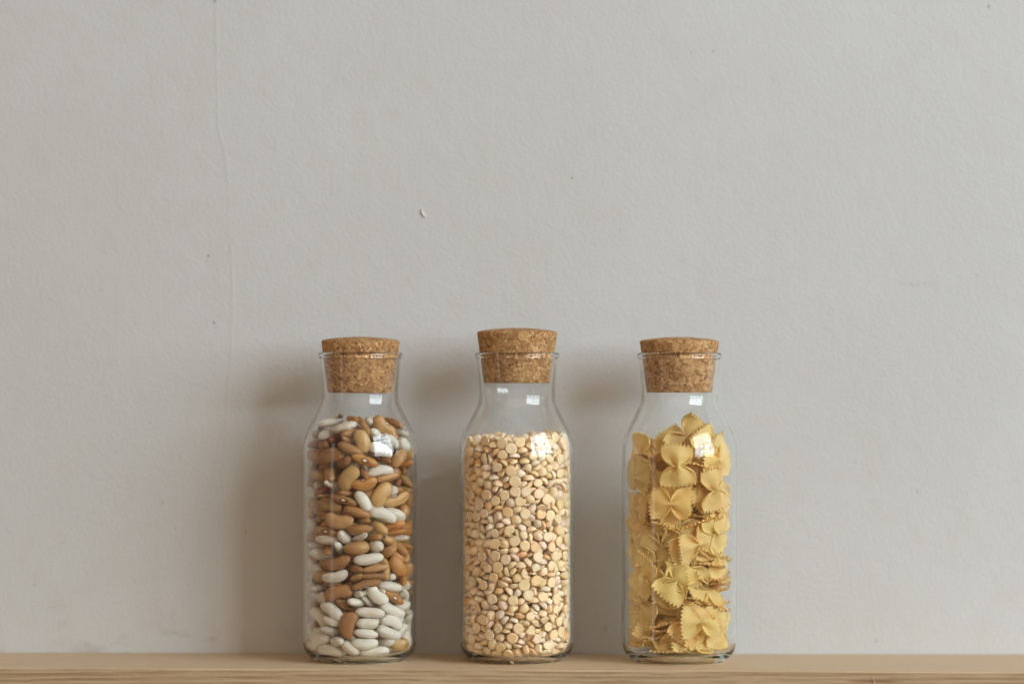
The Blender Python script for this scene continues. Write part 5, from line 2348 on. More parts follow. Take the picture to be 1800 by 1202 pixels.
220,-313,873,5,-18,-57,-80,0,
-350,-152,851,14,10,7,98,0,
259,386,936,3,43,57,-70,0,
-342,-65,885,23,47,72,46,0,
388,-160,849,100,1,4,7,0,
130,401,837,81,-10,-9,-57,0,
388,147,933,30,-72,-53,33,0,
214,-243,929,41,46,-76,-22,0,
-187,-350,879,38,-6,-20,90,0,
142,-324,854,17,-39,-15,-89,0,
430,76,929,15,54,-55,-62,0,
250,-300,946,17,10,36,91,0,
-310,-140,930,32,86,-36,16,0,
-261,-99,855,70,15,-28,64,0,
119,404,932,7,-90,-29,33,0,
-158,-211,920,35,-12,-30,-88,0,
202,-230,991,89,-38,-24,2,0,
270,-16,872,19,-51,-6,-84,0,
-256,-57,936,48,-23,84,14,0,
-326,331,854,39,70,-14,57,0,
-297,-232,944,7,79,3,60,0,
416,-206,930,70,-38,-60,5,1,
-332,-95,960,27,91,-9,-30,0,
-304,256,871,22,0,18,-96,0,
244,-344,914,48,20,12,84,1,
-412,-97,945,16,56,-81,-1,0,
459,-68,878,34,57,-44,-61,0,
-109,-401,989,19,89,42,-1,1,
-459,74,901,21,70,9,68,0,
343,43,871,76,15,16,-61,0,
464,29,937,40,61,-34,-59,0,
-218,62,1238,67,16,-68,-26,0,
-345,164,878,6,-29,-94,-14,0,
241,-94,923,60,28,24,71,0,
-31,-427,912,64,12,34,68,1,
-222,315,974,63,-41,-20,63,0,
319,-97,867,15,23,4,-96,0,
-365,-214,820,53,-15,-36,75,1,
259,-155,951,34,16,24,-89,0,
211,-365,872,98,5,10,17,0,
84,-210,868,60,72,-3,35,0,
364,3,927,92,-14,29,-21,0,
-224,-145,934,15,90,-24,32,0,
-32,418,909,5,-58,-80,10,0,
27,379,913,84,31,19,-41,0,
-381,266,933,56,-4,70,-44,0,
-397,239,847,59,5,74,-32,0,
360,-52,878,2,17,39,90,0,
300,-165,896,59,13,5,-79,0,
372,279,932,55,-2,-71,44,0,
-328,-31,922,0,19,36,91,0,
437,20,983,68,-14,-38,61,0,
-17,-370,946,7,-13,16,98,0,
-92,-366,894,68,-5,16,72,0,
268,68,913,40,46,61,50,0,
395,-136,909,39,-30,36,79,0,
225,-144,994,89,-33,-22,24,0,
-413,-82,993,46,89,5,-5,0,
-359,48,955,41,-48,65,-42,0,
253,290,951,97,11,-10,20,0,
226,-140,1254,18,40,-56,-71,0,
82,-414,876,4,41,-3,91,1,
260,61,816,92,-25,-2,-29,0,
-175,321,882,31,-14,25,91,0,
403,-141,968,94,-6,-13,-31,0,
-304,-202,1025,18,51,82,20,0,
342,86,953,68,62,-9,38,0,
182,-352,983,4,68,-31,66,0,
-85,372,900,37,55,-31,-68,0,
332,-95,963,50,-11,-68,52,0,
-419,-46,937,19,-7,-65,-73,0,
288,-365,1285,34,-65,27,62,1,
182,-428,931,46,-21,-68,-54,1,
-370,-72,877,30,-19,-37,86,0,
-166,389,891,56,-5,-37,-74,0,
-428,180,915,58,-16,69,-41,0,
60,-374,1002,14,82,-49,26,0,
-44,-316,934,75,-58,0,32,0,
-429,-177,893,56,19,68,43,1,
291,-19,926,98,-17,11,-5,0,
145,-356,900,75,28,-7,-60,0,
-100,-411,1052,31,87,31,-22,1,
-97,-454,909,22,-35,-60,-68,1,
64,-313,937,50,85,0,16,0,
305,224,900,83,-21,-22,47,0,
45,419,875,60,-31,20,-71,0,
166,-264,1094,12,18,-11,-97,0,
-259,333,1046,89,-35,15,-24,0,
-264,329,1103,57,-1,-14,-81,0,
141,-276,885,29,-11,21,93,0,
220,48,924,70,5,70,15,0,
-187,-425,939,4,-32,-62,-72,1,
371,67,1021,71,-25,-11,64,0,
-250,-85,943,3,-35,-29,89,0,
360,193,969,63,-43,-61,-22,0,
303,-352,1015,7,-53,46,71,1,
315,49,994,71,56,-35,-26,0,
-379,-192,968,12,-37,67,-63,1,
391,158,949,86,18,41,23,0,
311,226,993,61,-45,-60,26,0,
19,-267,987,68,-60,-32,29,0,
-322,255,977,56,21,26,-76,0,
121,-380,940,96,5,-25,-12,1,
437,-58,937,87,-3,-46,17,0,
336,-20,1185,18,71,-63,-26,0,
-384,148,1338,11,-74,-7,-66,0,
-365,-123,1013,94,-5,28,-17,0,
-409,93,951,20,-9,51,83,0,
82,-255,954,9,49,85,15,0,
-177,-199,1260,53,-84,-1,-8,0,
246,-279,993,30,11,-11,-94,0,
-323,122,914,35,38,-24,-82,0,
347,-165,971,42,50,24,-72,0,
262,-39,994,80,51,-19,25,0,
238,-120,1040,84,-21,25,43,0,
267,-210,945,10,4,63,-77,0,
369,-60,955,88,27,-36,13,0,
44,-419,964,9,78,-60,14,1,
-331,181,925,42,-18,34,82,0,
-298,300,947,90,11,-42,6,0,
265,24,1007,66,5,-53,54,0,
-300,-281,987,77,34,49,-23,1,
-308,289,1042,12,25,11,-95,0,
380,162,1043,0,-87,-48,12,0,
-263,-49,1025,9,-29,1,-95,0,
333,-325,934,66,-63,-33,22,1,
292,39,1141,3,-79,-43,42,0,
-376,-111,1318,89,-11,-43,12,0,
-299,-59,987,88,10,-36,30,0,
-146,-344,963,26,-94,21,2,0,
-180,-195,1073,90,-39,14,11,0,
322,-274,974,93,-9,-1,-36,0,
224,-25,1255,67,29,65,19,0,
224,88,1104,62,44,45,46,0,
-399,-139,974,12,6,58,-80,1,
151,-298,974,3,-89,21,-41,0,
69,-459,1029,35,-25,-66,-61,1,
293,-182,1006,99,10,-9,7,0,
240,102,1001,14,-12,-56,81,0,
169,384,918,12,-21,-1,-97,0,
356,-34,996,67,-25,10,69,0,
60,261,1016,48,34,77,-23,0,
-419,-44,1032,2,-87,-48,13,0,
-19,-464,1068,67,-67,-20,-25,1,
365,-212,1006,93,9,33,-11,1,
266,8,1060,37,-2,22,-90,0,
416,-73,1024,35,92,-11,11,0,
-174,-363,1012,15,-51,85,2,0,
116,-248,1027,87,0,18,-45,0,
328,268,1017,76,-6,61,-22,0,
-183,377,935,54,15,1,-83,0,
-197,373,995,91,-38,-11,9,0,
-418,39,986,2,-16,-19,97,0,
369,-116,1044,18,11,-66,72,0,
408,97,1021,19,93,18,25,0,
-279,-151,1004,41,-80,43,-12,0,
-188,-128,1005,31,-37,-61,63,0,
-355,-230,1046,15,17,90,-36,0,
423,-14,1067,76,-61,21,4,0,
-106,199,1039,48,-65,24,53,0,
-93,-249,978,23,-68,44,-54,0,
111,-299,1005,21,28,-79,51,0,
266,-381,1103,68,-66,-23,19,1,
-296,80,990,18,-42,42,-79,0,
158,-437,1015,65,-51,-48,-27,1,
-337,130,1004,41,85,32,10,0,
-251,-358,959,80,-32,45,-22,1,
-104,-247,982,83,-12,-55,4,0,
340,-63,1041,1,37,12,-92,0,
234,-207,1078,52,-78,-16,33,0,
362,-291,1059,11,47,-52,-71,1,
-339,7,1039,18,-35,91,-10,0,
-344,28,1049,92,-13,-17,33,0,
-375,-192,1078,0,-83,-55,6,0,
270,92,1145,51,2,44,74,0,
400,128,1112,98,19,2,1,0,
299,112,1066,73,-9,-38,-56,0,
-330,262,1124,60,-51,57,23,0,
149,-380,1025,41,12,-67,-61,0,
-389,254,1058,41,72,2,56,0,
-235,-235,962,24,25,31,89,0,
55,-370,1013,21,-23,20,93,0,
333,62,1061,22,24,-3,-95,0,
37,463,960,69,70,8,-15,0,
-343,-247,981,1,27,-80,53,1,
153,-165,1053,70,39,58,-12,0,
-45,-250,1052,1,30,89,-33,0,
257,-79,1086,31,-23,55,75,0,
424,71,1096,49,71,32,-40,0,
288,203,1070,7,43,-19,88,0,
-90,-327,1075,45,-66,54,-27,0,
-309,36,1158,34,-60,70,-17,0,
-34,413,936,28,8,-18,-94,0,
-19,-421,981,30,-5,-22,93,1,
47,-297,1067,25,75,-60,12,0,
103,-246,1018,18,-37,-91,0,0,
-233,-324,1046,2,39,84,37,0,
374,275,1101,43,70,-2,-57,0,
420,-64,1086,86,21,-31,35,0,
-190,-424,1044,67,-71,10,-21,1,
-318,-236,1117,37,-84,39,9,0,
279,256,1037,58,-6,-59,-56,0,
399,133,1055,25,-12,-2,-96,0,
423,-24,1048,13,33,68,-64,0,
275,-265,1037,65,17,16,72,0,
-291,-264,1287,2,-83,-2,-55,0,
343,-29,1091,48,-21,-48,-70,0,
-112,406,984,4,1,-100,7,0,
-193,-265,988,78,35,43,-28,0,
-407,189,1080,79,50,33,11,0,
-305,74,1074,89,-44,7,8,0,
213,-364,1026,52,45,5,73,1,
-327,164,1057,4,-5,93,-37,0,
345,-98,1134,28,-80,43,30,0,
-381,-52,1079,12,66,-15,-73,0,
380,182,1076,46,-17,-37,-79,0,
319,-16,1338,18,-5,88,-44,0,
102,335,973,58,-12,-10,-80,0,
-285,314,1006,70,-5,-29,-66,0,
-134,-254,1063,63,-74,23,-10,0,
331,302,1158,70,47,-32,-44,0,
-302,-135,1053,80,-8,4,-59,0,
-45,-413,1079,71,-53,-28,-36,0,
-450,117,1036,50,-35,61,-50,0,
426,-186,1076,52,-64,-28,48,1,
-193,-116,1309,69,16,-69,15,0,
-127,403,1035,13,-66,-74,3,0,
-385,173,995,63,-3,-69,34,0,
364,-239,1126,51,-56,-55,-34,0,
422,-3,1161,20,96,-21,-5,0,
-214,-230,1035,60,18,-23,-75,0,
197,373,1008,7,-92,31,24,0,
281,-134,1074,74,19,37,53,0,
-238,-118,1084,53,61,46,38,0,
-260,-269,1162,15,-13,93,30,0,
412,-84,1144,89,38,-1,23,0,
-447,-128,1065,65,12,68,32,1,
292,307,1066,3,-14,-30,-94,0,
-433,24,1072,32,-86,-12,-39,0,
189,378,1027,14,23,-9,96,0,
-157,-300,1063,3,-93,18,-33,0,
-309,-287,1041,95,31,10,-2,1,
-241,-348,1039,56,33,16,-74,1,
-465,-18,1084,8,71,11,70,0,
151,-167,1170,66,33,64,-21,0,
219,-219,1132,100,1,5,6,0,
-400,137,1141,54,-9,19,82,0,
110,368,1027,81,-57,6,-14,0,
-181,-277,1111,57,-77,27,12,0,
-387,197,995,1,-65,-30,-70,0,
-255,-228,1377,14,-78,-11,60,0,
235,302,1024,55,-54,6,63,0,
95,-411,1093,7,66,23,71,1,
336,-156,1099,59,39,-12,70,0,
-72,380,1003,72,7,52,-46,0,
-279,-138,1300,64,-18,-56,-50,0,
375,2,1221,29,34,-60,-65,0,
-120,346,1077,27,44,86,4,0,
351,-206,1260,94,13,-27,-15,0,
-398,105,1050,17,54,5,82,0,
39,-222,1075,66,68,-18,27,0,
-368,-57,1081,47,57,49,45,0,
169,-261,1195,5,-95,-12,29,0,
40,-381,1064,84,9,-9,53,0,
-393,-160,1129,14,-3,-82,-56,0,
-61,260,1123,84,44,31,-3,0,
-286,-100,1108,38,-50,6,-78,0,
-33,392,1080,48,-70,14,52,0,
-321,119,1110,37,-6,30,88,0,
71,254,1073,89,11,23,-37,0,
-184,-332,1116,24,-70,60,-30,0,
288,-236,1076,23,4,25,94,0,
-235,-207,1089,77,14,-45,-44,0,
231,-282,1067,3,-48,-14,87,0,
134,-331,1151,68,-62,-38,11,0,
-8,-334,1128,1,-99,12,7,0,
-397,-143,1182,84,-10,-28,-46,0,
198,-340,1144,10,88,26,-37,0,
237,-123,1157,67,8,-10,73,0,
24,-420,1144,58,-30,-75,-11,1,
182,-378,1115,40,81,-41,-10,1,
23,464,1063,66,66,25,-28,0,
-254,271,1065,41,27,-18,85,0,
-260,-43,1141,98,-13,9,-11,0,
-351,-41,1131,91,-18,30,23,0,
-317,198,1049,32,-20,25,89,0,
-342,-249,1118,89,42,-6,-16,1,
-49,462,1005,63,57,39,-35,0,
129,-401,1152,87,-11,-7,48,1,
-410,101,1098,95,-5,-5,30,0,
-95,-365,1139,42,-7,89,-15,0,
183,-302,1054,55,-19,-76,28,0,
-187,384,1086,16,80,49,-31,0,
-347,-134,1136,62,2,61,50,0,
-131,379,1128,7,-72,15,-67,0,
-314,-153,1180,72,-26,28,-58,0,
7,358,1038,41,-4,-14,-90,0,
-93,-303,1124,78,-3,-46,-43,0,
-100,453,1082,12,-2,72,-68,0,
163,330,1096,37,70,-61,-10,0,
-359,-222,1208,19,95,-25,-8,1,
-116,-240,1126,88,-46,7,-4,0,
-65,-460,1157,32,-23,67,63,1,
-31,-337,1036,71,-34,60,-12,0,
279,-325,1203,68,35,-30,-58,1,
73,-309,1084,36,4,20,91,0,
47,-422,1119,80,21,54,-14,1,
272,-262,1164,51,41,62,44,1,
127,404,1060,69,-21,20,66,0,
177,384,1181,72,-38,-18,56,0,
-386,-170,1134,68,43,40,-44,0,
40,-421,1176,42,28,-8,86,1,
-135,-391,1060,52,-7,37,77,0,
-280,-318,1117,7,92,-19,-33,1,
-208,-332,1115,46,26,-20,-83,0,
-96,454,1175,61,53,48,-34,0,
249,339,1084,41,11,-44,-79,0,
-111,-389,1147,85,-18,-43,26,0,
-36,-375,1186,99,12,-9,-6,0,
-257,46,1155,40,55,46,58,0,
138,225,1364,71,-48,-52,3,0,
0,351,1100,54,-27,-17,78,0,
366,-286,1156,41,19,-69,-56,1,
-278,299,1160,3,16,-4,99,0,
-142,398,1117,54,45,-48,-53,0,
-187,-189,1166,50,-51,30,-63,0,
-12,-303,1534,59,41,-6,-70,0,
163,-213,1252,73,-62,-26,10,0,
-275,-144,1217,85,-28,38,-24,0,
116,391,1147,62,33,-67,22,0,
123,-237,1113,80,-16,-50,-29,0,
-228,-131,1224,38,44,37,72,0,
301,217,1123,94,-13,27,17,0,
-20,421,1124,30,-11,14,94,0,
-122,-235,1219,58,-35,74,-5,0,
261,38,1189,99,6,-12,7,0,
419,45,1155,93,-15,17,28,0,
386,-171,1139,79,-2,23,57,0,
-417,-73,1189,53,-6,-32,-78,0,
-232,-128,1137,89,20,12,39,0,
-17,-345,1182,11,-77,63,1,0,
-297,-98,1210,71,-68,-2,18,0,
-126,339,1177,4,-35,33,-88,0,
24,-224,1165,72,66,20,-9,0,
425,-18,1227,44,-49,-68,-33,0,
298,-299,1090,2,26,42,-87,1,
-319,278,1212,69,4,-37,-62,0,
-446,-132,1264,44,-66,26,-56,1,
-174,337,1136,76,-6,-26,60,0,
-265,-21,1233,28,67,41,55,0,
263,-51,1131,47,-8,23,85,0,
-17,423,1184,19,20,20,94,0,
-416,-69,1122,41,16,9,-89,0,
-271,-325,1174,43,-58,-64,26,1,
228,-133,1104,84,-26,-19,44,0,
-39,374,1155,36,30,13,-87,0,
382,200,1165,21,91,9,-35,0,
-227,-273,1183,58,3,27,-77,0,
289,-10,1249,88,-15,44,5,0,
348,138,1136,68,42,-46,-39,0,
197,-371,1201,50,12,56,65,0,
-307,-291,1190,49,-4,-73,-48,1,
-343,214,1134,1,98,9,18,0,
421,-34,1222,5,-10,55,-83,0,
-301,217,1196,81,-48,33,5,0,
-242,-216,1176,3,-5,54,84,0,
247,-308,1153,51,1,-85,-12,0,
-45,-263,1078,94,-31,9,-5,0,
48,421,1093,32,-20,63,-68,0,
-201,371,1250,10,-89,-43,8,0,
-136,-400,1193,11,17,6,-98,1,
-160,-262,1240,24,-85,40,25,0,
-294,-4,1196,49,-40,-36,69,0,
-289,106,1182,76,-23,-9,60,0,
409,104,1183,42,-20,-19,-86,0,
-69,459,1270,70,71,1,10,0,
266,99,1209,27,-6,-33,-90,0,
334,71,1173,97,4,16,-18,0,
-455,93,1196,59,-26,67,-37,0,
56,371,1173,37,61,-51,-48,0,
256,-57,1226,18,-34,75,-53,0,
-100,-202,1315,29,-1,-70,65,0,
177,307,1353,32,65,-68,-4,0,
-380,-105,1234,62,28,43,60,0,
-317,-258,1322,95,4,-9,-29,0,
-58,-261,1155,58,20,22,76,0,
265,315,1221,22,-29,-92,13,0,
-142,-309,1165,97,-7,-11,-21,0,
346,-141,1163,2,-25,12,96,0,
-58,-251,1233,88,25,33,-24,0,
131,446,1138,71,67,-19,-1,0,
-360,221,1141,98,0,-18,9,0,
-303,-219,1244,35,-71,61,-6,0,
182,-383,1222,56,66,-49,-11,1,
309,184,1207,33,29,88,-18,0,
-422,-42,1274,20,-20,-90,34,0,
-155,-275,1245,92,32,16,-14,0,
240,310,1136,25,21,-30,89,0,
413,213,1202,38,-37,-60,60,0,
188,322,1154,40,-47,-77,-17,0,
-218,-362,1170,35,25,-12,-89,1,
-64,-278,1279,51,29,5,-80,0,
-197,-375,1264,55,34,-59,-49,1,
-193,-423,1136,31,-55,-45,-63,1,
133,-373,1283,31,8,31,90,0,
-133,421,1218,41,44,41,-69,0,
-422,21,1154,10,-55,-79,26,0,
-49,387,1213,41,-15,-20,88,0,
118,-382,1279,1,52,79,-32,1,
81,-244,1186,60,5,39,-70,0,
-249,392,1313,53,20,69,-45,0,
-194,374,1163,82,-39,-5,42,0,
351,-304,1251,49,4,-72,-49,1,
191,377,1120,30,7,-84,-45,0,
-147,-367,1234,41,-34,17,83,0,
234,-135,1449,98,-16,-3,-6,0,
-150,-282,1314,83,-35,-3,-43,0,
190,122,1261,12,58,43,69,0,
-422,16,1206,69,28,5,-67,0,
-265,-193,1295,11,-27,-58,-76,0,
258,64,1298,1,71,55,-45,0,
-372,200,1196,10,-31,-7,94,0,
286,-205,1158,61,-22,65,39,0,
48,414,987,94,34,1,3,0,
-3,-422,1259,36,75,-53,17,1,
327,-70,1316,59,72,21,-29,0,
340,148,1229,64,59,21,45,0,
-308,85,1230,21,6,24,-95,0,
-349,-306,1271,40,19,68,58,1,
102,-361,1230,24,-59,67,40,0,
247,393,1177,30,-11,-70,64,0,
41,-330,1171,16,-80,33,-47,0,
-25,-374,1286,29,94,-17,7,0,
71,-459,1304,67,-62,-33,-23,1,
284,-235,1212,75,-16,10,-63,0,
-312,-5,1272,34,-32,-14,-87,0,
182,315,1188,95,28,1,-15,0,
-178,-221,1330,51,-76,-27,30,0,
-266,-325,1221,60,5,-5,79,1,
-380,185,1259,68,-16,-42,58,0,
6,-301,1199,41,1,11,90,0,
275,321,1229,42,-23,4,-87,0,
-67,-341,1214,72,-54,-23,36,0,
94,455,1221,49,56,42,-52,0,
-314,156,1252,97,-22,7,10,0,
-93,-413,1234,95,25,17,-6,1,
-260,329,1200,78,-41,1,-47,0,
-364,-33,1253,25,-84,-12,-46,0,
-406,-225,1271,40,32,62,59,1,
-65,285,1508,45,-18,-5,-87,0,
353,55,1281,2,-3,18,-98,0,
-314,-221,1273,78,-16,-48,35,0,
371,-70,1400,3,-69,-58,42,0,
-438,154,1368,56,59,41,41,0,
20,-360,1261,31,34,82,35,0,
9,270,1293,64,75,-5,17,0,
276,-153,1233,0,96,-25,13,0,
348,-80,1229,22,-90,-28,-25,0,
199,350,1273,48,16,32,-80,0,
268,-277,1293,35,90,25,-5,0,
-287,-365,1301,49,-68,-11,-53,1,
-462,54,1278,57,48,52,42,0,
-258,67,1288,96,-9,-7,-26,0,
-388,-206,1319,10,-36,-11,-92,1,
88,362,1228,4,90,-10,-42,0,
414,210,1296,41,70,-9,-58,0,
301,296,1269,3,-32,34,-88,0,
326,73,1237,28,-3,33,-90,0,
-1,-269,1256,57,19,25,76,0,
401,131,1243,14,-36,-9,-92,0,
-464,6,1357,48,-51,47,-54,0,
-343,245,1255,99,9,-7,-7,0,
463,-46,1304,33,59,-39,-63,0,
369,-204,1211,8,-8,-70,71,1,
-146,-397,1278,47,39,13,-78,1,
-372,59,1175,31,-94,-4,-14,0,
-440,-150,1364,43,-66,23,-57,1,
-378,142,1228,37,31,-70,53,0,
29,-223,1386,65,68,-20,28,0,
408,-114,1200,29,41,-21,84,1,
265,-177,1248,75,-1,-11,-66,0,
-346,-81,1316,23,70,66,17,0,
378,-193,1224,9,10,71,69,0,
378,-29,1269,75,7,-9,66,0,
417,73,1241,86,49,-4,10,0,
-16,375,1263,46,2,-7,88,0,
-309,104,1315,59,37,-19,-69,0,
8,422,1226,7,-30,-2,-95,0,
313,202,1272,93,-20,2,-32,0,
-174,-332,1415,57,79,4,-23,0,
242,315,1375,30,-65,-67,20,0,
-386,59,1278,7,-70,61,-36,0,
211,-414,1301,65,-71,-3,27,1,
-246,-246,1267,66,0,74,8,0,
-118,341,1252,61,36,26,66,0,
-315,195,1333,8,-18,64,74,0,
198,-345,1292,47,-85,7,-23,0,
200,372,1230,95,-5,5,-31,0,
-375,-207,1369,55,-26,8,-79,0,
-238,-107,1627,63,-18,76,6,0,
106,359,1329,23,-59,11,-76,0,
355,-109,1233,61,-3,-31,73,0,
-359,-143,1261,50,22,56,-63,0,
-377,46,1181,40,4,-33,85,0,
-261,-51,1281,67,15,35,-63,0,
-198,-330,1300,21,8,-27,-94,0,
-223,-304,1339,92,-25,-21,20,0,
-105,-326,1301,47,79,-34,-19,0,
91,-270,1231,92,25,15,-28,0,
136,-400,1342,42,42,7,-80,1,
131,375,1260,3,90,-10,-43,0,
295,-148,1288,56,-13,47,67,0,
-312,286,1330,36,-92,-4,17,0,
104,-275,1373,91,-13,-14,36,0,
26,422,1282,87,2,43,26,0,
0,-422,1350,17,89,42,0,1,
77,-416,1214,33,-17,16,-92,1,
384,-175,1297,57,-56,-14,-58,0,
-256,278,1282,5,49,-81,32,0,
-278,321,1259,70,-9,-29,-64,0,
161,-208,1326,82,41,5,-40,0,
-419,-34,1281,24,-32,-22,-89,0,
245,-99,1535,32,11,87,37,0,
62,-317,1310,54,-42,69,23,0,
245,59,1399,14,-46,-50,-72,0,
-105,435,1352,35,51,-27,74,0,
359,137,1326,12,56,82,-3,0,
407,-115,1288,51,6,57,64,0,
-33,-241,1371,67,61,-43,-3,0,
171,388,1288,32,15,-57,-74,0,
70,-259,1309,58,-41,39,59,0,
185,-263,1248,1,58,-54,-61,0,
-398,240,1334,50,68,16,50,0,
221,-209,1187,55,-18,6,-81,0,
-26,-355,1288,82,-23,-18,-49,0,
360,-225,1303,95,31,6,-5,0,
-232,-131,1540,54,27,74,30,0,
415,-85,1373,43,85,19,22,1,
-313,11,1380,90,-22,-17,33,0,
-74,-320,1353,47,-74,-4,48,0,
-162,435,1306,4,28,-66,69,0,
56,-356,1329,85,49,18,0,0,
-382,-38,1333,82,-26,-2,-51,0,
223,-276,1301,69,-22,-31,-62,0,
119,-290,1310,72,24,62,18,0,
-309,12,1324,18,9,-11,-97,0,
240,-109,1544,11,-29,-38,87,0,
-81,-457,1317,72,-69,8,-6,1,
49,403,1373,4,-93,35,-8,0,
-183,358,1256,29,-9,9,-95,0,
107,355,1390,44,-31,3,-84,0,
-211,-249,1418,9,95,31,-5,0,
-214,-157,1393,15,60,-72,31,0,
-9,-322,1329,37,-37,-2,-85,0,
303,-286,1324,41,-35,0,-84,1,
293,306,1342,76,29,20,55,0,
-41,373,1329,94,-9,20,27,0,
-103,360,1300,80,-3,12,59,0,
-112,-238,1423,12,-17,36,-91,0,
-257,-78,1441,24,-18,74,-60,0,
457,-83,1451,24,62,-35,-66,0,
257,-51,1416,93,-31,-19,-1,0,
-257,-78,1373,30,72,59,19,0,
-218,61,1523,70,-14,-70,5,0,
419,62,1393,29,-67,59,-34,0,
-331,-176,1366,56,-17,79,17,0,
-387,59,1347,44,50,67,-32,0,
111,451,1319,71,63,-28,13,0,
-263,12,1347,4,45,-9,89,0,
-234,58,1419,80,-9,-55,22,0,
-262,-383,1464,71,-55,44,7,1,
356,-152,1356,76,-51,15,37,0,
242,274,1290,54,22,-23,-78,0,
-226,-361,1364,74,62,-23,-14,1,
285,77,1340,11,-97,-15,16,0,
-20,464,1355,35,40,-60,60,0,
2,-396,1523,53,-61,4,59,0,
271,-107,1333,74,-22,-32,55,0,
-366,214,1382,36,4,-6,93,0,
-215,-152,1406,93,-35,-5,10,0,
-50,-419,1401,12,-47,-63,61,1,
-340,-238,1408,42,-24,59,-65,0,
373,-277,1380,32,-70,11,63,1,
-132,-231,1365,46,-2,-1,89,0,
17,362,1383,55,2,-9,-83,0,
400,165,1404,72,-32,-28,54,0,
-36,-251,1473,50,-23,-64,54,0,
-65,-379,1363,10,-90,21,36,0,
-288,-307,1410,38,-49,19,-76,0,
-417,65,1350,63,-48,31,53,0,
-268,99,1399,50,2,-80,-34,0,
397,-148,1440,41,33,82,-21,0,
452,108,1319,22,-61,-37,67,0,
395,150,1383,42,10,90,-2,0,
-384,-8,1434,14,2,11,98,0,
204,-170,1303,79,-9,-7,60,0,
278,372,1311,39,-3,-71,58,0,
76,-312,1585,17,-2,-8,-98,0,
177,-297,1382,7,-79,61,-2,0,
-242,346,1542,80,13,-59,9,0,
-8,-389,1389,3,78,-62,-7,0,
-102,-387,1408,77,16,-58,-22,0,
293,-200,1341,93,-3,12,34,0,
-270,-2,1482,79,-50,-24,-24,0,
422,-18,1388,35,28,88,-13,0,
210,280,1443,63,-44,-16,-63,0,
208,366,1401,28,-6,-20,-94,0,
-301,-85,1358,94,-5,-29,-17,0,
406,26,1305,90,-11,33,-27,0,
-209,84,1364,16,-69,14,69,0,
-162,-212,1459,30,-32,-85,-29,0,
-411,96,1442,77,-41,18,46,0,
322,149,1372,26,-73,-63,-9,0,
285,315,1396,90,9,-3,-43,0,
-359,-163,1412,54,-1,-26,-80,0,
18,-240,1461,61,38,-40,56,0,
204,-211,1429,30,-13,-4,-94,0,
341,229,1321,58,-9,-24,-77,0,
-250,344,1384,33,-36,2,-88,0,
207,-205,1371,64,39,-4,66,0,
-82,-330,1470,43,-44,12,78,0,
-281,316,1353,90,-21,36,12,0,
-303,-163,1423,66,29,34,60,0,
262,-41,1344,83,-26,-44,-21,0,
-150,-401,1332,5,-5,-22,-97,1,
-223,313,1325,30,59,73,-13,0,
-225,-151,1491,6,82,-56,7,0,
27,-463,1414,68,-68,15,21,1,
-151,-322,1401,19,-33,-52,-77,0,
209,-384,1347,91,-40,-6,9,1,
-401,-235,1452,70,-22,66,15,1,
159,-275,1406,98,7,13,12,0,
151,440,1404,67,70,4,-27,0,
276,319,1485,41,-44,80,-3,0,
-329,-74,1405,48,-28,-21,81,0,
-403,-19,1424,5,15,-98,9,0,
-341,56,1438,41,16,30,85,0,
269,-314,1373,61,12,-76,19,0,
390,35,1370,13,-40,-8,90,0,
-289,200,1398,84,-44,16,-28,0,
287,234,1439,48,-72,-29,41,0,
258,35,1395,13,-30,-68,65,0,
-379,-202,1486,22,22,22,92,0,
294,-233,1387,95,12,-27,14,0,
280,-207,1294,52,19,22,-81,0,
-303,249,1356,59,-61,-39,-36,0,
-351,305,1403,72,44,54,-3,0,
-171,342,1341,86,-26,-31,-31,0,
-430,-96,1383,58,-17,67,43,0,
-294,292,1434,1,-32,54,-78,0,
1,-379,1419,87,3,-24,-42,0,
291,-188,1417,57,-40,-33,-64,0,
-18,-465,1585,63,-65,-28,-31,1,
-98,247,1488,4,53,40,-75,0,
-377,-81,1447,67,7,-32,67,0,
100,-243,1487,62,-74,-5,-24,0,
-412,44,1485,80,4,1,60,0,
321,106,1360,87,21,20,-39,0,
299,18,1371,56,28,69,37,0,
-384,74,1390,17,16,25,94,0,
323,191,1446,55,77,-31,13,0,
360,230,1464,55,78,30,-5,0,
157,-368,1426,13,-95,24,-14,1,
-249,-242,1433,7,-4,-18,-98,0,
347,9,1761,76,-61,-2,23,0,
-257,247,1464,87,22,15,-42,0,
-277,-227,1479,36,-12,10,92,0,
259,-386,1426,2,39,-60,-70,1,
277,-318,1402,14,51,39,76,1,
-221,112,1453,71,-58,3,40,0,
237,-117,1379,37,50,-14,-77,0,
111,408,1466,30,34,-18,87,0,
73,-401,1413,29,-77,-51,-23,0,
-425,187,1458,65,2,71,-27,0,
66,426,1435,43,4,78,-45,0,
251,94,1519,50,68,-50,-20,0,
-266,-16,1415,61,58,-17,52,0,
33,423,1420,78,-32,-47,-26,0,
-329,-327,1378,21,-63,-33,-68,1,
306,-294,1483,74,62,-25,2,1,
260,26,1451,88,10,26,39,0,
-298,111,1501,19,77,61,-3,0,
175,-196,1486,4,-50,30,81,0,
-108,-452,1464,71,-66,23,8,1,
117,-193,1411,48,68,-24,50,0,
201,369,1455,1,7,-13,-99,0,
-307,-212,1613,40,-83,-21,-33,0,
-136,400,1395,44,-23,-4,87,0,
184,380,1339,94,-14,11,-29,0,
-227,-247,1502,49,40,36,69,0,
-157,-381,1494,44,47,74,20,0,
104,453,1559,0,15,68,-72,0,
-317,154,1785,75,48,12,-43,0,
107,-409,1425,86,36,14,-33,1,
-189,-182,1547,2,35,-78,52,0,
-27,412,1494,31,-21,78,-50,0,
161,-345,1445,76,-4,-19,61,0,
-100,-248,1644,29,-22,71,61,0,
422,0,1425,57,13,-2,-81,0,
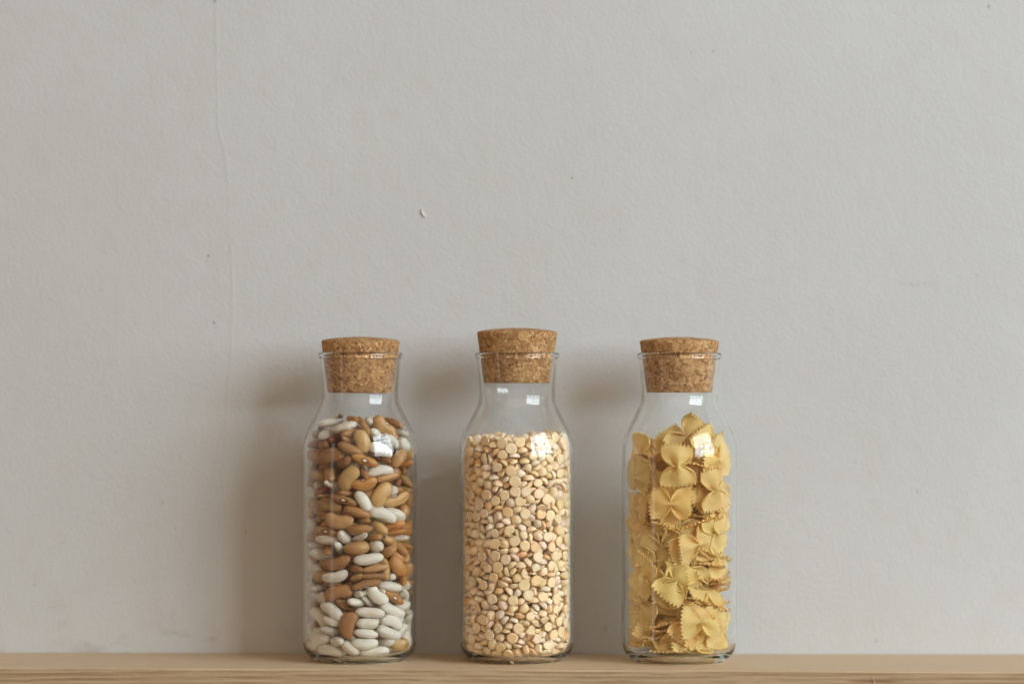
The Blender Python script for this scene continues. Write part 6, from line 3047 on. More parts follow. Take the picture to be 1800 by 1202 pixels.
-16,-334,1459,76,3,-10,-65,0,
372,-219,1382,48,-23,-49,-69,0,
33,-314,1414,3,-54,-83,-11,0,
-55,424,1394,93,18,-4,32,0,
-344,147,1428,64,-27,-14,71,0,
-337,-51,1471,59,-33,13,-73,0,
-441,-146,1455,15,60,35,70,1,
314,124,1497,97,-12,-18,-7,0,
73,-319,1456,10,8,-44,89,0,
-353,33,1502,54,35,3,76,0,
-342,181,1513,9,-98,12,-12,0,
-164,-288,1450,96,-5,-20,21,0,
-186,-426,1415,49,-65,-27,-52,1,
-48,262,1455,61,32,-45,-58,0,
-309,-142,1474,7,-20,13,97,0,
-463,41,1441,35,63,30,63,0,
-58,-321,1405,41,-3,-11,91,0,
106,-288,1531,20,-66,44,57,0,
403,16,1482,75,-4,-29,59,0,
284,-98,1398,59,25,35,68,0,
118,-377,1518,11,96,-13,24,0,
346,242,1375,83,-11,7,-54,0,
-347,219,1471,20,-63,-63,-40,0,
-347,-242,1535,53,68,-22,46,0,
311,103,1448,77,14,-51,-35,0,
237,-323,1433,83,-37,-31,27,0,
-74,-405,1466,10,-46,-22,-85,0,
390,161,1498,12,-23,88,-40,0,
-90,-367,1602,48,-58,31,58,0,
-140,-228,1519,12,-78,59,-17,0,
-318,-277,1495,37,63,-64,23,1,
-297,357,1463,69,63,29,19,0,
-234,116,1765,25,20,45,84,0,
-250,-69,1489,78,-52,-35,5,0,
-391,-118,1526,37,73,-52,-23,0,
411,83,1450,58,-55,-57,20,0,
-310,285,1526,1,64,-76,11,0,
-171,-386,1496,48,-45,-21,73,1,
185,-273,1498,14,-40,86,28,0,
-63,352,1435,58,-8,59,-56,0,
322,5,1431,59,44,32,59,0,
-355,-231,1601,85,29,-25,-36,1,
-388,174,1559,30,80,48,-18,0,
-13,-465,1497,66,-70,-17,-19,1,
-409,103,1502,84,-33,-18,-38,0,
-111,358,1404,13,95,-5,27,0,
21,-261,1511,88,25,-2,39,0,
356,-229,1469,8,25,84,47,0,
-302,244,1566,83,52,11,-19,0,
169,387,1536,65,-2,-49,-58,0,
90,-253,1577,59,-37,-49,-52,0,
-3,-22,1895,82,1,-4,57,0,
-220,361,1422,74,-32,34,-48,0,
219,-379,1509,77,-63,0,-8,1,
-367,-194,1538,69,-18,14,-68,0,
124,-234,1611,14,39,21,89,0,
299,301,1542,99,9,-3,-13,0,
-462,-54,1470,6,-69,-1,-72,0,
359,90,1440,5,-82,7,57,0,
-163,-311,1540,7,-38,89,-25,0,
85,360,1546,18,-92,29,18,0,
189,-424,1475,7,23,-68,-70,1,
-278,-127,1552,65,-44,-61,-13,0,
312,25,1488,37,-21,-6,-90,0,
-391,252,1544,38,-30,65,-59,0,
294,-52,1468,27,3,-14,95,0,
-256,-241,1545,12,-22,8,96,0,
-92,-219,1869,33,36,16,-86,0,
-264,-37,1574,14,43,-12,88,0,
166,-212,1534,80,-2,-9,59,0,
269,-2,1516,91,-4,-28,30,0,
370,-81,1428,90,-22,36,9,0,
-185,380,1469,10,-22,-45,-86,0,
294,118,1621,1,14,40,-90,0,
459,73,1482,59,-29,-64,39,0,
-102,403,1444,96,0,7,-27,0,
-300,189,1583,87,47,-14,-2,0,
226,357,1556,97,0,25,1,0,
-238,-334,1488,31,-17,71,61,0,
-372,-22,1566,13,-14,-91,-37,0,
-78,-305,1544,15,-33,-17,91,0,
263,-271,1464,64,-70,30,3,0,
273,321,1495,37,40,2,-84,0,
-67,-397,1538,77,-23,-20,56,0,
318,278,1463,71,11,67,-20,0,
-155,-218,1569,58,66,19,44,0,
-25,-284,1609,62,-3,30,-72,0,
260,-52,1672,45,-39,9,80,0,
91,-294,1464,22,-38,-83,-34,0,
-317,116,1525,85,4,1,52,0,
-294,-33,1529,76,-5,-7,64,0,
227,-215,1495,78,-43,3,-46,0,
265,232,1503,87,-41,-16,20,0,
67,-327,1533,84,47,-9,-27,0,
-207,325,1471,88,10,8,47,0,
-369,41,1566,57,-16,-43,-68,0,
-53,414,1571,30,92,4,26,0,
-52,-220,1561,62,69,20,-31,0,
321,-141,1443,90,-17,40,-2,0,
389,84,1538,8,-37,-74,-56,0,
419,-134,1489,48,30,-31,-77,0,
-123,403,1501,16,-9,-10,-98,0,
91,-408,1569,17,-93,13,-30,1,
431,175,1568,55,62,-34,-44,0,
217,-361,1575,5,-33,-15,-93,1,
4,356,1604,68,-40,57,-23,0,
-218,278,1599,14,-63,73,-24,0,
421,-73,1501,49,-7,-45,-74,0,
369,-207,1524,13,29,39,86,1,
288,-310,1631,44,-57,4,-70,1,
-431,-45,1506,69,-33,15,-62,0,
37,422,1558,78,25,-43,-37,0,
-335,322,1641,59,69,17,38,0,
344,-247,1456,62,46,13,-62,1,
78,-458,1496,62,-53,-45,-36,1,
-293,18,1552,91,-34,2,-23,0,
213,-284,1507,5,1,-29,96,0,
32,422,1509,29,-76,24,-54,0,
164,-352,1581,20,47,-69,-50,0,
-311,75,1893,5,-69,51,-51,0,
-4,357,1500,46,-9,72,-51,0,
-434,-165,1597,39,-69,16,-59,1,
-190,424,1618,66,47,52,-28,0,
319,-138,1544,41,24,-5,88,0,
289,-245,1557,71,-21,-63,-24,0,
340,-101,1535,3,40,-86,-32,0,
-388,129,1593,24,28,-48,80,0,
340,-251,1506,8,7,10,-99,1,
-107,452,1581,33,47,-53,62,0,
308,-125,1593,92,-19,-5,-34,0,
299,-165,1490,77,11,-15,61,0,
167,334,1548,83,27,-39,29,0,
348,-46,1539,23,-15,52,80,0,
-280,109,1567,50,43,-3,75,0,
-98,412,1665,9,-47,-88,4,0,
-298,124,1654,65,49,-49,30,0,
-197,375,1542,83,-2,-55,-8,0,
-50,463,1494,67,65,28,-22,0,
-304,-103,1638,56,12,-79,-20,0,
263,-33,1573,71,1,-10,-69,0,
-103,-262,1614,49,50,44,-56,0,
39,-417,1488,47,-65,43,41,0,
-239,348,1596,94,-13,2,32,0,
422,19,1540,67,6,28,-69,0,
306,220,1582,38,-88,-24,14,0,
-152,-321,1567,34,-29,21,87,0,
-171,-203,1679,55,63,35,43,0,
-283,-153,1543,43,57,-21,67,0,
-298,300,1559,5,27,7,-96,0,
201,358,1510,38,12,-8,-91,0,
122,-231,1705,63,-46,-48,39,0,
-62,-343,1676,0,-56,-43,-70,0,
-345,-78,1525,13,23,40,-88,0,
-426,19,1562,74,-21,-53,35,0,
295,-315,1544,6,-34,11,93,1,
110,382,1621,73,-14,-65,-19,0,
-401,33,1664,97,18,5,-13,0,
-191,-374,1602,99,4,-7,6,1,
384,261,1529,68,16,-68,24,0,
-22,268,1535,55,-6,34,-76,0,
373,-159,1869,7,38,15,91,0,
-242,-346,1549,52,52,-47,48,1,
-299,-300,1580,54,83,-15,2,1,
-261,26,1599,94,-28,18,-2,0,
-348,55,1616,72,17,19,64,0,
367,78,1542,74,57,8,-35,0,
-417,-70,1593,0,-70,-70,13,0,
386,-117,1579,51,-13,67,53,0,
-162,-390,1550,6,12,-18,97,1,
-159,347,1655,12,57,76,29,0,
203,97,1613,66,-4,70,28,0,
-166,-151,1605,42,70,8,-57,0,
-198,-302,1566,5,52,-42,-75,0,
123,381,1613,65,26,71,-4,0,
-18,423,1604,6,11,-37,-92,0,
54,-418,1550,79,-6,-33,52,1,
-137,399,1726,59,9,-79,-17,0,
357,297,1617,56,70,-16,-42,0,
-337,-46,1612,18,12,-96,-15,0,
-291,327,1673,44,55,21,67,0,
402,95,1812,66,-24,4,72,0,
370,172,1560,19,90,-19,-36,0,
-79,-415,1593,14,-32,-10,93,1,
-285,-253,1595,66,18,-39,61,0,
-193,-267,1617,63,-36,-7,68,0,
-366,-144,1581,64,-5,52,57,0,
209,-268,1600,7,-62,-78,-2,0,
305,238,1637,61,24,50,-57,0,
121,-294,1529,58,60,-6,55,0,
373,-277,1648,68,-56,-42,20,1,
382,-182,1646,46,41,-9,78,0,
-380,190,1609,41,85,-13,-29,0,
182,-427,1569,63,-71,2,30,1,
-318,38,1669,94,-13,28,12,0,
-312,-285,1659,48,22,-67,53,1,
-267,-328,1636,74,35,50,-28,1,
-249,-189,1606,8,-56,-8,-82,0,
12,-376,1616,24,-85,8,-46,0,
254,-198,1568,35,-4,-52,-78,0,
-350,238,1609,93,-6,-18,-32,0,
-6,-379,1611,80,-2,-52,32,0,
-319,-19,1665,3,-83,-53,14,0,
263,-161,1626,47,19,-11,-85,0,
270,60,1554,13,-34,-17,-91,0,
-457,71,1632,20,-66,34,-64,0,
226,-213,1699,60,-43,-66,-13,0,
346,-260,1601,8,-67,66,34,0,
-180,355,1560,60,3,80,-7,0,
-324,-222,1692,46,50,68,-29,0,
-245,271,1695,81,35,14,-46,0,
-91,361,1590,13,31,-22,-92,0,
246,-340,1616,24,12,23,94,1,
370,204,1592,19,2,-23,-96,0,
198,-177,1618,85,-20,-46,14,0,
-196,300,1663,43,81,-11,-38,0,
-425,-13,1606,21,-4,9,-97,0,
144,-276,1637,76,40,-5,50,0,
-243,-162,1700,66,37,-62,-20,0,
-305,181,1637,21,8,-15,96,0,
-268,-35,1704,68,-25,-57,38,0,
-259,256,1616,88,-5,4,47,0,
460,-61,1588,8,69,-17,-70,1,
-189,379,1746,66,23,-44,-56,0,
-260,48,1684,60,-65,21,-42,0,
172,-283,1723,90,-27,-28,-18,0,
360,-219,1695,92,0,-8,37,0,
463,28,1691,71,16,-68,-12,0,
448,-125,1673,6,-69,13,71,1,
420,61,1612,69,-66,10,-28,0,
266,289,1625,31,-32,89,6,0,
-292,-111,1639,58,-29,52,-55,0,
-259,-334,1784,9,76,-7,-64,1,
372,-97,1700,16,0,50,-85,0,
-325,-109,1692,97,6,4,-25,0,
242,-110,1628,61,-21,-46,-60,0,
-438,155,1668,68,35,63,13,0,
384,-177,1571,17,-10,-4,-98,0,
267,23,1614,96,-10,-2,-28,0,
398,147,1606,85,36,11,-36,0,
-377,-21,1738,31,-38,45,74,0,
-367,-205,1656,77,-49,-3,40,1,
246,268,1620,95,12,-26,15,0,
-25,-265,1665,27,18,26,91,0,
348,-179,1661,37,-85,-21,30,0,
-266,-289,1670,54,-64,-28,-47,0,
97,-411,1600,34,4,9,-94,1,
-390,122,1670,28,-19,43,-84,0,
140,-200,1691,38,71,23,54,0,
232,-246,1614,9,5,-6,99,0,
139,-403,1635,86,-26,16,-40,1,
-322,240,1666,93,-21,4,30,0,
-53,-461,1674,68,-62,30,24,1,
357,52,1639,25,-7,-11,96,0,
-244,106,1654,22,-62,-31,-69,0,
-407,-92,1645,9,60,79,-8,0,
-136,-410,1669,14,-82,-34,-44,1,
-113,-295,1697,21,-7,40,89,0,
-208,367,1694,2,68,-72,-14,0,
380,195,1680,43,19,63,62,0,
-269,109,1712,82,-13,-14,-54,0,
415,-83,1666,50,-65,-56,-8,0,
-172,-431,1705,36,-10,70,61,1,
424,5,1612,94,-27,20,7,0,
-264,-27,1673,61,-22,75,-9,0,
214,-119,1911,63,15,-75,-12,0,
-438,-153,1695,45,-65,25,-56,1,
-154,235,1725,71,-30,30,-57,0,
-41,420,1697,0,76,-2,64,0,
26,-424,1642,7,6,-24,97,1,
293,307,1663,91,-16,-7,-38,0,
-76,-341,1770,6,-92,25,-31,0,
-391,-78,1655,59,-5,-13,-79,0,
222,278,1585,2,-99,7,12,0,
251,340,1641,65,-23,-63,-35,0,
-186,-164,1679,79,7,-61,-3,0,
-125,-318,1645,47,34,-10,-81,0,
326,-28,1682,18,-34,-40,-83,0,
324,189,1656,61,42,-29,60,0,
396,154,1758,44,64,63,6,0,
173,385,1620,74,1,62,26,0,
-173,-340,1676,36,33,-14,-86,0,
49,-254,1661,7,78,-35,51,0,
358,142,1674,78,27,28,-49,0,
-229,-216,1693,34,56,60,-46,0,
-401,-235,1740,59,-64,31,-39,1,
300,-38,1619,64,-12,53,-55,0,
24,374,1698,91,4,38,18,0,
-221,-181,1743,9,20,-18,96,0,
16,-402,1697,74,24,-16,-61,0,
216,-366,1658,73,46,1,-50,1,
280,-266,1667,61,-3,28,74,0,
-195,328,1739,29,80,40,35,0,
30,422,1637,73,-19,23,-62,0,
64,418,1820,59,-55,-18,57,0,
-317,-279,1731,87,19,-33,30,1,
227,-334,1728,80,30,-14,-50,1,
-260,-333,1691,94,20,9,-25,1,
-181,-290,1712,76,-50,-15,40,0,
356,69,1728,10,-99,2,0,0,
-265,-268,1757,8,33,82,47,0,
-355,-23,1725,59,73,33,-6,0,
208,-161,1699,82,-54,-13,-14,0,
370,-33,1598,12,-44,-18,-87,0,
-150,329,1764,7,-46,7,-88,0,
285,23,1691,49,1,-41,-77,0,
110,408,1667,22,-1,16,96,0,
-336,70,1890,45,19,-49,-72,0,
355,59,1589,97,18,-16,5,0,
334,-279,1798,20,41,-17,-87,1,
340,252,1724,33,-67,51,42,0,
-104,-199,1741,24,50,50,-66,0,
400,-137,1726,52,17,31,-78,0,
-31,-420,1735,80,13,-10,-58,1,
-304,192,1747,44,64,-63,2,0,
30,421,1729,82,-45,35,-6,0,
-244,-105,1730,40,-67,30,-55,0,
316,-77,1656,93,9,18,-30,0,
-78,1,1928,76,47,-33,-31,0,
323,-53,1743,35,-24,-36,83,0,
264,-189,1709,54,63,-7,56,0,
-402,169,1749,63,73,26,1,0,
-121,-353,1802,78,47,41,-1,0,
285,367,1736,54,71,2,-45,0,
99,-410,1695,36,-28,-59,67,1,
-327,-196,1711,47,-9,44,76,0,
-355,2,1786,70,-18,12,-68,0,
-106,-253,1782,72,64,-27,-3,0,
-191,-362,1766,18,84,-10,50,0,
314,205,1763,46,-57,-35,58,0,
-284,207,1736,45,-41,-14,-78,0,
18,102,1888,68,-1,5,74,0,
376,-273,1770,8,53,-47,-71,1,
-259,61,1755,82,30,21,45,0,
-23,387,1747,68,11,7,-72,0,
103,409,1780,16,-49,52,67,0,
-366,213,1671,11,49,18,-85,0,
-58,-370,1684,29,67,12,-67,0,
206,-163,1786,46,-15,-74,-47,0,
184,-295,1670,62,0,48,-62,0,
-265,-36,1772,22,29,32,87,0,
-424,2,1760,9,44,-43,-78,0,
-311,40,1725,42,8,17,-89,0,
-464,-32,1686,63,30,63,33,0,
-289,-122,1778,17,-54,75,-35,0,
298,-151,1713,72,-67,-16,9,0,
-131,-300,1791,76,63,-1,-16,0,
191,378,1708,1,-40,-77,-49,0,
460,-62,1737,55,-52,-49,44,0,
-383,86,1764,98,10,7,-12,0,
-86,345,1699,76,-22,26,55,0,
-331,-54,1771,12,37,-44,81,0,
-264,38,1816,42,19,10,88,0,
115,-364,1647,55,-14,-55,-62,0,
32,-345,1660,97,-21,-2,13,0,
300,83,1731,62,-49,-1,61,0,
-39,-260,1721,69,-2,9,71,0,
66,-417,1746,97,13,-5,18,1,
-460,66,1821,7,70,-3,71,0,
139,-444,1805,58,-66,22,42,1,
-179,-160,1865,94,23,-14,-21,0,
-244,-342,1773,29,-60,22,-71,1,
410,4,1698,57,16,-80,6,0,
56,-270,1707,51,-38,-14,76,0,
96,-333,1694,77,-11,24,58,0,
273,-325,1701,38,-18,-66,62,1,
-361,102,1715,59,15,5,79,0,
409,109,1691,59,-12,75,-27,0,
234,281,1752,42,-35,-84,-2,0,
-172,-253,1786,38,29,-45,-75,0,
-457,84,1726,3,-70,16,-69,0,
300,275,1758,82,-27,-49,-16,0,
264,21,1784,43,-59,-66,-17,0,
373,-29,1735,82,17,11,-54,0,
252,75,1690,44,-77,-28,37,0,
101,-261,1788,46,-66,-45,39,0,
18,-244,1839,7,-12,48,-87,0,
-252,340,1795,65,-34,-36,-57,0,
157,349,1834,8,-47,-88,1,0,
-324,-207,1798,7,-76,60,26,0,
-411,218,1750,11,-58,42,-69,0,
-406,-118,1812,42,-29,-74,-45,0,
271,-134,1804,58,49,64,-9,0,
418,66,1770,87,-23,-30,-32,0,
-403,-231,1837,31,40,59,63,1,
110,377,1711,47,1,-22,86,0,
-383,114,1817,44,11,-31,-83,0,
224,-215,1786,74,-48,-47,-4,0,
114,-347,1759,97,-22,-7,-12,0,
-122,-407,1729,11,36,16,91,1,
255,-77,1736,66,53,4,-53,0,
-236,124,1857,45,33,-20,81,0,
315,80,1785,70,-31,4,-65,0,
132,-266,1811,75,26,46,-40,0,
197,352,1699,81,32,-37,31,0,
309,-280,1872,93,27,19,17,1,
135,415,1950,47,60,35,-54,0,
-388,-166,1806,24,-15,-94,-19,0,
-342,277,1746,41,76,-33,39,0,
-251,277,1783,71,51,-33,-36,0,
68,345,1793,4,-24,20,95,0,
-241,-116,1818,58,-17,51,-61,0,
309,289,1808,26,17,27,91,0,
-187,-221,1878,87,41,22,-15,0,
-314,-125,1832,42,-76,48,-10,0,
-173,-386,1824,85,13,-34,-39,1,
-20,-339,1758,65,-37,66,-3,0,
-22,-414,1789,97,-4,0,26,1,
160,-393,1718,21,-45,87,3,1,
250,328,1820,31,86,-32,-24,0,
130,-217,1779,35,59,8,72,0,
-158,-160,1811,69,57,-44,-9,0,
-28,435,1829,4,58,-69,44,0,
-228,-266,1826,14,-26,-55,78,0,
-320,-275,1826,8,-65,-75,10,1,
70,-390,1801,31,-1,-5,95,1,
-50,-462,1865,68,-70,-12,-19,1,
72,343,1781,17,94,-12,26,0,
170,346,1750,95,12,-1,-29,0,
-376,-140,1766,6,55,80,22,0,
251,-255,1768,2,-90,42,-4,0,
-246,-209,1826,9,-91,-23,-34,0,
27,-317,1779,3,54,25,80,0,
362,151,1747,72,0,-39,-57,0,
376,-43,1785,90,14,12,39,0,
433,-111,1818,43,21,-57,-67,0,
-87,434,1715,22,-25,80,-49,0,
-388,168,1821,23,4,-56,-80,0,
222,-283,1778,3,4,-2,-100,0,
192,-376,1800,60,55,33,48,1,
-414,-89,1764,9,-54,68,49,0,
-338,70,1805,63,12,37,67,0,
293,-268,1877,22,-94,7,24,0,
367,210,1751,62,-42,31,59,0,
220,410,1789,26,53,46,-66,0,
-409,40,1902,6,-19,64,74,0,
-49,-312,1841,43,-79,-34,-27,0,
-335,323,1777,40,-15,69,-58,0,
261,-21,1807,57,81,6,16,0,
20,-226,1774,69,71,11,8,0,
-94,-299,1920,33,-75,-54,19,0,
-65,348,1822,43,-47,16,75,0,
-127,-447,1812,71,-63,30,12,1,
-311,-283,1851,85,16,-9,49,1,
309,-288,1709,68,16,38,-61,1,
-358,-136,1861,64,-60,28,-38,0,
-175,304,1934,62,-38,45,51,0,
-320,271,1859,96,-2,-11,-24,0,
-335,-18,1833,64,21,9,74,0,
-138,-304,1881,35,-70,-60,17,0,
-398,126,1866,98,4,-12,17,0,
-292,-198,1852,5,-68,-17,71,0,
282,369,1846,71,58,-40,-4,0,
343,-198,1749,74,-34,-22,54,0,
205,-209,1844,79,-36,-22,45,0,
-57,305,1781,28,11,-58,-76,0,
357,-133,1772,35,-27,19,88,0,
132,417,1785,43,7,68,-59,0,
346,303,1891,69,55,-45,-10,0,
-343,-226,1912,3,55,-81,-20,1,
364,214,1829,69,-34,-30,57,0,
280,270,1947,11,-58,-80,15,0,
264,-13,1828,78,-51,-31,-18,0,
-339,250,1839,9,-48,-87,10,0,
-304,-38,1922,27,50,70,-43,0,
248,85,1794,63,-69,-25,24,0,
-253,-335,1846,87,34,2,36,1,
-11,370,1836,13,-38,77,-50,0,
27,-223,1897,48,18,-1,86,0,
-220,-73,1880,97,7,3,-24,0,
74,-68,1905,79,24,18,-54,0,
422,-194,1800,8,59,-37,-71,1,
-91,414,1760,21,-31,5,93,0,
20,189,1904,92,-15,36,-4,0,
-131,-433,1908,64,-49,49,33,1,
294,-65,1830,31,68,-4,66,0,
74,-342,1835,44,9,36,82,0,
164,339,1878,11,-30,-33,-89,0,
460,50,1874,32,-59,-37,64,0,
-260,332,1724,66,-2,19,72,0,
-243,-194,1853,14,-33,-23,90,0,
-265,-275,1891,25,-18,-8,-95,0,
-52,-220,1821,2,-7,-69,72,0,
394,-69,1850,12,-16,9,98,0,
-67,460,1854,41,33,63,-57,0,
-199,298,1787,14,-61,8,78,0,
424,191,1828,9,-60,-37,70,0,
-263,-39,1835,70,-1,32,-64,0,
-363,-151,1858,12,68,27,-67,0,
344,86,1872,35,-47,-63,51,0,
229,-105,1816,52,-60,23,-57,0,
6,-135,1885,10,-1,-4,99,0,
-416,27,1852,47,76,-3,44,0,
263,-332,1772,16,40,-18,88,1,
423,-18,1817,69,-34,64,-5,0,
194,-374,1854,92,14,6,-35,1,
-248,21,1904,44,86,-24,12,0,
-110,-367,1856,89,20,16,38,0,
-419,-65,1822,74,-20,-41,-50,0,
119,-239,1871,47,-73,15,48,0,
287,-228,1822,30,32,-77,-45,0,
96,405,1870,51,-29,75,-29,0,
318,-89,1911,56,66,-49,3,0,
156,-394,1731,71,19,-2,-68,1,
328,-135,1836,89,3,25,-38,0,
-132,399,1854,17,-75,58,-26,0,
-257,332,1844,64,21,-1,-74,0,
438,29,1741,91,10,-37,-16,0,
332,212,1895,33,-39,25,82,0,
-248,280,1926,4,-31,-79,-54,0,
334,-191,1840,22,-19,54,-79,0,
-22,-333,1839,63,30,-36,62,0,
272,-71,1889,60,22,-69,-34,0,
150,-341,1813,64,-11,52,-56,0,
187,423,1868,39,59,37,-60,0,
-53,-91,1929,44,-72,-51,15,0,
-168,-358,1924,80,-24,14,-53,0,
212,5,1878,33,-4,-1,-94,0,
-27,379,1906,37,-63,63,-27,0,
261,335,1881,44,36,13,-81,0,
-224,348,1889,71,3,13,69,0,
288,71,1863,71,4,-63,29,0,
379,168,1897,79,4,-23,-56,0,
-199,-367,1884,97,16,3,-15,1,
182,-334,1902,49,21,-19,-83,0,
-301,-128,1886,73,5,26,63,0,
-35,-412,1880,74,-50,32,32,0,
-389,-50,1877,20,-5,10,-97,0,
-137,337,1864,69,24,-27,-63,0,
50,-419,1840,12,9,13,-98,1,
-242,-197,1911,70,-2,-25,-67,0,
-217,-275,1928,94,15,28,-11,0,
207,323,1928,61,14,16,-76,0,
-86,-337,1915,92,10,37,-10,0,
16,456,1895,42,44,54,-58,0,
-34,34,1931,43,-63,-25,59,0,
175,310,1881,44,57,-67,19,0,
259,-334,1823,100,-1,8,-1,1,
121,287,1925,16,2,-2,99,0,
-277,-350,1929,47,-69,-13,-54,1,
-261,123,1851,38,-75,-54,-4,0,
-316,185,1886,15,-95,28,-3,0,
-146,391,1879,71,-45,-9,54,0,
355,8,1823,84,-22,-22,-44,0,
102,-406,1870,40,-24,15,-87,1,
94,-310,1886,34,31,45,76,0,
-126,359,1936,53,41,30,68,0,
-182,379,1839,13,-82,-37,42,0,
-68,114,1922,25,62,-18,72,0,
-118,-226,1945,80,-6,-59,-9,0,
391,126,1901,12,-39,89,-22,0,
218,-218,1905,54,17,30,77,0,
53,414,1909,48,-5,50,-72,0,
276,-361,1908,40,-67,22,58,1,
162,-245,1892,85,46,-5,26,0,
26,-450,1922,70,-71,-6,0,1,
389,-235,1906,45,23,-67,-55,1,
-366,204,1882,80,-33,-21,45,0,
365,103,1953,43,47,44,64,0,
-48,-157,1919,64,34,-61,33,0,
305,250,1953,31,15,9,93,0,
170,91,1880,94,-5,2,-34,0,
282,-157,1865,17,-29,-4,94,0,
154,-277,1943,85,12,-9,-50,0,
220,381,1938,26,52,45,-68,0,
-313,163,1894,50,1,-15,85,0,
-102,-131,1924,32,-62,-43,57,0,
24,-316,1911,58,-8,73,36,0,
127,15,1910,91,-13,39,2,0,
319,-64,1894,75,-22,49,38,0,
194,-399,1939,70,-65,-29,0,1,
208,-201,1956,19,-8,9,98,0,
410,2,1905,46,25,-34,78,0,
-175,172,1909,53,-28,56,-57,0,
-305,332,1923,17,60,-40,67,0,
127,-199,1915,73,-41,38,39,0,
-14,-274,1919,73,26,-62,-10,0,
-345,-142,1924,40,29,13,-86,1,
87,-9,1889,100,-1,5,3,0,
117,-383,1935,38,1,58,72,1,
-332,-15,1910,73,-41,29,47,0,
346,130,1949,3,-71,-21,67,0,
135,352,1934,89,-43,-3,17,0,
88,-156,1923,63,-15,-74,-17,0,
153,-109,1917,64,41,-64,-12,0,
406,-84,1891,81,14,21,-53,0,
-138,105,1927,54,31,-64,46,0,
213,31,1926,23,-10,-12,-96,0,
-408,-13,1911,13,21,-14,-96,0,
66,75,1911,26,-19,28,-90,0,
-60,405,1907,6,-25,-8,96,0,
302,25,1892,94,33,6,9,0,
69,-242,1937,17,17,0,97,0,
402,51,1888,39,-30,-55,67,0,
326,-285,1958,50,6,-69,-51,1,
-403,-88,1895,58,54,5,-61,0,
279,-220,1926,45,37,-1,81,0,
261,181,1938,73,8,21,-64,0,
354,-171,1920,90,8,-39,-16,0,
19,-386,1899,53,-38,-22,-73,1,
172,-35,1918,65,34,33,-59,0,
381,-91,1940,66,-12,11,73,0,
-415,-174,1914,37,-69,10,-62,1,
410,-156,1937,65,-15,-69,-28,1,
265,-312,1930,30,-46,18,82,1,
-166,370,1931,96,-8,-11,-25,0,
425,81,1958,16,-64,-28,70,0,
149,200,1944,53,47,-16,-68,0,
268,-137,1925,57,27,-3,-78,0,
-269,222,1918,9,-8,37,92,0,
201,-277,1870,48,68,52,18,0,
379,0,1942,65,18,-35,-65,0,
282,325,1967,19,-32,-63,68,0,
371,229,1952,55,66,-22,-45,0,
391,-57,1961,70,-32,27,-58,0,
]
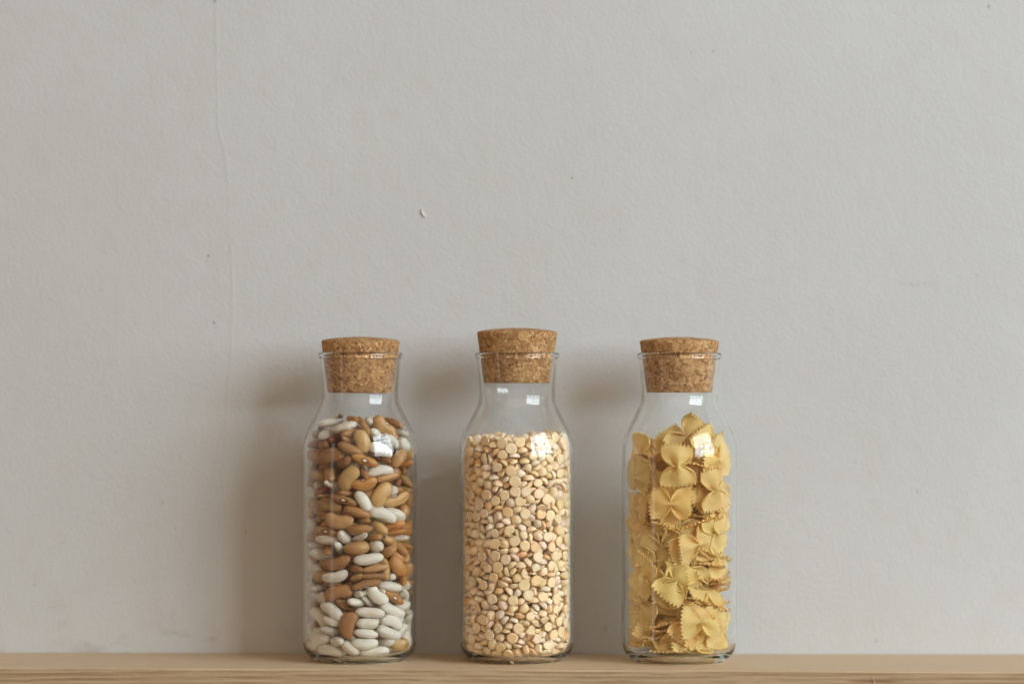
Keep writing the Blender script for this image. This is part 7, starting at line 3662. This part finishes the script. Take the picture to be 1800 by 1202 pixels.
BOW_DATA = [
-74,-838,3441,486,531,467,-514,2,3,
-185,-791,2791,703,703,-75,-75,3,4,
251,-657,2078,607,730,88,301,4,1,
-91,-697,1431,668,590,-279,358,5,6,
306,-717,738,712,664,156,167,6,7,
152,-696,686,333,312,678,-576,1,2,
328,-506,638,624,415,602,-274,1,1,
-721,-273,3235,596,621,-338,-381,1,1,
-733,-167,2683,606,580,-405,-364,1,0,
-690,-166,679,619,619,-342,-342,1,6,
-313,-481,2037,488,855,-166,54,1,4,
145,-611,1984,624,743,17,241,1,0,
-659,-447,1517,37,613,402,-679,1,3,
-233,-651,1454,3,-247,-674,696,1,5,
412,-403,1218,884,327,182,281,1,4,
460,-233,1564,893,319,132,288,1,2,
-171,-448,895,370,927,15,-68,1,1,
611,-481,3550,651,641,297,275,1,4,
564,-600,3019,666,351,614,-239,1,3,
475,-476,2966,441,134,698,-548,1,0,
611,-403,2278,702,423,567,-83,1,4,
-77,-362,3745,615,667,298,-298,7,4,
473,-438,3766,671,517,518,-116,8,3,
686,-295,3583,701,327,627,-92,1,2,
-697,-295,3613,176,685,176,-685,1,4,
-460,-214,3752,919,311,-142,-196,1,4,
267,-560,3145,581,495,512,-393,1,5,
-221,-682,2756,570,680,270,-374,1,1,
698,-123,520,608,608,360,360,1,5,
385,-437,484,679,643,341,98,1,6,
-763,-148,609,179,690,155,-684,1,3,
-732,-221,2217,244,696,125,-664,1,2,
-471,57,2605,891,307,79,-326,1,3,
-406,-287,3584,61,967,-246,-43,1,7,
-480,-219,3332,121,-707,129,684,1,4,
39,-233,3921,128,988,11,89,0,1,
-332,-397,355,179,964,-199,8,1,4,
169,-332,183,73,992,100,-28,1,0,
623,-347,1827,688,387,592,-162,1,4,
628,-63,1014,814,354,343,307,1,4,
684,-277,570,639,187,682,-303,1,3,
712,-339,2621,679,255,659,-197,1,6,
500,-106,1616,924,220,158,270,1,6,
-695,-303,2023,302,696,126,-639,1,4,
-649,-319,1031,393,706,46,-588,1,6,
-463,-155,1221,884,370,26,-286,1,7,
-399,-368,542,781,546,124,-275,1,2,
-346,-534,2928,202,496,540,-649,1,3,
21,-582,1054,656,671,279,-205,1,4,
-355,-495,1638,268,604,403,-633,1,4,
115,-601,1646,616,601,420,-287,1,0,
-68,-575,2338,668,698,185,-180,1,1,
-424,-463,2332,66,402,582,-704,1,0,
163,-466,403,896,413,137,87,1,7,
179,-426,3441,723,-22,-21,-690,1,4,
-244,-390,2368,677,-98,61,-727,1,7,
199,-415,2417,724,42,-81,-684,1,5,
404,-257,2532,744,10,-49,-666,1,2,
421,-233,1704,742,-74,27,-666,1,3,
501,-38,1850,752,-23,-20,-659,1,1,
454,-183,1456,749,-3,-37,-661,1,6,
543,22,1354,755,-3,-37,-654,1,3,
-493,-112,1039,656,-37,-3,-754,1,7,
239,-391,1098,727,-47,3,-685,1,4,
-302,-350,673,666,133,-186,-710,1,2,
-551,125,485,639,66,-124,-756,1,5,
-536,-10,292,654,-2,-43,-756,1,6,
-220,-311,193,681,-86,48,-726,1,5,
-426,-226,1753,664,50,-100,-740,1,3,
-570,126,1662,615,-188,179,-744,1,5,
-560,36,2367,636,-128,105,-754,1,1,
-543,-1,2220,643,-100,71,-756,1,0,
522,-8,1019,754,-3,-37,-656,1,3,
-324,-213,414,675,51,-99,-730,1,4,
563,97,1793,761,-56,9,-646,1,3,
550,121,1543,767,4,-42,-640,1,1,
523,156,1238,763,-36,-8,-645,1,5,
543,15,906,760,11,-48,-648,1,2,
318,-220,1945,733,-61,15,-677,1,4,
-559,60,848,653,15,-63,-755,1,7,
-512,172,1981,639,-76,45,-764,0,0,
-178,-304,566,689,39,-85,-718,1,0,
343,-126,423,41,-103,707,-698,1,5,
513,-4,515,541,-482,-535,-434,0,1,
-109,469,250,91,-675,-723,-117,0,4,
46,429,160,4,54,996,73,0,5,
-233,-218,2592,623,8,180,-761,1,0,
-110,304,627,443,-742,427,268,0,5,
268,49,501,527,-522,-546,-390,0,4,
402,153,413,45,73,-770,-632,0,5,
399,334,512,367,-552,-669,-336,0,2,
-244,460,1196,365,-606,364,606,0,6,
-15,520,395,42,1,-980,-197,0,1,
-123,111,1759,532,-643,-59,-548,0,4,
397,337,1056,529,-425,-582,-447,1,3,
-176,490,881,456,-720,-463,-244,0,7,
-42,495,503,170,-579,747,279,0,4,
171,492,1019,4,-148,-658,-738,0,2,
-116,236,1717,627,481,-602,118,0,4,
91,512,940,455,542,453,-542,0,6,
-184,207,3224,479,-322,-375,-725,1,2,
100,-452,3945,487,784,-257,288,1,5,
171,428,1432,386,666,-484,416,0,0,
-189,485,1619,250,-46,666,-701,0,5,
-400,245,804,158,117,-384,902,0,0,
-143,9,1002,370,-227,863,-257,0,7,
-270,446,1781,288,-231,-506,-779,0,2,
-454,103,2862,713,-166,45,-679,1,5,
-336,190,3068,144,172,442,869,0,5,
-248,357,3167,102,11,528,843,0,4,
250,457,1586,238,153,-846,452,0,1,
33,482,1552,432,648,-518,353,0,7,
123,-107,2867,868,-389,182,-249,1,3,
139,41,3025,864,-450,181,-134,1,6,
109,280,2363,624,-312,578,424,1,3,
503,139,1950,548,-573,451,-409,1,1,
522,-15,3090,618,-81,678,-390,0,0,
-515,92,3216,59,-691,12,-721,1,0,
154,498,1952,258,360,746,-497,0,0,
506,125,2181,624,464,-364,-513,0,2,
230,468,1807,352,739,439,-370,0,2,
270,283,2510,191,-72,-767,609,0,0,
370,218,3200,394,-446,-167,-786,1,7,
-351,387,3188,426,472,-654,409,0,3,
368,365,2499,553,-325,530,555,0,5,
182,489,2312,476,-334,448,679,0,0,
-91,514,2519,627,-348,411,563,0,1,
-57,519,2730,281,-31,574,768,0,4,
340,397,3484,131,-285,-580,-752,1,6,
160,497,2477,793,-587,164,-15,0,3,
134,505,2915,710,-682,96,-146,0,7,
200,482,2888,393,-588,-392,-588,0,3,
512,101,2555,543,-435,671,-257,0,3,
363,376,3168,334,556,518,-557,1,7,
-181,490,3231,841,-533,52,-81,0,6,
-72,518,3244,708,-594,-212,-319,0,7,
]


TINT = {'w': (0.695, 0.66, 0.57), 't': (0.50, 0.295, 0.120), 'b': (0.36, 0.182, 0.068), 'o': (0.50, 0.23, 0.068), 'd': (0.25, 0.09, 0.038)}
TONE_WORD = {'w': 'white', 't': 'tan', 'b': 'brown', 'o': 'orange-brown', 'd': 'dark reddish-brown'}
TONES = 'wtbod'

def spot_in_jar(p):
    row = 'top' if p.z > 370 else 'upper' if p.z > 280 else 'middle' if p.z > 180 else 'lower' if p.z > 70 else 'bottom'
    side = 'left edge' if p.x < -66 else 'left' if p.x < -25 else 'centre' if p.x < 25 else 'right' if p.x < 66 else 'right edge'
    return '%s %s' % (row, side)

# ------------------------------------------------------------------ beans in the left jar
def build_beans():
    rnd = random.Random(8)
    base = jar_base(JARS[0])
    mb, mw = shared('brown_bean', BROWN, mat_brown_bean(True)), shared('white_bean', WHITE, mat_white_bean(True))
    hid_b, hid_w = [], []
    for rec in rows_of(BEAN_DATA, 12):
        loc, q = place(*[k / 10 for k in rec[:3]], *[k / 1000 for k in rec[3:7]])
        dims = [k / 10 for k in rec[7:10]]
        c = TONES[rec[10]]; flag = rec[11]
        white = c == 'w'
        col = vary(TINT[c], rnd, .06 if white else .19, .015 if white else .05)
        k = rnd.randrange(3 if white else 4)
        if flag == 0:
            m = Matrix.LocRotScale(base + loc * S, q, Vector(dims) * S)
            (hid_w if white else hid_b).append(((WHITE if white else BROWN)[k], m, col))
            continue
        o = link(bpy.data.objects.new('white_bean' if white else 'brown_bean', (mw if white else mb)[k]))
        o.rotation_mode = 'QUATERNION'
        o.location = base + loc * S; o.rotation_quaternion = q; o.scale = Vector(dims) * S
        o.color = (*col, 1)
        if flag > 1:
            lab = BEAN_LABELS[flag - 2]
        else:
            d = q @ Vector((1, 0, 0))
            if d.x < 0: d = -d
            lie = math.degrees(math.atan2(d.z, d.x))
            how = ('seen end-on' if abs(d.y) > .72 else 'lying level' if abs(lie) < 18 else 'standing upright' if abs(lie) > 62
                   else 'tilted up to the right' if lie > 0 else 'tilted down to the right')
            lab = '%s bean %s, %s of the left jar' % (TONE_WORD[c], how, spot_in_jar(loc))
        tag(o, lab, 'bean', 'white beans in the left jar' if white else 'brown beans in the left jar')
    joined('brown_beans', hid_b, mat_brown_bean(False), 'brown beans filling the left jar behind the front layer')
    joined('white_beans', hid_w, mat_white_bean(False), 'white beans filling the left jar behind the front layer')
build_beans()

# ------------------------------------------------------------------ split peas in the middle jar
PEA_TINT = [(0.93, 0.745, 0.49), (0.91, 0.69, 0.40), (0.93, 0.81, 0.63), (0.93, 0.75, 0.60), (0.87, 0.55, 0.27)]
PEA_WORD = ['pale yellow', 'golden yellow', 'creamy white', 'pinkish cream', 'orange']
def build_peas():
    rnd = random.Random(9)
    base = jar_base(JARS[1])
    mp = shared('split_pea', PEA, mat_pea(True))
    rest = []
    for rec in rows_of(PEA_DATA, 8):
        loc, q = place(*[k / 5 for k in rec[:3]], *[k / 100 for k in rec[3:7]])
        flag = rec[7]
        t = rnd.choices(range(5), (42, 22, 16, 13, 7))[0]
        col = vary(PEA_TINT[t], rnd, .10, .03)
        k = rnd.choice((0, 0, 1, 1, 2, 2, 3, 3, 4, 4, 5, 5, 6, 7))
        d = rnd.choice((17.6, 19.0, 19.8, 20.6)) * rnd.uniform(.93, 1.03)
        sc = Vector((d, d, d * rnd.uniform(.84, 1.04))) * S
        if flag == 0:
            rest.append((PEA[k], Matrix.LocRotScale(base + loc * S, q, sc), col)); continue
        o = link(bpy.data.objects.new('split_pea', mp[k]))
        o.rotation_mode = 'QUATERNION'
        o.location = base + loc * S; o.rotation_quaternion = q; o.scale = sc
        o.color = (*col, 1)
        d = (q @ Vector((0, 0, 1))).y
        how = 'showing its rounded back' if d < -.45 else 'showing its flat face' if d > .45 else 'seen from the edge'
        tag(o, '%s split pea %s, %s of the middle jar' % (PEA_WORD[t], how, spot_in_jar(loc)), 'split pea', 'split peas in the middle jar')
    joined('split_peas', rest, mat_pea(False), 'pale split peas filling the middle jar around the largest ones')
build_peas()

# ------------------------------------------------------------------ bow ties in the right jar
def build_pasta():
    rnd = random.Random(10)
    base = jar_base(JARS[2], -0.0015)
    mp = shared('bow_tie_pasta', BOW, mat_pasta(True))
    rest = []
    for rec in rows_of(BOW_DATA, 9):
        loc, q = place(*[k / 10 for k in rec[:3]], *[k / 1000 for k in rec[3:7]])
        flag, k = rec[7], rec[8]
        col = vary((0.94, 0.745, 0.315), rnd, .08, .03)
        if flag == 0:
            rest.append((BOW[k], Matrix.LocRotScale(base + loc * S, q, Vector((S, S, S))), col)); continue
        o = link(bpy.data.objects.new('bow_tie_pasta', mp[k]))
        o.rotation_mode = 'QUATERNION'
        o.location = base + loc * S; o.rotation_quaternion = q; o.scale = (S, S, S)
        o.color = (*col, 1)
        if flag > 1: lab = BOW_LABELS[flag - 2]
        else:
            nrm, d = q @ Vector((0, 0, 1)), q @ Vector((1, 0, 0))
            lie = 'level' if abs(d.z) < .35 else 'upright' if abs(d.z) > .8 else 'slanting'
            how = ('lying flat with toothed end forward' if abs(d.y) > .75 else 'lying flat' if abs(nrm.z) > .75 else '%s and facing front' % lie if abs(nrm.y) > .75
                   else '%s and turned sideways' % lie)
            lab = 'bow tie pasta %s, %s of the right jar' % (how, spot_in_jar(loc))
        tag(o, lab, 'pasta', 'bow ties of pasta in the right jar')
    if rest:
        joined('bow_tie_pasta_heap', rest, mat_pasta(False), 'bow ties of pasta hidden inside the right jar behind the front ones')
build_pasta()
